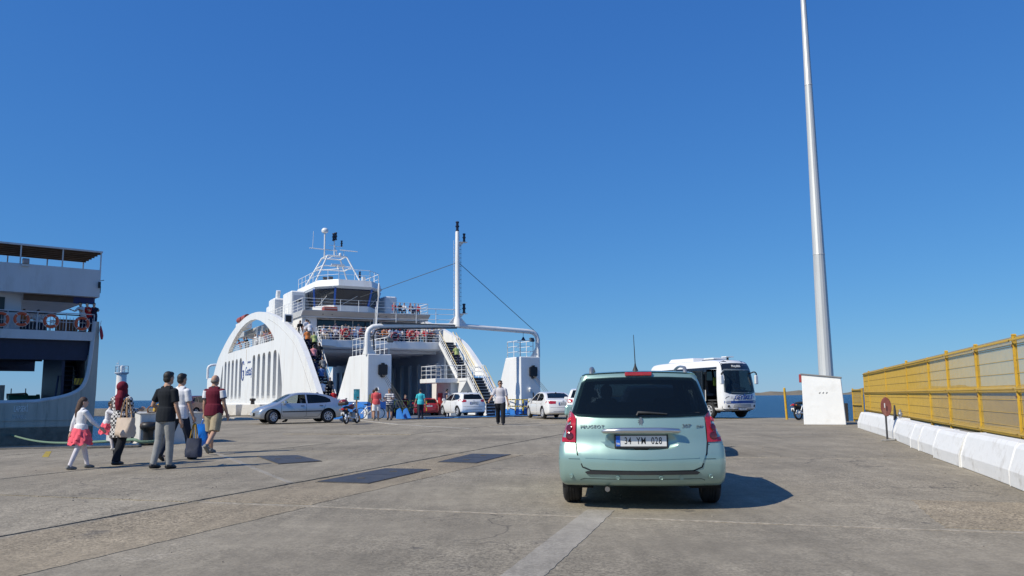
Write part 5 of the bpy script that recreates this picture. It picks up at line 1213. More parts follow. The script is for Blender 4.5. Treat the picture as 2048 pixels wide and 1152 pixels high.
def plate_tr(root, txt, loc, rz, w=0.52, h=0.112, front=False):
    """number plate with blue country band; local x across, faces -y of its empty"""
    p = empty('number_plate', loc, rz, root)
    MB().box((0, 0.004, -0.006), (w + 0.03, 0.012, h + 0.036)).build('plate_frame', M_PLAST, p, bevel=0.003)
    MB().box((0, -0.004, 0.0), (w, 0.006, h)).build('plate_panel', M_PLATE, p)
    MB().box((-w / 2 + 0.022, -0.0085, 0.0), (0.042, 0.004, h - 0.004)).build('country_band', M_PLBLUE, p)
    mesh_text('registration', txt, h * 0.92, M_PLTXT, p, face_mtx((0.02, -0.0078, 0.0), (1, 0, 0), (0, 0, 1)), depth=0.0012, wide=0.66, bold=0.0004, spacing=1.14)
    mesh_text('country_code', 'TR', 0.03, M_PLATE, p, face_mtx((-w / 2 + 0.022, -0.0112, -h * 0.28), (1, 0, 0), (0, 0, 1)), depth=0.0008, bold=0.001)
    return p
def paint(name, col, metal=0.0, rough=0.28): return pm(name, col, rough, metal=metal, var=0.025, scale=1.2, coat=0.8, dirt=(0.30, 0.27, 0.23), dirt_amt=0.10, dirt_scale=1.6)
def ztab(W, H, belt, tum=0.21, low=0.05):
    """half width over height for a car of width W and height H"""
    h = W / 2
    return [(0.0, h - low - 0.03), (0.25, h - low), (0.42, h - 0.005), (0.62, h), (0.78, h - 0.012), (belt, h - 0.05), (belt + 0.06, h - 0.075), (H - 0.12, h - tum - 0.03), (H, h - tum - 0.10)]
def plan(L, nose=0.12, tail=0.08):
    def f(y):
        t = 0.0
        if y > L / 2 - 0.9: t = nose * ((y - (L / 2 - 0.9)) / 0.9) ** 2
        if y < -L / 2 + 0.8: t = tail * ((-L / 2 + 0.8 - y) / 0.8) ** 2
        return t
    return f
def bow(L, rear=0.10, front=0.16, crown=0.03, H=1.5):
    def d(x, y, z):
        q = (x / 0.8) ** 2
        if y < -L / 4: y += rear * q * min(1, (-L / 4 - y) / (L / 4))
        if y > L / 8: y -= front * q * min(1, (y - L / 8) / (3 * L / 8))
        z -= crown * q * max(0, min(1, (z - 0.7) / (H - 0.7)))
        return (x, y, z)
    return d
def common(root, B, L, W, axles, rw, side_windows, panes_mat, mats, wheel_spokes=7, steer=0.0, rim=None, mirrors=None, interior=True, zs=0.42, rows=(0.25, -0.65), top=1.12):
    """windows, wheels and seats shared by every car"""
    for y in axles: cut_wheel(B, y, rw, W / 2)
    for poly in side_windows: B.open_side(poly)
    for poly in side_windows:
        big = inset(poly, -0.018)
        for d in ('L', 'R'): B.patch('side_window', big, d, panes_mat, root, off=-0.016, th=0.005, g=0.2)
    for i, y in enumerate(axles):
        for sg in (-1, 1):
            wheel(root, sg * (W / 2 - 0.115), y, rw, spokes=wheel_spokes, steer=steer if i == 0 else 0.0, rim=rim); liner(root, sg * (W / 2 - 0.115), y, rw)
    if interior:
        seats(root, rows, zs, top=top); MB().box((0, 0.1, 0.36), (W - 0.35, L * 0.55, 0.06)).build('cabin_floor', M_CABIN, root)
        MB().box((0, axles[0] - 0.45, 0.80), (W - 0.36, 0.42, 0.22)).build('dashboard', M_CABIN, root, bevel=0.06, bseg=2)
        MB().torus((-0.36, axles[0] - 0.78, 0.90), 0.18, 0.016, (0, -1, 0.45), 18, 6).build('steering_wheel', M_PLAST, root, smooth=60)
    if mirrors:
        for sg in (-1, 1): MB().box((sg * (W / 2 + (0.05 if W != 1.745 else -0.02)), mirrors[0], mirrors[1]), (0.22, 0.13, 0.15), taper=0.85).build('wing_mirror', mats['mirror'], root, bevel=0.03, bseg=2)
    MB().box((0, 0, 0.26), (W - 0.5, L - 1.2, 0.1)).build('underbody', M_LINER, root)

# ---------------------------------------------------------------- green estate car ahead of the camera
def green_wagon():
    L, W = 4.42, 1.745
    c = gp(1287, 1024); hd = R(-7.0)
    fwd = Vector((math.sin(-hd), math.cos(-hd), 0)); root = empty('station_wagon', Vector((c.x, c.y, 0)) + fwd * (L / 2 + 0.02), hd); root.scale = (1.035, 1.02, 1.0)
    PT = pm('mint_green_metallic', (0.29, 0.435, 0.395), 0.36, metal=0.42, var=0.03, scale=1.0, coat=0.7, dirt=(0.33, 0.36, 0.31), dirt_amt=0.15, dirt_scale=1.4)
    ol = [(-2.02, 0.245), (-2.13, 0.27), (-2.20, 0.36), (-2.21, 0.50), (-2.205, 0.58), (-2.17, 0.66), (-2.135, 0.72), (-2.12, 0.86), (-2.07, 0.99), (-1.93, 1.22), (-1.775, 1.455), (-1.80, 1.485), (-1.66, 1.50), (-1.2, 1.52), (-0.4, 1.53), (0.25, 1.49), (0.5, 1.42), (1.0, 1.08), (1.16, 0.98), (1.6, 0.88), (2.0, 0.76), (2.17, 0.62), (2.21, 0.45), (2.15, 0.24), (1.9, 0.2), (0, 0.19), (-1.6, 0.21)]
    zt = [(0.0, 0.80), (0.22, 0.825), (0.34, 0.862), (0.5, 0.872), (0.64, 0.868), (0.74, 0.850), (0.9, 0.815), (1.0, 0.79), (1.1, 0.765), (1.25, 0.725), (1.40, 0.675), (1.5, 0.63), (1.6, 0.58)]
    pl_ = plan(L, 0.14, 0.0)
    def hw(y, z):
        w = interp(zt, z) - pl_(y)
        if y < -1.3:                       # upper tail tapers in plan
            w -= 0.065 * min(1, (-1.3 - y) / 0.8) ** 1.5 * min(1, max(0, (z - 0.72) / 0.25))
        return w
    B = Body(ol, hw, 0.075, bow(L, 0.15, 0.18, 0.04, 1.53), 0.07)
    sw_ = [[(0.78, 1.0), (0.30, 1.36), (-0.30, 1.38), (-0.32, 0.98)], [(-0.40, 0.98), (-0.38, 1.385), (-1.0, 1.37), (-1.05, 0.99)], [(-1.15, 1.0), (-1.08, 1.37), (-1.50, 1.33), (-1.74, 1.04)]]
    common(root, B, L, W, (1.33, -1.36), 0.315, sw_, M_GLW, {'mirror': PT}, mirrors=(0.72, 1.02), rows=(0.1, -0.75), zs=0.45, top=1.24)
    # rear glass
    rg_ = [(-0.715, 1.035), (-0.67, 0.995), (-0.4, 0.982), (0, 0.978), (0.4, 0.982), (0.67, 0.995), (0.715, 1.035), (0.615, 1.365), (0.57, 1.41), (0.3, 1.422), (0, 1.425), (-0.3, 1.422), (-0.57, 1.41), (-0.615, 1.365)]
    B.open_end(inset(rg_, 0.03), -3.0, -1.2); B.open_end([(-0.62, 1.02), (0.62, 1.02), (0.52, 1.38), (-0.52, 1.38)], 0.2, 1.6)
    B.patch('windscreen', [(-0.64, 1.0), (0.64, 1.0), (0.54, 1.40), (-0.54, 1.40)], 'front', M_GLC, root, off=-0.012, th=0.005)
    RW = B.patch('rear_window', rg_, 'rear', M_GLW, root, off=0.013, th=0.006, g=0.045)
    # tailgate with plate recess
    tg = [(-0.665, 0.975), (-0.672, 0.72), (-0.655, 0.60), (-0.60, 0.47), (-0.52, 0.435), (0, 0.43), (0.52, 0.435), (0.60, 0.47), (0.655, 0.60), (0.672, 0.72), (0.665, 0.975), (0.4, 0.968), (0, 0.965), (-0.4, 0.968)]
    B.open_end([(-0.45, 0.60), (0.45, 0.60), (0.45, 0.89), (-0.45, 0.89)], -3, -1.9)
    gate = B.patch('tailgate', tg, 'rear', PT, root, off=0.010, th=0.07, g=0.06)
    y0 = B.hit('rear', 0, 0.76)[0].y
    rec = MB().ell((0, y0 - 0.015, 0.745), (0.425, 0.062, 0.135), 32, 16); gm = boolean(gate.data, rec.mesh('rec')); gm.shade_smooth(); gm.set_sharp_from_angle(angle=R(32)); gm.materials.clear(); gm.materials.append(PT); gate.data = gm
    B.stripe('tailgate_gap', [(-0.665, 0.985), (-0.684, 0.72), (-0.667, 0.60), (-0.612, 0.46), (-0.52, 0.422), (0, 0.417), (0.52, 0.422), (0.612, 0.46), (0.667, 0.6), (0.684, 0.72), (0.665, 0.985)], 'rear', 0.012, M_SEAM, root, off=0.004)
    B.stripe('tailgate_fold', [(-0.58, 0.56), (0, 0.545), (0.58, 0.56)], 'rear', 0.012, PT, gate, off=0.014, th=0.01)
    hb = MB().tube([(-0.40, y0 - 0.012, 0.838), (-0.385, y0 - 0.03, 0.842), (-0.2, y0 - 0.042, 0.848), (0.2, y0 - 0.042, 0.848), (0.385, y0 - 0.03, 0.842), (0.40, y0 - 0.012, 0.838)], [0.012, 0.027, 0.032, 0.032, 0.027, 0.012], 12); hb.build('tailgate_handle', M_CHROME, gate, smooth=60)
    plate_tr(root, '34  YM  028', (0, y0 + 0.005, 0.735), 0)
    y9 = lambda x, z: B.hit('rear', x, z)[0].y - 0.013
    mesh_text('maker_name', 'PEUGEOT', 0.052, M_BADGE, gate, face_mtx((-0.505, y9(-0.5, 0.885), 0.885), (1, -0.20, 0), (0, 0.09, 1)), depth=0.002, wide=1.05, bold=0.0, spacing=1.12)
    mesh_text('model_name', '307', 0.060, M_BADGE, gate, face_mtx((0.47, y9(0.47, 0.885), 0.887), (1, 0.20, 0), (0, 0.09, 1)), depth=0.003, wide=1.05, shear=0.1)
    mesh_text('model_suffix', 'SW', 0.044, M_BADGE, gate, face_mtx((0.605, y9(0.60, 0.883) - 0.002, 0.880), (1, 0.26, 0), (0, 0.09, 1)), depth=0.003, wide=1.05, shear=0.2)
    lion = [(-0.02, 0.085), (0.005, 0.095), (0.025, 0.088), (0.018, 0.075), (0.032, 0.066), (0.03, 0.045), (0.042, 0.03), (0.045, 0.0), (0.032, -0.03), (0.03, -0.05), (0.045, -0.07), (0.045, -0.085), (0.015, -0.085), (0.015, -0.06), (0.0, -0.035), (-0.012, -0.055), (-0.005, -0.078), (-0.045, -0.085), (-0.028, -0.06), (-0.025, -0.03), (-0.012, -0.005), (-0.035, -0.015), (-0.05, -0.008), (-0.03, 0.008), (-0.012, 0.018), (-0.04, 0.025), (-0.05, 0.04), (-0.022, 0.042), (-0.01, 0.05), (-0.03, 0.06), (-0.022, 0.072)]
    lm = face_mtx((0, y9(0, 0.935) - 0.001, 0.935), (1, 0, 0), (0, 0.12, 1)); MB().plate([(a * 0.56, b * 0.56) for a, b in lion], [], 0.004, lambda a, b, t: lm @ Vector((a, b, t))).build('lion_badge', M_BADGE, gate)
    # lamps
    for sg in (-1, 1):
        tl = [(sg * 0.682, 0.715), (sg * 0.683, 0.86), (sg * 0.676, 0.98), (sg * 0.720, 1.045), (sg * 0.755, 1.06), (sg * 0.785, 0.98), (sg * 0.812, 0.86), (sg * 0.828, 0.722)]
        lamp = B.patch('tail_lamp', tl, 'rear', M_TAIL, root, off=0.010, th=0.02, g=0.05)
        for zc, rr_, mt in ((0.785, 0.042, M_TAILD), (0.873, 0.038, M_TAILD), (0.955, 0.032, M_TAILB)):
            p, n = B.hit('rear', sg * 0.745, zc)
            d = MB().lathe([(rr_, -0.004), (rr_, 0.004), (rr_ * 0.8, 0.007), (rr_ * 0.72, 0.003), (rr_ * 0.3, 0.004), (1e-3, 0.005)], (0, 0, 0), 20).build('lamp_ring', mt, lamp, smooth=40); d.location = p + n * 0.0105; d.rotation_euler = n.to_track_quat('Z', 'Y').to_euler()
        pts = [(-sg * 0 + sg * 0.63, 1.34)]
    B.stripe('bumper_seam', [(-0.846, 0.685), (-0.69, 0.690)], 'rear', 0.006, M_SEAM, root); B.stripe('bumper_seam', [(0.69, 0.690), (0.846, 0.685)], 'rear', 0.006, M_SEAM, root)
    B.stripe('bumper_seam', [(-0.86, 0.545), (-0.64, 0.545)], 'rear', 0.004, M_SEAM, root); B.stripe('bumper_seam', [(0.64, 0.545), (0.86, 0.545)], 'rear', 0.004, M_SEAM, root)
    B.patch('bumper_strip', [(-0.585, 0.410), (-0.56, 0.388), (0.56, 0.388), (0.585, 0.410), (0.56, 0.420), (-0.56, 0.420)], 'rear', M_PLAST, root, off=0.016, th=0.02)
    B.stripe('valance_seam', [(-0.64, 0.265), (-0.635, 0.325), (-0.6, 0.338), (0, 0.336), (0.6, 0.338), (0.635, 0.325), (0.64, 0.265)], 'rear', 0.004, M_SEAM, root)
    for x in (-0.735, -0.25, 0.19, 0.70):
        p, n = B.hit('rear', x, 0.372 if abs(x) < 0.5 else 0.380); p.z -= 0.018
        d = MB().lathe([(0.022, -0.004), (0.022, 0.004), (0.017, 0.006), (0.015, 0.003), (1e-3, 0.004)], (0, 0, 0), 14).build('parking_sensor', PT, root, smooth=40); d.location = p + n * 0.001 + Vector((0, -0.004, 0)); d.rotation_euler = n.to_track_quat('Z', 'Y').to_euler()
    p, n = B.hit('rear', 0.40, 0.355); d = MB().lathe([(0.027, -0.003), (0.027, 0.002), (0.0235, 0.002), (0.023, -0.001), (1e-3, -0.001)], (0, 0, 0), 16).build('tow_eye_cover', PT, root, smooth=40); d.location = p + n * 0.003; d.rotation_euler = n.to_track_quat('Z', 'Y').to_euler()
    # spoiler brake lamp, wiper, aerial, roof rails, exhaust
    yb = B.hit('rear', 0, 1.462)[0].y
    MB().box((0, yb - 0.006, 1.462), (0.29, 0.04, 0.042)).build('high_brake_lamp', M_TAIL, root, bevel=0.008, bseg=2)
    yw = lambda x, z: B.hit('rear', x, z)[0].y - 0.022
    MB().tube([(0.28, yw(0.28, 1.018), 1.018), (0.10, yw(0.1, 1.03), 1.032), (-0.02, yw(-0.02, 1.03), 1.036), (-0.035, yw(-0.03, 1.02), 1.005)], [0.008, 0.013, 0.018, 0.014], 8).build('rear_wiper', M_PLAST, root, smooth=50)
    MB().tube([(0.62, yw(0.6, 1.035) + 0.01, 1.03), (-0.02, yw(0, 1.025) + 0.008, 1.028)], 0.006, 6).build('wiper_blade', M_PLAST, root)
    zr = B.hit('top', -0.01, -1.45)[0].z
    ae = MB().lathe([(0.035, 0), (0.03, 0.012), (0.012, 0.06), (0.007, 0.09)], (-0.02, -1.45, zr - 0.004), 12).build('aerial_base', M_PLAST, root, smooth=50); MB().cyl((-0.02, -1.45, zr + 0.08), (-0.03, -1.47, zr + 0.42), 0.0065, 0.0035, n=6).build('aerial_rod', M_PLAST, ae)
    for sg in (-1, 1):
        z1 = B.hit('top', sg * 0.50, -1.5)[0].z
        MB().tube(bez([(sg * 0.515, -1.66, z1 - 0.02), (sg * 0.515, -1.60, z1 + 0.035), (sg * 0.515, -1.45, z1 + 0.055), (sg * 0.525, -0.6, z1 + 0.085), (sg * 0.52, 0.15, z1 + 0.045), (sg * 0.51, 0.28, z1 - 0.02)], 4), 0.013, 8, sx=1.6).build('roof_rail', pm('rail_alloy', (0.33, 0.34, 0.35), 0.35, metal=0.6), root, smooth=50)
    MB().cyl((-0.36, -2.12, 0.225), (-0.36, -1.8, 0.24), 0.026, n=12).build('exhaust_pipe', pm('exhaust_steel', (0.3, 0.28, 0.26), 0.4, metal=0.8), root, smooth=40)
    MB().cyl((-0.6, -1.36, 0.31), (0.6, -1.36, 0.31), 0.05, n=10).build('rear_axle', M_LINER, root)
    MB().box((0, -1.62, 0.5), (1.1, 0.5, 0.3)).build('luggage_floor', M_CABIN, root); MB().box((0, -1.2, 0.9), (1.2, 0.1, 0.5), rx=R(12)).build('rear_bench_back', M_SEAT, root, bevel=0.04)
    B.finish('body', PT, root)
    return tag(root, 'mint green metallic station wagon with plate 34 YM 028 directly ahead', 'car')
WAGON = green_wagon()

# ---------------------------------------------------------------- generic hatchbacks and saloons
def make_car(kind, name, col, loc, hd, label, plate=None, scale=1.0, metal=0.0, driver_glass=None, steer=0.0, spokes=7, plate_front=False, doors=True, open_front=False, cat='car', group=None, interior=True, dark_glass=True):
    root = empty(name, loc, hd); root.scale = (scale,) * 3
    PT = paint('paint_' + name + '_%d' % int(col[0] * 1000 + col[2] * 77), col, metal)
    if kind == 'hatch5':          # family hatchback with rounded bustle tail
        L, W, H, belt = 4.30, 1.77, 1.46, 0.93; ax = (1.36, -1.27); rw = 0.32
        ol = [(-1.95, 0.25), (-2.09, 0.28), (-2.15, 0.42), (-2.13, 0.62), (-2.10, 0.80), (-2.07, 0.95), (-1.98, 1.06), (-1.55, 1.24), (-1.10, 1.375), (-0.6, 1.445), (-0.05, 1.46), (0.35, 1.42), (0.75, 1.22), (1.22, 0.96), (1.45, 0.88), (1.85, 0.76), (2.08, 0.64), (2.15, 0.48), (2.12, 0.28), (1.95, 0.20), (0, 0.18), (-1.6, 0.2)]
        sw_ = [[(1.02, 0.955), (0.86, 1.06), (0.46, 1.27), (0.20, 1.335), (-0.17, 1.35), (-0.20, 0.925)], [(-0.27, 0.92), (-0.24, 1.35), (-0.75, 1.33), (-1.15, 1.24), (-1.38, 1.12), (-1.40, 0.985), (-1.2, 0.955)]]
        rgl = [(-0.56, 1.07), (0.56, 1.07), (0.48, 1.30), (-0.48, 1.30)]; rgy = -1.0; wsp = [(-0.62, 0.99), (0.62, 0.99), (0.50, 1.38), (-0.50, 1.38)]
        tlp = lambda s: [(s * 0.52, 0.78), (s * 0.54, 0.95), (s * 0.70, 0.97), (s * 0.78, 0.85), (s * 0.80, 0.72), (s * 0.66, 0.70)]
        pz = 0.42; rows = (0.12, -0.72)
    elif kind == 'saloon':
        L, W, H, belt = 4.60, 1.78, 1.46, 0.95; ax = (1.42, -1.24); rw = 0.325
        ol = [(-2.12, 0.26), (-2.26, 0.3), (-2.30, 0.45), (-2.28, 0.7), (-2.24, 0.92), (-2.18, 1.02), (-1.9, 1.05), (-1.62, 1.07), (-1.25, 1.24), (-0.85, 1.395), (-0.4, 1.45), (0.1, 1.46), (0.45, 1.40), (0.9, 1.16), (1.25, 0.96), (1.6, 0.90), (2.0, 0.80), (2.22, 0.66), (2.30, 0.48), (2.25, 0.27), (2.0, 0.21), (0, 0.19), (-1.7, 0.22)]
        sw_ = [[(0.98, 0.965), (0.55, 1.25), (0.30, 1.345), (-0.10, 1.365), (-0.12, 0.945)], [(-0.19, 0.945), (-0.17, 1.36), (-0.70, 1.34), (-1.05, 1.22), (-1.22, 1.06), (-1.10, 0.955)]]
        rgl = [(-0.64, 1.09), (0.64, 1.09), (0.50, 1.37), (-0.50, 1.37)]; rgy = -0.7; wsp = [(-0.64, 1.0), (0.64, 1.0), (0.52, 1.38), (-0.52, 1.38)]
        tlp = lambda s: [(s * 0.42, 0.80), (s * 0.40, 0.93), (s * 0.70, 0.95), (s * 0.82, 0.93), (s * 0.85, 0.83), (s * 0.70, 0.79)]
        pz = 0.80; rows = (0.1, -0.72)
    elif kind == 'suv':
        L, W, H, belt = 4.40, 1.82, 1.62, 1.06; ax = (1.35, -1.30); rw = 0.345
        ol = [(-2.0, 0.3), (-2.14, 0.34), (-2.2, 0.5), (-2.18, 0.75), (-2.13, 1.0), (-2.05, 1.1), (-1.75, 1.45), (-1.62, 1.56), (-1.1, 1.61), (-0.3, 1.62), (0.3, 1.57), (0.8, 1.33), (1.15, 1.1), (1.6, 1.0), (2.0, 0.9), (2.18, 0.7), (2.2, 0.45), (2.1, 0.28), (0, 0.25), (-1.7, 0.28)]
        sw_ = [[(0.95, 1.09), (0.5, 1.40), (0.25, 1.49), (-0.15, 1.51), (-0.17, 1.06)], [(-0.24, 1.06), (-0.22, 1.51), (-0.9, 1.49), (-1.0, 1.1)], [(-1.08, 1.12), (-1.0, 1.48), (-1.35, 1.42), (-1.6, 1.2)]]
        rgl = [(-0.66, 1.14), (0.66, 1.14), (0.54, 1.5), (-0.54, 1.5)]; rgy = -1.3; wsp = [(-0.66, 1.14), (0.66, 1.14), (0.54, 1.52), (-0.54, 1.52)]
        tlp = lambda s: [(s * 0.56, 0.94), (s * 0.55, 1.06), (s * 0.72, 1.09), (s * 0.84, 1.06), (s * 0.87, 0.96), (s * 0.74, 0.92)]
        pz = 0.84; rows = (0.1, -0.75)
    else:                          # small supermini
        L, W, H, belt = 3.98, 1.74, 1.47, 0.96; ax = (1.24, -1.27); rw = 0.31
        ol = [(-1.82, 0.25), (-1.94, 0.28), (-1.99, 0.42), (-1.985, 0.6), (-1.95, 0.75), (-1.91, 0.95), (-1.83, 1.05), (-1.62, 1.30), (-1.52, 1.40), (-1.1, 1.455), (-0.5, 1.47), (0.05, 1.45), (0.4, 1.36), (0.8, 1.12), (1.08, 0.98), (1.4, 0.90), (1.75, 0.78), (1.94, 0.62), (1.99, 0.46), (1.95, 0.27), (1.8, 0.20), (0, 0.18), (-1.5, 0.2)]
        sw_ = [[(0.84, 0.98), (0.42, 1.26), (0.2, 1.35), (-0.2, 1.37), (-0.22, 0.95)], [(-0.29, 0.95), (-0.27, 1.37), (-0.9, 1.35), (-1.3, 1.24), (-1.40, 1.08), (-1.2, 1.02)]]
        rgl = [(-0.62, 1.07), (-0.60, 1.03), (0.60, 1.03), (0.62, 1.07), (0.52, 1.36), (-0.52, 1.36)]; rgy = -1.2; wsp = [(-0.62, 1.0), (0.62, 1.0), (0.52, 1.37), (-0.52, 1.37)]
        tlp = lambda s: [(s * 0.50, 0.88), (s * 0.47, 0.98), (s * 0.66, 1.03), (s * 0.78, 1.02), (s * 0.83, 0.94), (s * 0.72, 0.86)]
        pz = 0.80; rows = (0.1, -0.7)
    zt = ztab(W, H, belt); pf = plan(L)
    B = Body(ol, lambda y, z: interp(zt, z) - pf(y), 0.09, bow(L, 0.13, 0.2, 0.035, H), 0.10)
    gl = M_GLD if dark_glass else M_GLC
    if open_front:
        for poly in sw_[:1]: B.open_side(poly)
        B.patch('side_window', inset(sw_[0], -0.018), 'R', M_GLC, root, off=-0.016, th=0.005, g=0.2)
        common(root, B, L, W, ax, rw, sw_[1:], gl, {'mirror': PT}, wheel_spokes=spokes, steer=steer, mirrors=(0.82, belt + 0.06), interior=interior, rows=rows, top=H - 0.28)
    else:
        common(root, B, L, W, ax, rw, sw_, gl, {'mirror': PT}, wheel_spokes=spokes, steer=steer, mirrors=(0.82, belt + 0.06), interior=interior, rows=rows, top=H - 0.28)
    B.open_end(inset(rgl, 0.02), -3.2, rgy + 0.3); B.open_end(inset(wsp, 0.03), 0.15, 1.7)
    B.patch('rear_window', rgl, 'rear', gl, root, off=0.003, th=0.006); B.patch('windscreen', wsp, 'front', M_GLC, root, off=0.002, th=0.006)
    for s in (-1, 1): B.patch('tail_lamp', tlp(s), 'rear', M_TAIL, root, off=0.008, th=0.015, g=0.08)
    for s in (-1, 1): B.patch('head_lamp', [(s * 0.42, 0.62), (s * 0.72, 0.70), (s * 0.78, 0.82), (s * 0.55, 0.78), (s * 0.42, 0.70)], 'front', M_HEAD, root, off=0.006, th=0.012)
    B.patch('grille', [(-0.4, 0.36), (0.4, 0.36), (0.45, 0.5), (-0.45, 0.5)], 'front', M_PLAST, root, off=0.006)
    B.patch('rear_valance', [(-0.6, 0.28), (0.6, 0.28), (0.55, 0.40), (-0.55, 0.40)], 'rear', M_PLAST, root, off=0.006)
    B.stripe('bumper_seam', [(-0.8, 0.62), (-0.5, 0.60), (0, 0.595), (0.5, 0.60), (0.8, 0.62)], 'rear', 0.01, M_SEAM, root)
    if doors:
        zb = belt - 0.02
        for d in ('L', 'R'):
            B.stripe('door_gap', [(0.98, zb), (0.97, 0.45), (0.9, 0.30), (-0.1, 0.28), (-0.20, 0.34), (-0.215, zb)], d, 0.012, M_SEAM, root)
            B.stripe('door_gap', [(-0.215, 0.30), (-0.75, 0.30), (-1.02, 0.60), (-1.14, zb - 0.05)], d, 0.012, M_SEAM, root)
            sg = -1 if d == 'L' else 1
            for yy in (-0.02, -0.92):
                p, n = B.hit(d, yy, belt - 0.12); MB().box((p.x + sg * 0.012, yy, belt - 0.12), (0.03, 0.17, 0.035)).build('door_handle', M_PLAST if kind == 'hatch5' else PT, root, bevel=0.008)
            if kind == 'hatch5': B.stripe('side_moulding', [(0.92, 0.545), (-1.0, 0.56)], d, 0.05, M_PLAST, root, off=0.012, th=0.016)
    if plate:
        p, n = B.hit('rear', 0, pz); plate_tr(root, plate, (0, p.y - 0.012, pz), 0)
        if plate_front: p, n = B.hit('front', 0, 0.45); plate_tr(root, plate, (0, p.y + 0.012, 0.45), math.pi)
    p, n = B.hit('rear', 0, pz + 0.13); MB().box((0, p.y, pz + 0.13), (0.10, 0.02, 0.07)).build('badge', M_CHROME, root, bevel=0.02)
    p = B.hit('top', 0, -0.9)[0]
    if p: MB().box((0, -0.95, p.z + 0.02), (0.05, 0.16, 0.06), taper=0.4).build('roof_aerial', M_PLAST, root)
    B.finish('body', PT, root)
    return tag(root, label, cat, group)
def heading(a, b): d = b - a; return math.atan2(-d.x, d.y)
# silver hatchback turning in front of the ferry (faces left)
wf, wr = gp(537, 847.5), gp(661, 844.5)
mid = wf.lerp(wr, 0.5); hs = heading(wr, wf)
SILVER = make_car('hatch5', 'silver_hatchback', (0.46, 0.50, 0.55), mid + (wf - wr).normalized() * -0.045 + Vector((-0.33, 0.50, 0)), hs, 'silver five-door hatchback turning across the quay in front of the ferry', plate='17 KD 306', scale=1.07, metal=0.6, steer=R(24), spokes=9, open_front=True, plate_front=True)
# white saloon heading for the ferry
hj = R(15); rj = Matrix.Rotation(hj, 3, 'Z')
JETTA = make_car('saloon', 'white_saloon', (0.80, 0.80, 0.79), gp(1088, 837.6) + rj @ Vector((0.79, 1.24, 0)), hj, 'white four-door saloon seen from its left rear beside the ferry\'s right tower', plate='34 FT 2174', scale=1.03, spokes=10, dark_glass=True)
# white sport utility mostly hidden by the green wagon
SUV = make_car('suv', 'white_crossover', (0.80, 0.80, 0.79), Vector((2.42, 38.0, 0)) + Matrix.Rotation(R(-6), 3, 'Z') @ Vector((0.9, 2.15, 0)), R(-6), 'white crossover car mostly hidden behind the green wagon\'s left side', plate='34 HG 550', interior=True, doors=True)
# car queueing right in front of the wagon; only its shadow shows beside the wagon
make_car('saloon', 'grey_saloon', (0.16, 0.17, 0.18), Vector((3.15, 18.2, 0)), R(-8), 'grey saloon queueing just ahead of the green wagon, hidden but for its shadow', plate='35 KL 902', metal=0.4, doors=False)
# white hatchback on the ramp and red one on the car deck
HATCH = make_car('mini', 'white_hatchback', (0.80, 0.80, 0.79), Vector((-2.30, 50.2, 0.06)) + Vector((-math.sin(TH), math.cos(TH), 0)) * 2.0 * 0.97, TH + R(-3), 'white hatchback driving up the ferry ramp by the blue stairs', plate='34 ZB 7715', spokes=5, doors=True)
RED = make_car('mini', 'red_hatchback', (0.40, 0.02, 0.03), shipw(14.3, 10.05, -0.265), TH + R(-14), 'small red hatchback already inside the ferry\'s car deck', plate='17 LE 404', doors=False)
make_car('suv', 'dark_red_car', (0.16, 0.03, 0.035), gp(381, 834.5) + Vector((0, 1.5, 0)), R(-20), 'dark red car parked on the far quay between two walkers', plate=None, doors=False, interior=False, scale=0.95)

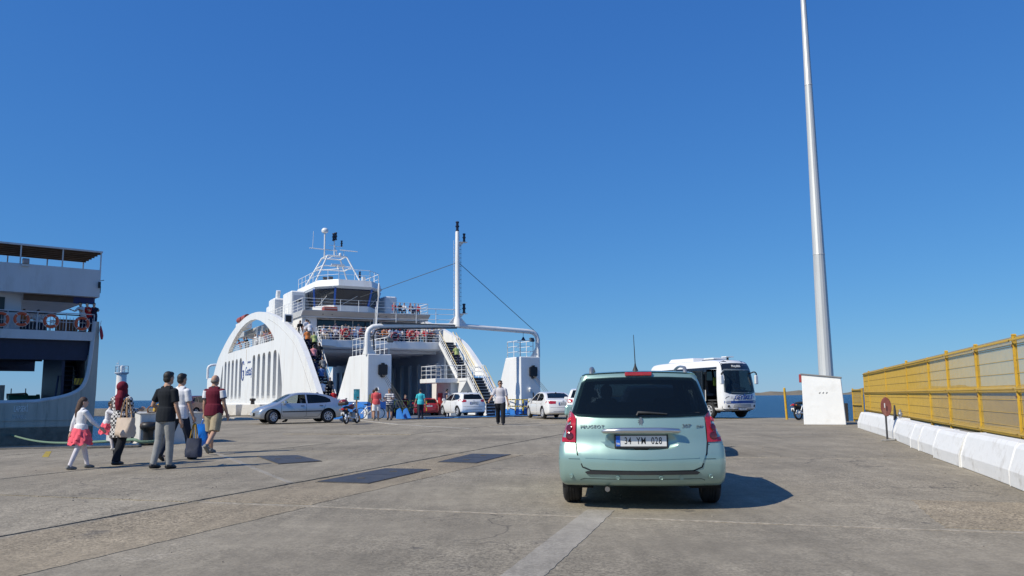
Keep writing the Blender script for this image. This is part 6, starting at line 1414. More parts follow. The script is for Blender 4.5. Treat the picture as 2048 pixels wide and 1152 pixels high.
# ---------------------------------------------------------------- white midibus
def bus():
    a = Vector((10.95, 42.2, 0)); rear = Vector((8.05, 48.0, 0)); d = (a - rear).normalized(); side = Vector((-d.y, d.x, 0))
    L, W, H = 6.7, 2.28, 3.18
    root = empty('midibus', a - d * (L / 2) + side * (W / 2), math.atan2(-d.x, d.y)); root.scale = (1.05, 1.03, 1.04)   # nose +y, bus right side faces the camera's left
    WP = paint('bus_white', (0.80, 0.80, 0.79)); BLK = pm('bus_black_mask', (0.014, 0.016, 0.02), 0.12, coat=0.6); BL = pm('bus_blue', (0.02, 0.07, 0.30), 0.35, coat=0.5)
    h = L / 2
    ol = [(-h + 0.05, 0.42), (-h, 0.7), (-h, 1.6), (-h + 0.1, 2.5), (-h + 0.25, 2.82), (-h + 0.6, 2.93), (-1, 2.97), (1.2, 2.98), (h - 1.3, 2.99), (h - 0.7, 2.93), (h - 0.42, 2.74), (h - 0.22, 2.2), (h - 0.08, 1.5), (h - 0.02, 1.15), (h, 0.8), (h - 0.04, 0.45), (h - 0.15, 0.36), (0, 0.36)]
    zt = [(0, 1.08), (0.5, 1.12), (0.9, 1.14), (1.4, 1.13), (2.4, 1.06), (2.75, 0.98), (3.0, 0.9)]
    pf = plan(L, 0.10, 0.05)
    B = Body(ol, lambda y, z: interp(zt, z) - pf(y), 0.14, bow(L, 0.06, 0.14, 0.05, H), 0.16)
    for y in (h - 1.35, -h + 1.55): cut_wheel(B, y, 0.42, 1.12)
    # right side: window band, open front door
    bands = [[(-h + 0.45, 1.45), (-h + 0.55, 2.42), (-0.2, 2.48), (-0.2, 1.45)], [(-0.1, 1.45), (-0.1, 2.48), (1.15, 2.48), (1.15, 1.45)], [(1.27, 1.45), (1.27, 2.48), (1.72, 2.48), (1.72, 1.45)]]
    door = [(1.84, 0.52), (1.84, 2.46), (2.62, 2.44), (2.70, 0.52)]
    for poly in bands: B.open_side(inset(poly, 0.02))
    B.open_side(door, (1,)); B.open_side([(1.9, 1.45), (1.9, 2.45), (2.6, 2.4), (2.75, 1.35)], (-1,))
    GLB = glass('bus_glass', (0.012, 0.02, 0.03), 0.72)
    for poly in bands:
        for dd in ('L', 'R'): B.patch('side_window', poly, dd, GLB, root, off=0.004, th=0.008, g=0.3)
    B.patch('driver_window', [(1.88, 1.43), (1.88, 2.47), (2.62, 2.42), (2.77, 1.33)], 'L', M_GLC, root, off=0.004, th=0.008, g=0.3)
    for yy0, yy1 in ((-0.2, -0.1), (1.15, 1.27), (1.72, 1.84)):
        for dd in ('L', 'R'): B.patch('window_pillar', [(yy0, 1.43), (yy1, 1.43), (yy1, 2.5), (yy0, 2.5)], dd, BLK, root, off=0.006, th=0.01, g=0.3)
    for dd in ('L', 'R'): B.patch('window_header', [(-h + 0.5, 2.42), (2.62, 2.46), (2.60, 2.58), (-h + 0.6, 2.52)], dd, BLK, root, off=0.006, th=0.01, g=0.2)
    ws_ = [(-0.985, 1.30), (-0.6, 1.24), (0, 1.22), (0.6, 1.24), (0.985, 1.30), (0.92, 2.34), (0.8, 2.44), (-0.8, 2.44), (-0.92, 2.34)]
    B.open_end(inset(ws_, 0.06), 1.8, 5); B.patch('windscreen', ws_, 'front', glass('bus_screen', (0.012, 0.02, 0.03), 0.55), root, off=0.004, th=0.008, g=0.16)
    mask = [(-0.93, 2.36), (-0.8, 2.455), (0.8, 2.455), (0.93, 2.36), (0.86, 2.80), (0.52, 2.90), (0.42, 2.76), (-0.42, 2.76), (-0.52, 2.90), (-0.86, 2.80)]
    mk = B.patch('front_mask', mask, 'front', BLK, root, off=0.006, th=0.012, g=0.12)
    B.patch('lower_mask', [(-0.92, 1.35), (-0.6, 1.27), (0, 1.24), (0.6, 1.27), (0.92, 1.35), (0.94, 1.28), (0.6, 1.19), (0, 1.16), (-0.6, 1.19), (-0.94, 1.28)], 'front', BLK, root, off=0.006)
    B.patch('blue_band', [(-1.02, 0.74), (1.02, 0.74), (1.02, 0.86), (-1.02, 0.88)], 'front', BL, root, off=0.008, th=0.012, g=0.12)
    for s in (-1, 1):
        B.patch('head_lamp', [(s * 0.72, 0.76), (s * 0.98, 0.78), (s * 0.99, 0.85), (s * 0.72, 0.85)], 'front', M_HEAD, root, off=0.012, th=0.01)
        p, n = B.hit('front', s * 0.82, 0.60); MB().cyl(p, p + n * 0.02, 0.06, n=12).build('fog_lamp', M_PLAST, root)
    gr = B.patch('grille', [(-0.62, 0.44), (0.62, 0.44), (0.52, 0.68), (-0.52, 0.68)], 'front', M_DKGREY, root, off=0.004)
    for z in (0.46, 0.52, 0.58, 0.64): B.stripe('grille_slat', [(-0.58 + (z - 0.44) * 0.3, z), (0.58 - (z - 0.44) * 0.3, z)], 'front', 0.028, WP, gr, off=0.018, th=0.012)
    pf_ = B.hit('front', 0.1, 0.5)[0]; plate_tr(root, '17 KE 254', (0.08, pf_.y + 0.03, 0.46), math.pi, w=0.5)
    pt = B.hit('front', 0, 1.03)[0]
    BT = pm('bus_lettering_blue', (0.03, 0.09, 0.33), 0.4)
    mesh_text('company_lettering', 'GEYİKLİ', 0.29, BT, root, face_mtx((0.02, pt.y + 0.012, 1.02), (-1, 0, 0), (0, 0, 1)), depth=0.012, shear=0.25, bold=0.008, wide=1.02)
    for k, z in enumerate((1.06, 1.0)):
        MB().box((0.68, pt.y - 0.05, z), (0.15, 0.02, 0.018)).build('small_print', BT, root); MB().box((-0.68, pt.y - 0.05, z), (0.13, 0.02, 0.018)).build('small_print', BT, root)
    B.stripe('swoosh', [(0.97, 0.98), (0.9, 1.05), (0.78, 1.09)], 'front', 0.03, M_DKGREY, root, off=0.006)
    pm_ = B.hit('front', 0, 2.60)[0]; mesh_text('roof_lettering', 'Maşallah', 0.16, M_PLATE, mk, face_mtx((0.1, pm_.y + 0.03, 2.60), (-1, 0, 0), (0, -0.35, 1)), depth=0.01, bold=0.003)
    # mirrors on stalks
    for s in (-1, 1):
        p = B.hit('front', s * 0.9, 2.25)[0] or Vector((s * 0.95, h - 0.3, 2.25))
        o2 = 0.12 if s < 0 else 0.32
        mr_ = MB().tube(bez([p, p + Vector((s * 0.12 * (1 if s > 0 else 0.3), 0.22, 0.06)), p + Vector((s * o2, 0.28, -0.02)), p + Vector((s * o2, 0.28, -0.12))], 4), 0.035, 8).build('mirror_arm', M_PLAST, root, smooth=50)
        MB().box(p + Vector((s * o2, 0.27, -0.33)), (0.2, 0.12, 0.46), taper=0.9).build('mirror_housing', WP, mr_, bevel=0.04, bseg=2)
    # roof pods and hatches
    MB().box((-0.1, -0.8, 3.03), (1.5, 2.2, 0.22), taper=0.86).build('air_conditioner', WP, root, bevel=0.06, bseg=2); MB().box((-0.3, 0.95, 3.05), (0.9, 0.8, 0.12)).build('roof_hatch', WP, root, bevel=0.04); MB().box((-0.3, 0.95, 2.99), (1.0, 0.9, 0.04)).build('hatch_frame', M_PLAST, root); MB().box((0.05, 2.35, 3.10), (0.5, 0.4, 0.05)).build('roof_vent', WP, root, bevel=0.01)
    MB().box((0.05, 2.35, 3.0), (0.08, 0.08, 0.18)).build('vent_foot', M_PLAST, root)
    # interior: floor, driver seat, passenger seats, steps, open door leaf
    MB().box((0, -0.2, 0.9), (2.0, L - 0.9, 0.06)).build('cabin_floor', M_CABIN, root); MB().box((0.75, 2.2, 0.55), (0.65, 0.8, 0.05)).build('entrance_step', M_DKGREY, root); MB().box((0.75, 2.2, 0.75), (0.55, 0.6, 0.05)).build('entrance_step', M_DKGREY, root)
    for y in (1.2, 0.3, -0.6, -1.5, -2.4):
        for x in (-0.72, 0.72): MB().box((x, y - 0.2, 1.55), (0.85, 0.14, 0.8), rx=R(10)).box((x, y, 1.18), (0.85, 0.45, 0.14)).build('bus_seat', pm('bus_seat_grey', (0.18, 0.19, 0.21), 0.9), root, bevel=0.03)
    MB().box((-0.55, 2.0, 1.5), (0.5, 0.14, 0.8), rx=R(8)).build('driver_seat', M_SEAT, root, bevel=0.05); MB().box((0, 2.75, 1.22), (1.7, 0.35, 0.2)).build('dashboard', M_PLAST, root, bevel=0.05)
    MB().torus((-0.55, 2.5, 1.4), 0.24, 0.02, (0, -0.5, 1), 18, 6).build('steering_wheel', M_PLAST, root); MB().box((-0.3, 2.85, 1.36), (0.55, 0.15, 0.12)).build('blue_cloth', pm('cloth_blue', (0.03, 0.14, 0.5), 0.8), root, bevel=0.04); MB().box((0.25, 1.6, 1.85), (0.35, 0.1, 0.45)).build('green_headrest', pm('headrest_green', (0.30, 0.42, 0.06), 0.8), root, bevel=0.04)
    MB().box((0.66, 2.80, 1.48), (0.38, 0.02, 0.16)).build('route_board', pm('board_red', (0.5, 0.05, 0.05), 0.5), root)
    dl = MB(); dl.plate([(1.05, 0.5), (1.8, 0.5), (1.8, 2.4), (1.05, 2.4)], [[(1.12, 1.0), (1.73, 1.0), (1.73, 2.33), (1.12, 2.33)]], 0.05, lambda a, b, t: (1.24 + t, a, b)); dl = dl.build('door_leaf', BLK, root, bevel=0.01); MB().b2((1.255, 1.11, 0.99), (1.275, 1.74, 2.34)).build('door_pane', GLB, dl)
    for y in (h - 1.35, -h + 1.55):
        for s in (-1, 1): wheel(root, s * 0.98, y, 0.40, w=0.24, spokes=6); liner(root, s * 0.98, y, 0.40)
    MB().box((0, 0, 0.42), (1.7, L - 1.0, 0.2)).build('underbody', M_LINER, root)
    B.finish('body', WP, root)
    return tag(root, 'white midibus lettered GEYİKLİ parked by the water with its door open', 'bus')
BUS = bus()

# ================================================================ PEOPLE
def remeshed(mb, vox, smooth_it=3):
    me = bpy.data.meshes.new('t'); me.from_pydata(mb.v, [], mb.f)
    bm = bmesh.new(); bm.from_mesh(me); bmesh.ops.recalc_face_normals(bm, faces=bm.faces); bm.to_mesh(me); bm.free()
    o = bpy.data.objects.new('t', me); COL.objects.link(o)
    md = o.modifiers.new('r', 'REMESH'); md.mode = 'VOXEL'; md.voxel_size = vox; md.use_smooth_shade = True
    if smooth_it: sm = o.modifiers.new('s', 'SMOOTH'); sm.factor = 0.5; sm.iterations = smooth_it
    dg = bpy.context.evaluated_depsgraph_get(); out = bpy.data.meshes.new_from_object(o.evaluated_get(dg))
    bpy.data.objects.remove(o); return out
def rx_(v, a): c, s = math.cos(a), math.sin(a); return Vector((v.x, v.y * c - v.z * s, v.y * s + v.z * c))
def rzv(v, a): c, s = math.cos(a), math.sin(a); return Vector((v.x * c - v.y * s, v.x * s + v.y * c, v.z))
def skeleton(pose):
    """joints for a 1.75 m figure facing +y; angles in degrees, forward positive"""
    J = {}; lean = R(pose.get('lean', 0)); sit = pose.get('sit', None)
    def leg(side, th, kn, ab=2.0):
        hip = Vector((side * 0.09, 0, 0)); d = rx_(Vector((0, 0, -1)), R(th)); d.x += side * math.sin(R(ab)); d.normalize()
        knee = hip + d * 0.44; d2 = rx_(Vector((0, 0, -1)), R(th - kn)); d2.x += side * math.sin(R(ab)) * 0.4; d2.normalize(); ank = knee + d2 * 0.42
        return hip, knee, ank
    Lg = {s: leg(-1 if s == 'L' else 1, *pose.get('leg' + s, (0, 4))) for s in 'LR'}
    low = min(Lg[s][2].z for s in 'LR'); base = (0.085 - low) if sit is None else sit
    off = Vector((0, 0, base))
    for s in 'LR': J['hip' + s], J['knee' + s], J['ank' + s] = (p + off for p in Lg[s])
    J['pel'] = off.copy()
    up = rx_(Vector((0, 0, 1)), -lean)
    J['waist'] = J['pel'] + up * 0.18; J['chest'] = J['pel'] + up * 0.38; J['neck'] = J['pel'] + up * 0.53
    J['head'] = J['neck'] + rx_(Vector((0, 0, 1)), -lean - R(pose.get('nod', 0))) * 0.150 + Vector((0, 0.015, 0))
    for s in 'LR':
        sg = -1 if s == 'L' else 1; sw, ab, el = pose.get('arm' + s, (0, 8, 12))[:3]
        sh = J['pel'] + up * 0.455 + Vector((sg * 0.178, 0, 0)); d = rx_(Vector((0, 0, -1)), R(sw) - lean * 0.3)
        a = R(ab); d = Vector((d.x * math.cos(a) + sg * -d.z * math.sin(a), d.y, d.z * math.cos(a) - 0)); d.normalize()
        elb = sh + d * 0.29; ax = pose.get('arm' + s, (0, 8, 12)); inn = R(ax[3]) if len(ax) > 3 else 0.0
        f = rx_(d, R(el)); f = rzv(f, sg * inn); f.normalize(); wr = elb + f * 0.25
        J['sh' + s], J['elb' + s], J['wr' + s], J['fd' + s] = sh, elb, wr, f
    J['turn'] = R(pose.get('turn', 0)); J['up'] = up
    return J
def limb(mb, a, b, c, rads, n=10):
    mb.tube([a, a.lerp(b, 0.35), a.lerp(b, 0.75), b, b.lerp(c, 0.3), b.lerp(c, 0.7), c], rads, n)
    mb.ell(a, (rads[0],) * 3, 8, 6); mb.ell(c, (rads[-1],) * 3, 8, 6)
def torso(mb, J, g=0.0, z0=None, fem=0.0):
    P = [J['pel'] + J['up'] * t for t in (-0.10, -0.02, 0.08, 0.18, 0.28, 0.38, 0.45, 0.49)]
    rad = [0.13, 0.165 + fem * 0.01, 0.16, 0.145 - fem * 0.012, 0.155, 0.175 - fem * 0.01, 0.165, 0.12]
    if z0 is not None: P = P[z0:]; rad = rad[z0:]
    mb.tube(P, [r + g for r in rad], 16, sx=0.66)
def head_mesh(mb, J, s=1.0):
    h, t = J['head'], J['turn']
    def at_(x, y, z): return h + rzv(Vector((x, y, z)), t)
    mb.ell(h + rzv(Vector((0, -0.005, 0.02)), t), (0.080, 0.099, 0.108), 14, 10)
    mb.ell(at_(0, 0.03, -0.055), (0.060, 0.060, 0.062), 12, 8)
    for sg in (-1, 1): mb.tube([J['neck'] + Vector((0, -0.01, 0.01)), J['neck'].lerp(J['sh' + ('L' if sg < 0 else 'R')], 0.6)], [0.055, 0.045], 8)
    mb.tube([at_(0, 0.085, 0.02), at_(0, 0.108, -0.02), at_(0, 0.09, -0.03)], [0.010, 0.016, 0.010], 6)
    for sg in (-1, 1): mb.ell(at_(sg * 0.080, -0.005, -0.005), (0.014, 0.022, 0.034), 8, 6)
    mb.tube([J['neck'] - J['up'] * 0.06, J['neck'] + J['up'] * 0.03, h + Vector((0, -0.01, -0.05))], [0.066, 0.060, 0.056], 10)
def hand(mb, J, s, curl=25, grip=False):
    sg = -1 if s == 'L' else 1; w, f = J['wr' + s], J['fd' + s]; side = Vector((0, 1, 0)) - f * f.y      # thumb side points forward
    side = side.normalized() if side.length > 0.2 else Vector((sg, 0, 0)); nrm = f.cross(side).normalized() * sg     # palm faces the body
    pal = w + f * 0.045
    mb.tube([w - f * 0.01, w + f * 0.03, w + f * 0.085], [0.026, 0.038, 0.034], 8, sx=1.0)
    c = 80 if grip else curl
    for k in range(4):
        b = w + f * 0.085 + side * (0.027 - 0.018 * k); L_ = (0.07, 0.08, 0.075, 0.058)[k]; d = f; p = b; pts = [b - f * 0.02, b]
        for q in range(3):
            d = (d * math.cos(R(c * 0.5)) - nrm * math.sin(R(c * 0.5))).normalized(); d2 = d; p = p + d * L_ / 3; pts.append(p)
        mb.tube(pts, [0.011, 0.0105, 0.0095, 0.009, 0.0075], 6)
    b = w + f * 0.02 + side * 0.03; mb.tube([b, b + (f + side * 0.9).normalized() * 0.035, b + (f * 1.2 + side * 0.5 - nrm * 0.4).normalized() * 0.062], [0.013, 0.011, 0.008], 6)
SKIN = pm('skin_tan', (0.46, 0.27, 0.18), 0.6, var=0.06, scale=8); SKIN2 = pm('skin_fair', (0.56, 0.36, 0.27), 0.6, var=0.06, scale=8)
HAIRB = pm('hair_black', (0.018, 0.015, 0.013), 0.55, var=0.3, scale=40, bump=0.5, bscale=120); HAIRBR = pm('hair_brown', (0.07, 0.033, 0.018), 0.5, var=0.35, scale=30, stretch=(8, 8, 1), bump=0.6, bscale=60)
HAIRG = pm('hair_grey', (0.17, 0.15, 0.13), 0.7, var=0.3, scale=40)
def cloth(name, col, rough=0.85): return pm('cloth_' + name, col, rough, var=0.12, scale=7, bump=0.35, bscale=22, spec=0.2)
DENIMG = cloth('grey_jeans', (0.27, 0.27, 0.26)); DENIMD = cloth('dark_jeans', (0.025, 0.032, 0.05)); BLACKT = cloth('black_tee', (0.014, 0.017, 0.022)); WHITET = cloth('white', (0.72, 0.72, 0.74)); BURG = cloth('burgundy', (0.12, 0.013, 0.028))
KHAKI = cloth('khaki', (0.36, 0.30, 0.20)); PINK = cloth('pink_tutu', (0.80, 0.12, 0.16)); MAROON = cloth('maroon_scarf', (0.16, 0.015, 0.03)); TROUD = cloth('dark_trousers', (0.018, 0.02, 0.026)); TEAL = cloth('turquoise', (0.06, 0.50, 0.58)); CORAL = cloth('coral', (0.62, 0.10, 0.11)); SHOEB = pm('shoe_black', (0.018, 0.018, 0.02), 0.5, var=0.2); SHOEG = pm('shoe_grey', (0.17, 0.17, 0.16), 0.7, var=0.3, scale=20); SHOEW = pm('shoe_pale', (0.5, 0.49, 0.46), 0.7)
OCHRE = cloth('ochre', (0.42, 0.22, 0.07)); GREYSH = cloth('grey_shorts', (0.085, 0.095, 0.11)); NAVYC = cloth('navy', (0.02, 0.025, 0.06)); BEIGE = cloth('beige', (0.50, 0.42, 0.33)); PALE = cloth('pale_shirt', (0.55, 0.53, 0.56))
def pattern_mat(name, fn):
    m = bpy.data.materials.new(name); m.use_nodes = True; nt = m.node_tree; b = nt.nodes['Principled BSDF']; b.inputs['Roughness'].default_value = 0.85
    tc = nd(nt, 'ShaderNodeTexCoord'); fn(nt, tc.outputs['Object'], b.inputs['Base Color']); MATS[name] = m; return m
def _check(nt, src, dst):
    c = nd(nt, 'ShaderNodeTexChecker', Scale=22.0); c.inputs['Color1'].default_value = (0.015, 0.015, 0.018, 1); c.inputs['Color2'].default_value = (0.62, 0.61, 0.60, 1)
    n = nd(nt, 'ShaderNodeTexNoise', Scale=4.0); mx = nd(nt, 'ShaderNodeMix', data_type='RGBA', blend_type='LINEAR_LIGHT'); mx.inputs[0].default_value = 0.015
    nt.links.new(src, n.inputs['Vector']); nt.links.new(src, mx.inputs[6]); nt.links.new(n.outputs[1], mx.inputs[7]); nt.links.new(mx.outputs[2], c.inputs['Vector']); nt.links.new(c.outputs[0], dst)
CHECK = pattern_mat('checked_tunic', _check)
def _stripe(nt, src, dst):
    sp = nd(nt, 'ShaderNodeSeparateXYZ'); nt.links.new(src, sp.inputs[0]); m = nd(nt, 'ShaderNodeMath', operation='MULTIPLY'); m.inputs[1].default_value = 9.0; nt.links.new(sp.outputs[2], m.inputs[0])
    f = nd(nt, 'ShaderNodeMath', operation='FRACT'); nt.links.new(m.outputs[0], f.inputs[0]); g = nd(nt, 'ShaderNodeMath', operation='GREATER_THAN'); g.inputs[1].default_value = 0.45; nt.links.new(f.outputs[0], g.inputs[0])
    mx = nd(nt, 'ShaderNodeMix', data_type='RGBA'); mx.inputs[6].default_value = (0.02, 0.025, 0.07, 1); mx.inputs[7].default_value = (0.62, 0.62, 0.64, 1); nt.links.new(g.outputs[0], mx.inputs[0]); nt.links.new(mx.outputs[2], dst)
STRIPE = pattern_mat('striped_shirt', _stripe)

def build_person(pose, o, vox=0.013, parent=None, detail=True):
    """o: outfit dict. Returns list of (name, mesh, material) with the body first"""
    J = skeleton(pose); parts = []; fem = o.get('fem', 0)
    mb = MB(); torso(mb, J, -0.004, fem=fem)
    for s in 'LR':
        limb(mb, J['hip' + s], J['knee' + s], J['ank' + s], [0.085, 0.083, 0.066, 0.056, 0.056, 0.05, 0.037])
        limb(mb, J['sh' + s], J['elb' + s], J['wr' + s], [0.054, 0.05, 0.044, 0.039, 0.04, 0.035, 0.027])
        a = J['ank' + s]; mb.tube([a + Vector((0, -0.03, -0.03)), a + Vector((0, 0.05, -0.045)), a + Vector((0, 0.13, -0.06))], [0.035, 0.035, 0.022], 8)
    head_mesh(mb, J); body = remeshed(mb, vox, 3)
    hm = MB()
    for s in 'LR': hand(hm, J, s, grip=(s in o.get('grip', '')))
    bm = bmesh.new(); bm.from_mesh(body); t = hm.mesh('h', smooth=60); bm.from_mesh(t); bm.to_mesh(body); bm.free(); body.shade_smooth()
    parts.append(('person', body, o.get('skin', SKIN)))
    # top
    if 'top' in o:
        mb = MB(); torso(mb, J, 0.014, fem=fem); mb.tube([J['pel'] + J['up'] * t for t in (-0.10, 0.0, 0.08, 0.15)], [0.198, 0.198, 0.192, 0.175], 16, sx=0.77)
        if o.get('hem'): mb.tube([J['pel'] + J['up'] * t for t in (-o['hem'], -o['hem'] * 0.5, 0.02)], [0.215, 0.195, 0.175], 16, sx=0.72)
        sl = o.get('sleeve', 0.65)
        for s in 'LR':
            A, E, Wp = J['sh' + s], J['elb' + s], J['wr' + s]
            if sl <= 0: mb.ell(A, (0.06, 0.06, 0.055), 8, 6); continue
            if sl <= 1: mb.tube([A + Vector((0, 0, 0.01)), A.lerp(E, sl * 0.5), A.lerp(E, sl)], [0.069, 0.068, 0.066], 10)
            else: mb.tube([A, A.lerp(E, 0.5), E, E.lerp(Wp, (sl - 1) * 0.5), E.lerp(Wp, sl - 1)], [0.068, 0.062, 0.055, 0.05, 0.044], 10)
            mb.ell(A - Vector((0, 0, 0.008)), (0.066, 0.066, 0.060), 10, 8); mb.tube([J['neck'] + Vector((0, -0.012, -0.012)), J['neck'].lerp(A, 0.6)], [0.062, 0.058], 8)
        mb.tube([J['neck'] - J['up'] * 0.07, J['neck'] - J['up'] * 0.012], [0.10, 0.068], 12, sx=0.9)
        parts.append(('shirt', remeshed(mb, vox, 2), o['top']))
        if o.get('collar'):
            parts.append(('collar', MB().tube([J['neck'] - J['up'] * 0.02, J['neck'] + J['up'] * 0.03], [0.072, 0.064], 14, sx=0.95, cap=False).mesh('collar', smooth=60), o['collar']))
        if o.get('sleeve_mat'):
            for s in 'LR':
                A, E = J['sh' + s], J['elb' + s]; parts.append(('sleeve', remeshed(MB().tube([A.lerp(E, -0.02), A.lerp(E, sl * 0.5), A.lerp(E, sl)], [0.073, 0.073, 0.072], 10), vox, 1), o['sleeve_mat']))
                if o.get('collar'): parts.append(('cuff', MB().tube([A.lerp(E, sl - 0.08), A.lerp(E, sl + 0.02)], [0.075, 0.075], 12).mesh('cuff', smooth=60), o['collar']))
    if 'bottom' in o:
        mb = MB(); mb.tube([J['pel'] + J['up'] * t for t in (-0.12, -0.03, 0.06, 0.09)], [0.145, 0.178, 0.168, 0.16], 16, sx=0.70)
        ln = o.get('leg_len', 2.0); w = o.get('wide', 0.0)
        for s in 'LR':
            H_, K, A = J['hip' + s], J['knee' + s], J['ank' + s]
            if ln <= 1.3:
                q = K.lerp(A, max(0, ln - 1)) if ln > 1 else H_.lerp(K, ln); mb.tube([H_ + Vector((0, 0, 0.02)), H_.lerp(K, 0.4), H_.lerp(K, 0.8), q], [0.1, 0.105 + w, 0.098 + w, 0.096 + w], 12)
            else: mb.tube([H_, H_.lerp(K, 0.35), H_.lerp(K, 0.8), K, K.lerp(A, 0.35), K.lerp(A, 0.8), A + Vector((0, -0.005, -0.02))], [0.098, 0.100 + w, 0.084 + w, 0.074 + w, 0.072 + w, 0.062 + w, 0.060 + w], 12)
        parts.append(('trousers' if ln > 1.3 else 'shorts', remeshed(mb, vox, 2), o['bottom']))
    if 'skirt' in o:
        c = J['pel']; rnd = random.Random(2); mb = MB(); n = 40
        for layer, (z0, z1, r0, r1) in enumerate(((0.08, -0.12, 0.165, 0.25), (0.0, -0.23, 0.18, 0.285), (-0.06, -0.32, 0.19, 0.30))):
            o0 = len(mb.v)
            for i in range(4):
                tt = i / 3
                for j in range(n): a = 2 * math.pi * j / n; rr_ = lerp(r0, r1, tt ** 0.7) * (1 + 0.10 * tt * math.sin(a * 9 + layer * 2) + rnd.uniform(-.05, .05) * tt); mb.v.append((c.x + rr_ * math.cos(a), c.y + rr_ * math.sin(a) * 0.85, c.z + lerp(z0, z1, tt) + 0.03 * tt * math.sin(a * 7 + layer)))
            for i in range(3):
                for j in range(n): mb.f.append((o0 + i * n + j, o0 + i * n + (j + 1) % n, o0 + (i + 1) * n + (j + 1) % n, o0 + (i + 1) * n + j))
        parts.append(('skirt', mb.mesh('skirt', smooth=60, fix=False), o['skirt']))
    if 'shoes' in o:
        for s in 'LR':
            a, k = J['ank' + s], J['knee' + s]; tilt = max(-0.9, min(0.9, math.atan2((a - k).y, -(a - k).z) * (1 if a.z > 0.13 else 0.0)))
            pts = [Vector((0, -0.075, -0.045)), Vector((0, -0.03, -0.035)), Vector((0, 0.04, -0.042)), Vector((0, 0.12, -0.055)), Vector((0, 0.175, -0.062))]
            mb = MB().tube([a + rx_(p, tilt) for p in pts], [0.034, 0.048, 0.046, 0.040, 0.022], 10, sx=1.0).tube([a + rx_(Vector((0, -0.01, -0.03)), tilt), a + rx_(Vector((0, -0.015, 0.03)), tilt)], [0.047, 0.045], 10)
            me = remeshed(mb, min(vox, 0.012), 2); parts.append(('shoe', me, o['shoes']))
    h, t = J['head'], J['turn']
    if 'hair' in o:
        st = o.get('hair_style', 'short'); mb = MB(); q = lambda x, y, z: h + rzv(Vector((x, y, z)), t)
        if st == 'short': mb.ell(q(0, -0.022, 0.045), (0.086, 0.098, 0.092), 14, 10); mb.ell(q(0, -0.05, -0.01), (0.078, 0.065, 0.075), 12, 8); mb.ell(q(0, 0.035, 0.085), (0.07, 0.055, 0.045), 10, 8)
        if st == 'bald': mb.ell(q(0, -0.035, -0.015), (0.083, 0.078, 0.055), 14, 8)
        if st == 'long':
            mb.ell(q(0, -0.015, 0.04), (0.088, 0.103, 0.098), 14, 10); mb.tube([q(0, -0.06, 0.04), q(0, -0.085, -0.06), q(0.0, -0.115, -0.19), q(-0.02, -0.13, -0.32), q(-0.03, -0.125, -0.40)], [0.085, 0.088, 0.085, 0.065, 0.03], 12, sx=0.8)
        if st == 'scarf':
            mb.ell(q(0, -0.02, 0.03), (0.103, 0.118, 0.118), 14, 10); mb.tube([q(0, 0.0, -0.03), q(0, 0.0, -0.12), q(0, 0, -0.19)], [0.10, 0.10, 0.15], 14); mb.tube([q(0, -0.07, -0.08), q(0.0, -0.135, -0.22), q(-0.01, -0.135, -0.36), q(-0.02, -0.12, -0.46)], [0.07, 0.085, 0.075, 0.045], 10, sx=0.8)
        parts.append(('headscarf' if st == 'scarf' else 'hair', remeshed(mb, vox * 0.9, 2), o['hair']))
    if detail and o.get('face', True):
        q = lambda x, y, z: h + rzv(Vector((x, y, z)), t)
        if o.get('glasses'):
            parts.append(('sunglasses', MB().box((0, 0, 0), (0.001, 0.001, 0.001)).tube([q(-0.078, 0.0, 0.018), q(-0.066, 0.075, 0.018), q(0, 0.098, 0.02), q(0.066, 0.075, 0.018), q(0.078, 0.0, 0.018)], 0.006, 6).ell(q(-0.034, 0.088, 0.01), (0.030, 0.012, 0.022), 10, 6).ell(q(0.034, 0.088, 0.01), (0.030, 0.012, 0.022), 10, 6).mesh('sunglasses', smooth=60), pm('sunglass_lens', (0.01, 0.01, 0.012), 0.1)))
        else:
            for sg in (-1, 1): parts.append(('eye', MB().ell(q(sg * 0.032, 0.083, 0.012), (0.013, 0.008, 0.008), 8, 6).mesh('eye', smooth=60), pm('eye_dark', (0.03, 0.02, 0.015), 0.2)))
        parts.append(('mouth', MB().ell(q(0, 0.082, -0.058), (0.024, 0.010, 0.006), 8, 6).mesh('mouth', smooth=60), pm('lips', (0.32, 0.12, 0.10), 0.5)))
    return parts, J
def add_person(label, loc, rz, H, pose, o, vox=0.013, group=None, detail=True, extra=None):
    parts, J = build_person(pose, o, vox, detail=detail); s = H / 1.75
    (nm, me, mt) = parts[0]; root = link('person', me, mt); root.location = loc; root.rotation_euler = (0, 0, rz); root.scale = (s * o.get('girth', 1.0), s * o.get('girth', 1.0), s)
    for nm, me, mt in parts[1:]: link(nm, me, mt, root)
    tag(root, label, 'person', group); root['j'] = 0
    del root['j']
    return root, J
def foot_h(px, py, top): p = gp(px, py); return p, aty(px, top, p.y).z
def wpos(root, v): s = root.scale; return root.location + Matrix.Rotation(root.rotation_euler.z, 3, 'Z') @ Vector((v.x * s.x, v.y * s.y, v.z * s.z))

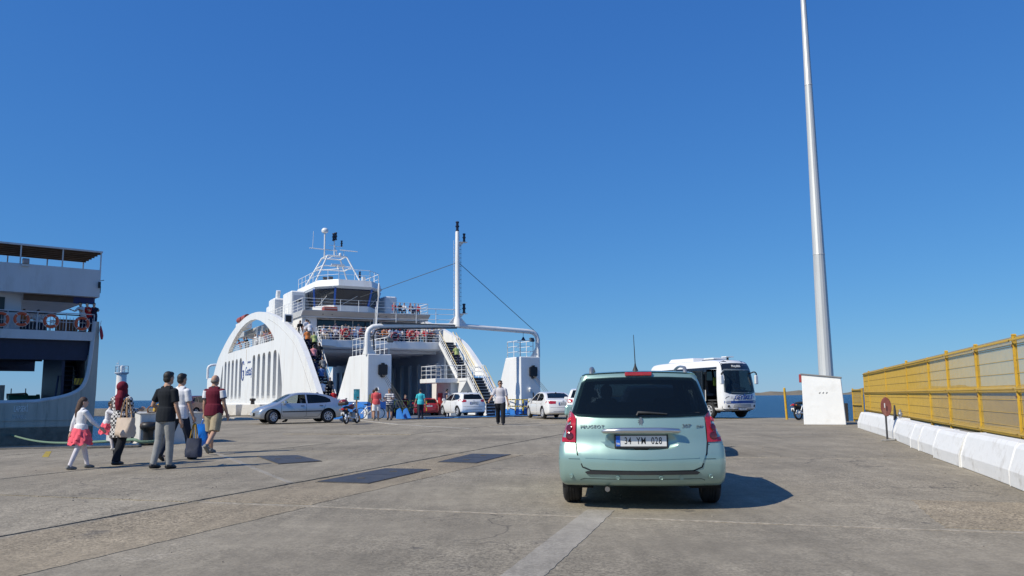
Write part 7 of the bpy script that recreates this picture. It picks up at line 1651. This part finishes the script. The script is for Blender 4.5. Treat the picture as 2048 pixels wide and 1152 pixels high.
# --- walkers on the left
p, h = foot_h(157, 938, 791)
GIRL, J = add_person('girl in a white cardigan and pink tutu skirt walking on the left', p, R(-38), h, {'legL': (20, 6), 'legR': (-14, 8), 'armR': (32, 14, 16), 'armL': (-16, 12, 10), 'nod': 8, 'turn': -18}, {'top': WHITET, 'sleeve': 1.85, 'bottom': cloth('white_tights', (0.66, 0.62, 0.64)), 'wide': -0.012, 'skirt': PINK, 'shoes': SHOEG, 'hair': HAIRBR, 'hair_style': 'long', 'skin': SKIN2, 'fem': 1}, vox=0.012)
p, h = foot_h(236, 931, 764)
WOM, JW = add_person('woman in a maroon headscarf and checked tunic with a beige bag', p, R(-16), h, {'legL': (8, 4), 'legR': (-8, 12), 'armR': (6, 14, 95, 25), 'armL': (35, 16, 85, 30), 'turn': 20}, {'top': CHECK, 'hem': 0.36, 'sleeve': 1.6, 'bottom': TROUD, 'wide': 0.01, 'shoes': SHOEB, 'hair': MAROON, 'hair_style': 'scarf', 'fem': 1, 'girth': 1.08}, vox=0.012)
p, h = foot_h(327, 938, 743)
TEE, J = add_person('man in a black t-shirt and pale grey jeans walking away', p, R(-22), h, {'legL': (-7, 8, 0), 'legR': (5, 4, -1), 'armL': (-8, 24, 88, 10), 'armR': (4, 9, 12), 'nod': 8}, {'top': BLACKT, 'sleeve': 0.72, 'bottom': DENIMG, 'shoes': SHOEB, 'hair': HAIRB, 'girth': 0.98}, vox=0.012)
p, h = foot_h(356, 920, 744)
WTEE, J2 = add_person('man in a white t-shirt and dark jeans carrying a navy tote bag', p, R(-24), h, {'legL': (-20, 12, 2), 'legR': (18, 6, 2), 'armL': (10, 8, 15), 'armR': (6, 9, 12), 'nod': 3}, {'top': WHITET, 'sleeve': 0.75, 'bottom': DENIMD, 'shoes': SHOEB, 'hair': HAIRB, 'grip': 'R', 'girth': 0.97}, vox=0.012)
p, h = foot_h(424, 907, 749)
BUR, J3 = add_person('balding man in a burgundy polo and khaki shorts with a blue bag', p, R(-10), h, {'legL': (12, 4, 2), 'legR': (-12, 30, 0), 'armL': (2, 8, 14), 'armR': (4, 8, 14), 'nod': 4}, {'top': BURG, 'sleeve': 0.62, 'sleeve_mat': WHITET, 'collar': pm('collar_navy', (0.02, 0.02, 0.04), 0.8), 'bottom': KHAKI, 'leg_len': 1.02, 'wide': 0.008, 'shoes': SHOEG, 'hair': HAIRG, 'hair_style': 'bald', 'grip': 'L', 'girth': 1.07}, vox=0.012)
# child carried on the woman's left hip
hip = wpos(WOM, Vector((-0.33, 0.02, 0.80)))
CH, Jc = add_person('small child in white and pink carried on the woman\'s left hip', hip - Vector((0, 0, 0.26)), R(-80), 0.98, {'sit': 0.55, 'legL': (55, 50, 16), 'legR': (28, 16, 14), 'armL': (60, 10, 40), 'armR': (70, 20, 30), 'lean': 8}, {'top': WHITET, 'sleeve': 1.8, 'bottom': cloth('white_tights', (0.66, 0.62, 0.64)), 'wide': -0.01, 'skirt': PINK, 'shoes': SHOEW, 'hair': HAIRB, 'skin': SKIN2}, vox=0.012)
# bags
def bag(name, loc, rz, w, d, h, mat, label, strap=0.3, strap_mat=None, flare=1.1, crumple=0.012, straps=2, cat='bag'):
    r_ = empty(name, loc, rz); rnd = random.Random(int(w * 1000)); mb = MB(); n = 20; rows = 7
    for i in range(rows):
        t = i / (rows - 1); k = lerp(flare, 1.0, t)
        for j in range(n):
            a = 2 * math.pi * j / n; c, s = math.cos(a), math.sin(a); e = 0.66
            x = w / 2 * k * math.copysign(abs(c) ** e, c); y = d / 2 * (1 if i else 0.7) * math.copysign(abs(s) ** e, s) * lerp(1.25, 0.6, t)
            mb.v.append((x + rnd.uniform(-1, 1) * crumple, y + rnd.uniform(-1, 1) * crumple, t * h + (rnd.uniform(-1, 1) * crumple if 0 < i < rows - 1 else 0)))
    for i in range(rows - 1):
        for j in range(n): mb.f.append((i * n + j, i * n + (j + 1) % n, (i + 1) * n + (j + 1) % n, (i + 1) * n + j))
    mb.f.append(tuple(reversed(range(n)))); mb.f.append(tuple((rows - 1) * n + j for j in range(n)))
    mb.build('bag_body', mat, r_, smooth=60)
    for q in range(straps):
        y = (-1 if q == 0 else 1) * d * 0.22
        MB().tube(bez([(-w * 0.22, y, h * 0.93), (-w * 0.10, y * 0.6, h + strap * 0.75), (0, y * 0.2, h + strap), (w * 0.10, y * 0.6, h + strap * 0.75), (w * 0.22, y, h * 0.93)], 4), 0.011, 6).build('handle', strap_mat or mat, r_, smooth=50)
    return tag(r_, label, cat)
hw_ = wpos(WTEE, J2['wrR'] + J2['fdR'] * 0.10)
bag('tote_bag', hw_ + Vector((0, 0, -0.72)), R(-10), 0.32, 0.18, 0.38, pm('tote_navy', (0.02, 0.028, 0.06), 0.7, var=0.2, scale=6, bump=0.4, bscale=15), 'dark navy tote bag with yellow striped handles held low', strap=0.30, strap_mat=pm('strap_yellow', (0.45, 0.27, 0.04), 0.7, var=0.4, scale=20))
hb_ = wpos(BUR, J3['wrL'] + J3['fdL'] * 0.10)
bag('plastic_bag', hb_ + Vector((0, 0, -0.62)), R(15), 0.30, 0.2, 0.50, pm('bag_blue', (0.01, 0.16, 0.62), 0.25, var=0.2, scale=5, coat=0.5, bump=0.8, bscale=9), 'shiny blue plastic carrier bag in the balding man\'s left hand', strap=0.12, flare=0.8, crumple=0.022)
bb_ = wpos(WOM, Vector((0.24, -0.12, 0.60)))
bag('shoulder_bag', bb_, R(-30), 0.46, 0.24, 0.36, pm('bag_beige', (0.55, 0.45, 0.36), 0.6, var=0.1, scale=4, bump=0.4, bscale=10), 'large beige shoulder bag with a tan strap on the woman\'s right side', strap=0.36, strap_mat=pm('strap_tan', (0.42, 0.25, 0.12), 0.6), flare=0.82, crumple=0.014)

# --- people by the ferry
p, h = foot_h(1001, 850, 760); p += Vector((0, 0.15, 0))
add_person('man in a pale shirt and dark trousers with sunglasses facing the camera', p, R(176), h, {'legL': (14, 8, 2), 'legR': (-10, 14, 2), 'armR': (6, 26, 40, 10), 'armL': (-4, 12, 10), 'turn': 30}, {'top': PALE, 'sleeve': 0.9, 'bottom': TROUD, 'wide': 0.014, 'shoes': SHOEB, 'hair': HAIRB, 'glasses': True, 'girth': 1.05}, vox=0.014)
p, h = foot_h(841, 838, 776)
add_person('man in a turquoise t-shirt and dark jeans walking to the ramp', p, R(10), h * 0.98, {'legL': (-12, 10), 'legR': (12, 6), 'armL': (6, 16, 14), 'armR': (-8, 12, 14), 'nod': 6}, {'top': TEAL, 'sleeve': 0.75, 'bottom': DENIMD, 'shoes': SHOEB, 'hair': HAIRB}, vox=0.016)
p, h = foot_h(752, 841, 775)
add_person('man in a coral shirt and white shorts seen from behind', p, R(8), h, {'legL': (-4, 4), 'legR': (4, 4), 'armL': (14, 8, 40), 'armR': (20, 8, 60), 'nod': 22}, {'top': CORAL, 'sleeve': 0.8, 'bottom': WHITET, 'leg_len': 1.0, 'wide': 0.012, 'shoes': SHOEG, 'hair': HAIRB, 'girth': 1.06}, vox=0.016)
p, h = foot_h(743, 839, 779)
PK, Jk = add_person('person in ochre shorts with a backpack half hidden by the coral shirt', p + Vector((0, 0.7, 0)), R(-35), h, {'legL': (3, 4), 'legR': (-3, 6), 'armL': (10, 8, 30), 'armR': (10, 8, 20)}, {'top': cloth('brown_red', (0.2, 0.05, 0.05)), 'sleeve': 0.7, 'bottom': OCHRE, 'leg_len': 1.05, 'shoes': SHOEG, 'hair': HAIRBR}, vox=0.016)
bag('backpack', wpos(PK, Vector((0, -0.22, 1.0))), R(-35), 0.32, 0.24, 0.46, pm('backpack_olive', (0.08, 0.09, 0.06), 0.8, var=0.4, scale=6), 'dark olive backpack worn by the person in ochre shorts', strap=0.06, straps=1)
p, h = foot_h(772, 838, 781)
add_person('person with a dark cap standing behind the coral shirt', p + Vector((0, 1.4, 0)), R(160), h, {'nod': 20, 'armL': (20, 8, 60), 'armR': (20, 8, 60)}, {'top': cloth('dark_blue_top', (0.06, 0.08, 0.2)), 'sleeve': 0.8, 'bottom': DENIMD, 'shoes': SHOEB, 'hair': HAIRB}, vox=0.018)
p, h = foot_h(779, 840, 775)
add_person('man in a navy and white striped shirt holding papers, facing the camera', p, R(172), h * 0.98, {'legL': (3, 4), 'legR': (-3, 4), 'armL': (22, 12, 80, 20), 'armR': (22, 12, 80, 20), 'nod': 10}, {'top': STRIPE, 'sleeve': 0.8, 'bottom': GREYSH, 'leg_len': 1.05, 'wide': 0.01, 'shoes': SHOEB, 'hair': HAIRG, 'glasses': True, 'girth': 1.05}, vox=0.016)
p = gp(893, 829, -0.05)
add_person('officer in a navy vest and beige trousers at the white hatchback', p, R(-60), aty(893, 776, p.y).z - 0.0, {'legL': (10, 4), 'legR': (-10, 6), 'armL': (40, 8, 50), 'armR': (45, 8, 40), 'nod': 12}, {'top': NAVYC, 'sleeve': 0.5, 'sleeve_mat': WHITET, 'bottom': BEIGE, 'shoes': SHOEW, 'hair': HAIRB}, vox=0.018)

# --- crowd on the ferries: a few built figures, copied with their own clothes
def template(pose, o, vox=0.026):
    parts, J = build_person(pose, o, vox, detail=False); return parts
dflt = {'top': WHITET, 'sleeve': 0.8, 'bottom': DENIMD, 'shoes': SHOEB, 'hair': HAIRB, 'face': False}
TPL = {'stand': template({'armL': (10, 10, 40), 'armR': (8, 10, 20)}, dflt), 'lean': template({'lean': 22, 'armL': (55, 14, 50), 'armR': (50, 14, 60), 'legL': (6, 8)}, dflt), 'climb': template({'lean': 14, 'legL': (45, 60), 'legR': (-8, 8), 'armL': (30, 10, 40), 'armR': (-10, 12, 20), 'nod': 8}, dflt),
       'sit': template({'sit': 0.50, 'legL': (84, 86, 4), 'legR': (82, 84, 4), 'armL': (35, 12, 60), 'armR': (30, 12, 70)}, dflt), 'drive': template({'sit': 0.50, 'legL': (78, 32, 4), 'legR': (74, 30, 4), 'armL': (48, 8, 30), 'armR': (46, 8, 30), 'lean': -12}, dflt), 'woman': template({'armL': (14, 8, 50), 'armR': (4, 10, 14)}, dict(dflt, hair_style='long', fem=1, hem=0.2)), 'scarf': template({'sit': 0.50, 'legL': (84, 86, 4), 'legR': (82, 84, 4), 'armL': (35, 12, 60), 'armR': (30, 12, 70)}, dict(dflt, hair_style='scarf', fem=1))}
CC = {'white': WHITET, 'red': cloth('red', (0.5, 0.03, 0.035)), 'pink': cloth('pink', (0.62, 0.25, 0.28)), 'navy': NAVYC, 'grey': cloth('grey', (0.20, 0.21, 0.22)), 'black': BLACKT, 'beige': BEIGE, 'blue': cloth('mid_blue', (0.08, 0.16, 0.36)), 'green': cloth('lime', (0.40, 0.46, 0.18)), 'orange': cloth('orange', (0.6, 0.2, 0.06)), 'turquoise': TEAL, 'maroon': MAROON}
def crowd(tpl, loc, rz, top, label, bottom='navy', hair=None, s=0.97, group=None):
    mats = {'person': SKIN if random.random() < 0.5 else SKIN2, 'shirt': CC[top], 'trousers': CC[bottom], 'shoe': SHOEB, 'hair': hair or random.choice((HAIRB, HAIRBR, HAIRB, HAIRG)), 'headscarf': hair or CC[random.choice(('white', 'beige', 'maroon', 'black'))]}
    root = None
    for nm, me, mt in TPL[tpl]:
        if not me.materials: me.materials.append(mt)
        o = bpy.data.objects.new(nm, me); COL.objects.link(o); o.material_slots[0].link = 'OBJECT'; o.material_slots[0].material = mats.get(nm, mt)
        if root is None: root = o; o.location = loc; o.rotation_euler = (0, 0, rz); o.scale = (s,) * 3
        else: o.parent = root
    return tag(root, label, 'person', group)
ORD = ['first', 'second', 'third', 'fourth', 'fifth', 'sixth', 'seventh', 'eighth', 'ninth', 'tenth', 'eleventh', 'twelfth', 'thirteenth', 'fourteenth', 'fifteenth', 'sixteenth', 'seventeenth', 'eighteenth', 'nineteenth', 'twentieth']
rnc = random.Random(11)
cols = ['white', 'beige', 'pink', 'red', 'grey', 'white', 'red', 'navy', 'white', 'pink', 'orange', 'white', 'blue', 'white', 'red', 'beige', 'pink', 'red', 'maroon', 'navy']
skip_ = (2, 9, 15)
for i in range(20):
    if i in skip_: continue
    x = 1.75 + i * 0.525 + rnc.uniform(-0.12, 0.12); yy = 16.15 + rnc.uniform(-0.05, 0.25); c = cols[i]
    crowd('scarf' if i % 5 == 3 else 'sit', shipw(yy, x, 6.03), TH + math.pi + rnc.uniform(-0.5, 0.5), c, '%s topped passenger seated %s from the left in the ferry\'s front deck row' % (c, ORD[i - sum(1 for k in skip_ if k < i)]), bottom=rnc.choice(['navy', 'grey', 'black', 'beige', 'blue']), group='passengers seated at the ferry deck railing')
cols2 = ['red', 'white', 'pink', 'white', 'grey', 'orange', 'white', 'red', 'beige', 'red', 'maroon', 'white', 'pink']
for i in range(9):
    x = 2.1 + i * 1.12 + rnc.uniform(-0.2, 0.2); c = cols2[i]
    crowd('sit', shipw(17.35 + rnc.uniform(-.15, .15), x, 6.03), TH + math.pi + rnc.uniform(-0.6, 0.6), c, '%s topped passenger seated %s from the left in the second deck row' % (c, ORD[i]), bottom=rnc.choice(['navy', 'grey', 'black']), group='passengers seated in the second deck row')
for i, (x, yy, c, t) in enumerate(((3.3, 18.3, 'pink', 'stand'), (5.4, 18.4, 'white', 'woman'), (4.4, 18.9, 'grey', 'stand'), (8.2, 18.5, 'red', 'woman'), (10.4, 18.2, 'beige', 'stand'), (11.5, 17.0, 'blue', 'lean'))):
    crowd(t, shipw(yy, x, 6.03), TH + rnc.uniform(2.2, 4.0), c, '%s topped passenger standing %s from the left under the ferry\'s canopy' % (c, ORD[i]), group='passengers standing under the canopy')
# stairs on the left side of the ferry, people climbing up
for i, (t, x, c, b, tp) in enumerate(((0.05, 0.5, 'red', 'navy', 'climb'), (0.16, -0.12, 'white', 'black', 'climb'), (0.20, 0.52, 'black', 'black', 'climb'), (0.34, 0.1, 'blue', 'navy', 'climb'), (0.44, -0.2, 'navy', 'black', 'climb'), (0.47, 0.45, 'grey', 'grey', 'climb'), (0.60, -0.05, 'pink', 'navy', 'climb'), (0.66, 0.5, 'black', 'navy', 'climb'), (0.78, 0.35, 'green', 'black', 'climb'), (0.84, -0.15, 'orange', 'navy', 'climb'), (0.95, 0.2, 'white', 'grey', 'climb'))):
    n = 27; k = int(t * n); crowd(tp, shipw(lerp(8.6, 15.3, (k + 0.5) / n), x, lerp(-0.26, 6.0, (k + 1) / n) + 0.02), TH + rnc.uniform(-.2, .2), c, '%s topped passenger climbing the ferry\'s left stairs, %s from the bottom' % (c, ORD[i]), bottom=b, group='passengers climbing the left stairs')
for i, (x, yy, c) in enumerate(((-0.1, 16.2, 'white'), (0.25, 17.0, 'red'), (-0.25, 17.6, 'black'))): crowd('stand', shipw(yy, x + 0.35, 6.03), TH + rnc.uniform(-.4, .4), c, '%s topped passenger at the head of the left stairs, %s in line' % (c, ORD[i]), bottom='grey', group='passengers at the stair head')
MB().b2((-0.5, 15.3, 5.8), (0.41, 19.9, 6.02)).build('stair_head_platform', M_SHIP, ferry)
for i, (yy, c) in enumerate(((41.5, 'red'), (38.6, 'navy'), (37.4, 'black'), (33.0, 'white'), (29.0, 'pink'), (28.0, 'blue'), (26.2, 'red'), (24.8, 'orange'))):
    crowd('lean', shipw(yy, -0.2, 6.03), TH + R(90) + rnc.uniform(-.4, .4), c, '%s topped passenger looking out through the ferry\'s side arch, %s from the far end' % (c, ORD[i]), group='passengers at the side arch railing')
for i, (x, yy, c, t) in enumerate(((8.9, 19.0, 'red', 'sit'), (9.5, 19.1, 'navy', 'sit'), (10.0, 19.3, 'white', 'sit'), (10.5, 19.0, 'maroon', 'scarf'), (11.0, 19.2, 'blue', 'sit'), (11.5, 19.6, 'red', 'sit'))):
    crowd(t, shipw(yy, x, 8.72), TH + math.pi + rnc.uniform(-.6, .6), c, '%s topped passenger %s from the left on the ferry\'s bridge deck' % (c, ORD[i]), s=0.85, group='passengers on the bridge deck')
crowd('climb', shipw(12.9, 12.3, 4.0), TH, 'green', 'person in a lime top climbing the upper blue stairs on the right')
for i, (px, c) in enumerate(((802, 'beige'), (822, 'maroon'), (833, 'red'), (873, 'black'))):
    v_ = lerp(2.6, 8.0, (px - 795) / 85); crowd('stand', shipw(3.2 + (i % 2) * 1.2, v_, -0.25), TH + math.pi + rnc.uniform(-.5, .5), c, '%s topped person %s from the left inside the ferry mouth behind the barriers' % (c, ORD[i]), group='people inside the ferry mouth')
for i, (px, c) in enumerate(((165, 'white'), (176, 'red'), (187, 'navy'))):
    q = on2(px, 640, 0.45); crowd('lean', Vector((q.x, q.y, 5.02)), A2 + math.pi - R(50) + 0.3 * i, c, '%s topped person leaning on the old ferry\'s railing, %s from the left' % (c, ORD[i]), group='people leaning on the old ferry railing')
for i, x in enumerate((-3.3, -2.6)): crowd('sit', P2 + R2 @ Vector((x, 2.0, 5.02)), A2 + math.pi, ('orange', 'white')[i], '%s topped person seated %s on the old ferry\'s deck' % (('orange', 'white')[i], ('nearer the house', 'farther right')[i]))
# drivers
def driver(car, x, y, z, top, label, s=0.95):
    bpy.context.view_layer.update(); loc = car.matrix_world @ Vector((x, y, z)); return crowd('drive', loc, car.rotation_euler.z, top, label, s=s)
driver(WAGON, -0.36, -0.05, 0.14, 'grey', 'driver silhouette behind the green wagon\'s dark rear window')
driver(SILVER, -0.36, 0.02, 0.06, 'white', 'driver in a white top at the silver car\'s open window', s=0.92)
driver(JETTA, -0.36, 0.02, 0.06, 'black', 'driver in a dark top inside the white saloon', s=0.9)
driver(BUS, -0.55, 2.2, 0.82, 'white', 'bus driver in a white shirt behind the large windscreen', s=0.95)

# ================================================================ SMALL THINGS BY THE FERRY
M_HY = pm('hazard_tube_yellow', (0.68, 0.50, 0.02), 0.45, var=0.12); M_HB = pm('hazard_tube_black', (0.02, 0.02, 0.022), 0.5)
def barrier(p0, p1, label, h=1.02):
    d = p1 - p0; L_ = d.length; r_ = empty('pipe_barrier', p0, math.atan2(d.y, d.x))
    def banded(a, b, nm):
        a, b = Vector(a), Vector(b); n = max(2, round((b - a).length / 0.24))
        for i in range(n): MB().cyl(a.lerp(b, i / n), a.lerp(b, (i + 1) / n), 0.034, n=8).build(nm, M_HY if i % 2 else M_HB, r_, smooth=40)
    for z in (h, h * 0.55): banded((0, 0, z), (L_, 0, z), 'rail_band')
    for x in (0.0, L_ * 0.5, L_): banded((x, 0, 0.02), (x, 0, h), 'post_band')
    for x in (0.0, L_): MB().beam((x, -0.28, 0.025), (x, 0.28, 0.025), 0.06, 0.04).build('foot', M_HB, r_)
    return tag(r_, label, 'barrier', 'yellow and black pipe barriers')
barrier(gp(789, 833), gp(818, 831), 'yellow and black pipe barrier beside the striped shirt man')
barrier(gp(815, 832), gp(853, 829.5), 'yellow and black pipe barrier in front of the red hatchback')
barrier(gp(1016, 828), gp(1046, 829.5), 'yellow and black pipe barrier left of the white saloon by the tower')
barrier(gp(1047, 829), gp(1068, 831), 'yellow and black pipe barrier half hidden by the white saloon')
sgn = gp(1034, 829.2); o = MB().box((0, 0, 0.55), (0.62, 0.05, 0.62)).build('blue_sign_board', pm('sign_blue', (0.02, 0.08, 0.30), 0.5), None, bevel=0.01); o.location = sgn + Vector((0.9, 0.25, 0)); tag(o, 'dark blue sign board standing behind the barrier at the right tower', 'sign')
for z in (0.62, 0.48): MB().box((0.0, -0.03, z), (0.34, 0.006, 0.04)).build('sign_line', M_PLATE, o)
# notice board on a wooden post
nb = gp(712.5, 843); r_ = tag(empty('notice_board', nb, R(8)), 'teal poster board on a wooden post in a box base by the ferry', 'notice board')
TAN = pm('raw_timber', (0.42, 0.24, 0.11), 0.75, var=0.2, scale=6, stretch=(6, 6, 1))
MB().box((0, 0, 0.15), (0.40, 0.36, 0.30)).build('box_base', TAN, r_, bevel=0.01); MB().box((0, 0, 0.72), (0.09, 0.06, 0.86)).build('post', TAN, r_)
pb = MB().box((0, -0.03, 1.42), (0.32, 0.03, 0.58)).build('board_frame', pm('board_edge', (0.25, 0.3, 0.3), 0.5), r_); MB().box((0, -0.048, 1.42), (0.29, 0.006, 0.54)).build('poster', pm('poster_teal', (0.03, 0.25, 0.33), 0.4, var=0.5, scale=4, dirt=(0.25, 0.55, 0.62), dirt_amt=0.8, dirt_scale=5), pb)
# motorbikes
def motorbike(loc, rz, paint_col, label, topbox=None, lean=0.0):
    r_ = empty('motorbike', loc, rz); r_.rotation_euler = (0, lean, rz)
    PT = paint('bike_paint_%d' % int(paint_col[0] * 999), paint_col)
    for y, rr_ in ((-0.62, 0.30), (0.66, 0.31)):
        w = empty('wheel', (0, y, rr_), 0, r_); MB().torus((0, 0, 0), rr_ - 0.05, 0.05, (1, 0, 0), 24, 8).build('tyre', M_TYRE, w, smooth=60); MB().torus((0, 0, 0), rr_ - 0.10, 0.015, (1, 0, 0), 24, 6).cyl((-0.06, 0, 0), (0.06, 0, 0), 0.05, n=10).build('rim', M_RIM, w, smooth=60)
        o = MB()
        for k in range(5): a = 2 * math.pi * k / 5; o.beam((0, 0, 0), (0, (rr_ - 0.1) * math.cos(a), (rr_ - 0.1) * math.sin(a)), 0.03)
        o.build('spokes', M_RIM, w)
    MB().tube(bez([(0, -0.95, 0.42), (0, -0.80, 0.62), (0, -0.6, 0.66), (0, -0.35, 0.58)], 4), 0.075, 8).build('rear_fender', M_PLAST, r_, smooth=50)
    MB().tube(bez([(0, 0.36, 0.55), (0, 0.6, 0.66), (0, 0.85, 0.60)], 4), 0.06, 8).build('front_fender', PT, r_, smooth=50)
    MB().box((0, 0.05, 0.40), (0.30, 0.44, 0.34)).build('engine', pm('engine_metal', (0.2, 0.2, 0.21), 0.4, metal=0.6), r_, bevel=0.05, bseg=2)
    MB().ell((0, 0.16, 0.82), (0.16, 0.28, 0.13), 12, 8).build('fuel_tank', PT, r_, smooth=60); MB().ell((0, -0.35, 0.80), (0.14, 0.40, 0.07), 12, 8).build('saddle', M_SEAT, r_, smooth=60)
    MB().ell((0, -0.62, 0.72), (0.12, 0.28, 0.10), 10, 8).build('tail_fairing', PT, r_, smooth=60); MB().box((0, -0.90, 0.72), (0.16, 0.06, 0.09)).build('tail_lamp', M_TAIL, r_, bevel=0.02); MB().box((0, -0.96, 0.50), (0.17, 0.01, 0.15)).build('number_plate', M_PLATE, r_)
    for sx in (-1, 1):
        MB().cyl((sx * 0.10, 0.66, 0.31), (sx * 0.09, 0.40, 0.98), 0.025, n=8).build('fork_leg', M_RIM, r_); MB().cyl((sx * 0.12, -0.62, 0.30), (sx * 0.13, -0.40, 0.66), 0.022, n=8).build('shock_absorber', M_RIM, r_)
        MB().cyl((sx * 0.2, 0.34, 1.03), (sx * 0.30, 0.30, 1.22), 0.008, n=5).ell((sx * 0.30, 0.30, 1.24), (0.06, 0.015, 0.04), 8, 6).build('mirror', M_PLAST, r_, smooth=50); MB().ell((sx * 0.16, -0.86, 0.70), (0.035, 0.03, 0.03), 8, 6).build('indicator', pm('amber_lamp', (0.6, 0.2, 0.02), 0.3), r_)
    MB().tube(bez([(-0.36, 0.22, 1.0), (-0.18, 0.34, 1.03), (0.18, 0.34, 1.03), (0.36, 0.22, 1.0)], 4), 0.016, 8).build('handlebar', M_PLAST, r_, smooth=50); MB().ell((0, 0.5, 0.92), (0.11, 0.09, 0.12), 10, 8).build('head_lamp', M_HEAD, r_, smooth=60)
    MB().tube([(0.14, 0.2, 0.28), (0.16, -0.2, 0.26), (0.18, -0.75, 0.36)], [0.03, 0.035, 0.05], 10).build('exhaust', M_RIM, r_, smooth=50); MB().cyl((-0.1, 0.0, 0.28), (-0.32, -0.05, 0.0), 0.014, n=6).build('side_stand', M_PLAST, r_)
    if topbox:
        tb = MB().box((0, -0.78, 0.98), (0.42, 0.38, 0.16)).build('top_box', M_PLAST, r_, bevel=0.05, bseg=2); MB().ell((0, -0.78, 1.06), (0.215, 0.195, 0.13), 14, 8).build('top_box_lid', topbox, tb, smooth=60)
    return tag(r_, label, 'motorbike')
motorbike(gp(696, 848.5) + Vector((0.05, 0.6, 0)), R(-12), (0.10, 0.012, 0.015), 'dark red motorbike with a top box behind the silver car', topbox=paint('topbox_red', (0.20, 0.015, 0.02)), lean=R(-6))
motorbike(gp(1597, 840.5) + Vector((0.55, 0.35, 0)), R(-58), (0.02, 0.02, 0.025), 'black motorbike parked behind the white plinth', lean=R(-5))
# bicycle
def bicycle(loc, rz, label):
    r_ = empty('bicycle', loc, rz); r_.rotation_euler = (R(-7), 0, rz); FR = pm('bike_silver', (0.62, 0.63, 0.64), 0.35, metal=0.3)
    for x in (-0.53, 0.53):
        w = empty('wheel', (x, 0, 0.34), 0, r_); MB().torus((0, 0, 0), 0.315, 0.024, (0, 1, 0), 28, 6).build('tyre', M_TYRE, w, smooth=60); o = MB()
        for k in range(14): a = 2 * math.pi * k / 14; o.cyl((0, 0, 0), (0.30 * math.cos(a), 0, 0.30 * math.sin(a)), 0.003, n=4)
        o.cyl((0, -0.04, 0), (0, 0.04, 0), 0.02, n=8); o = o.build('spokes', M_RIM, w); o['kind'] = 'stuff'
    o = MB()
    for a, b in (((-0.53, 0, 0.34), (-0.12, 0, 0.32)), ((-0.53, 0, 0.34), (-0.2, 0, 0.72)), ((-0.12, 0, 0.32), (-0.22, 0, 0.82)), ((-0.12, 0, 0.32), (0.34, 0, 0.72)), ((-0.2, 0, 0.72), (0.33, 0, 0.80)), ((0.53, 0, 0.34), (0.32, 0, 0.95))): o.cyl(a, b, 0.019, n=8)
    o.build('frame', FR, r_); MB().ell((-0.25, 0, 0.86), (0.14, 0.06, 0.035), 10, 6).build('saddle', M_SEAT, r_, smooth=60)
    MB().tube([(0.34, -0.28, 0.98), (0.30, -0.1, 1.0), (0.30, 0.1, 1.0), (0.34, 0.28, 0.98)], 0.014, 6).build('handlebar', M_PLAST, r_); MB().torus((-0.12, -0.03, 0.32), 0.09, 0.008, (0, 1, 0), 16, 5).beam((-0.12, -0.06, 0.32), (0.0, -0.06, 0.22), 0.02).build('crank', M_PLAST, r_)
    return tag(r_, label, 'bicycle')
bicycle(gp(737, 838.5) + Vector((0, 0.5, 0)), R(5), 'silver bicycle leaning between the notice board and the coral shirt man')
o = MB().ell((0, 0, 0.1), (0.28, 0.2, 0.12), 12, 8).ell((0.3, 0.1, 0.06), (0.16, 0.12, 0.07), 10, 6).build('white_sack', WHITET, None, smooth=60); o.location = gp(684, 843) + Vector((0, 0.6, 0)); tag(o, 'small white sack on the ground behind the silver car\'s tail', 'sack')
fbox('fire_box', (10.9, 13.2, 0.5), (11.13, 13.7, 1.6), pm('fire_red', (0.42, 0.03, 0.04), 0.5), bevel=0.02)
# quay clutter: pebbles and scraps too many to count
mb = MB(); rn = random.Random(21)
for i in range(260):
    q = pq(rn.uniform(-14, 3), rn.uniform(3, 30)); s_ = rn.uniform(0.003, 0.009) * (1 + q.y / 30)
    if en[0] * q.x + en[1] * q.y < ed + 0.4: continue
    mb.box((q.x, q.y, s_ * 0.4), (s_ * 2, s_ * 1.5, s_), rz=rn.uniform(0, 3), taper=0.7)
tag(mb.build('grit', pm('grit_stone', (0.24, 0.21, 0.17), 0.9, var=0.5, scale=3), None, fix=False), 'scattered pale grit and pebbles on the concrete', 'grit', kind='stuff')
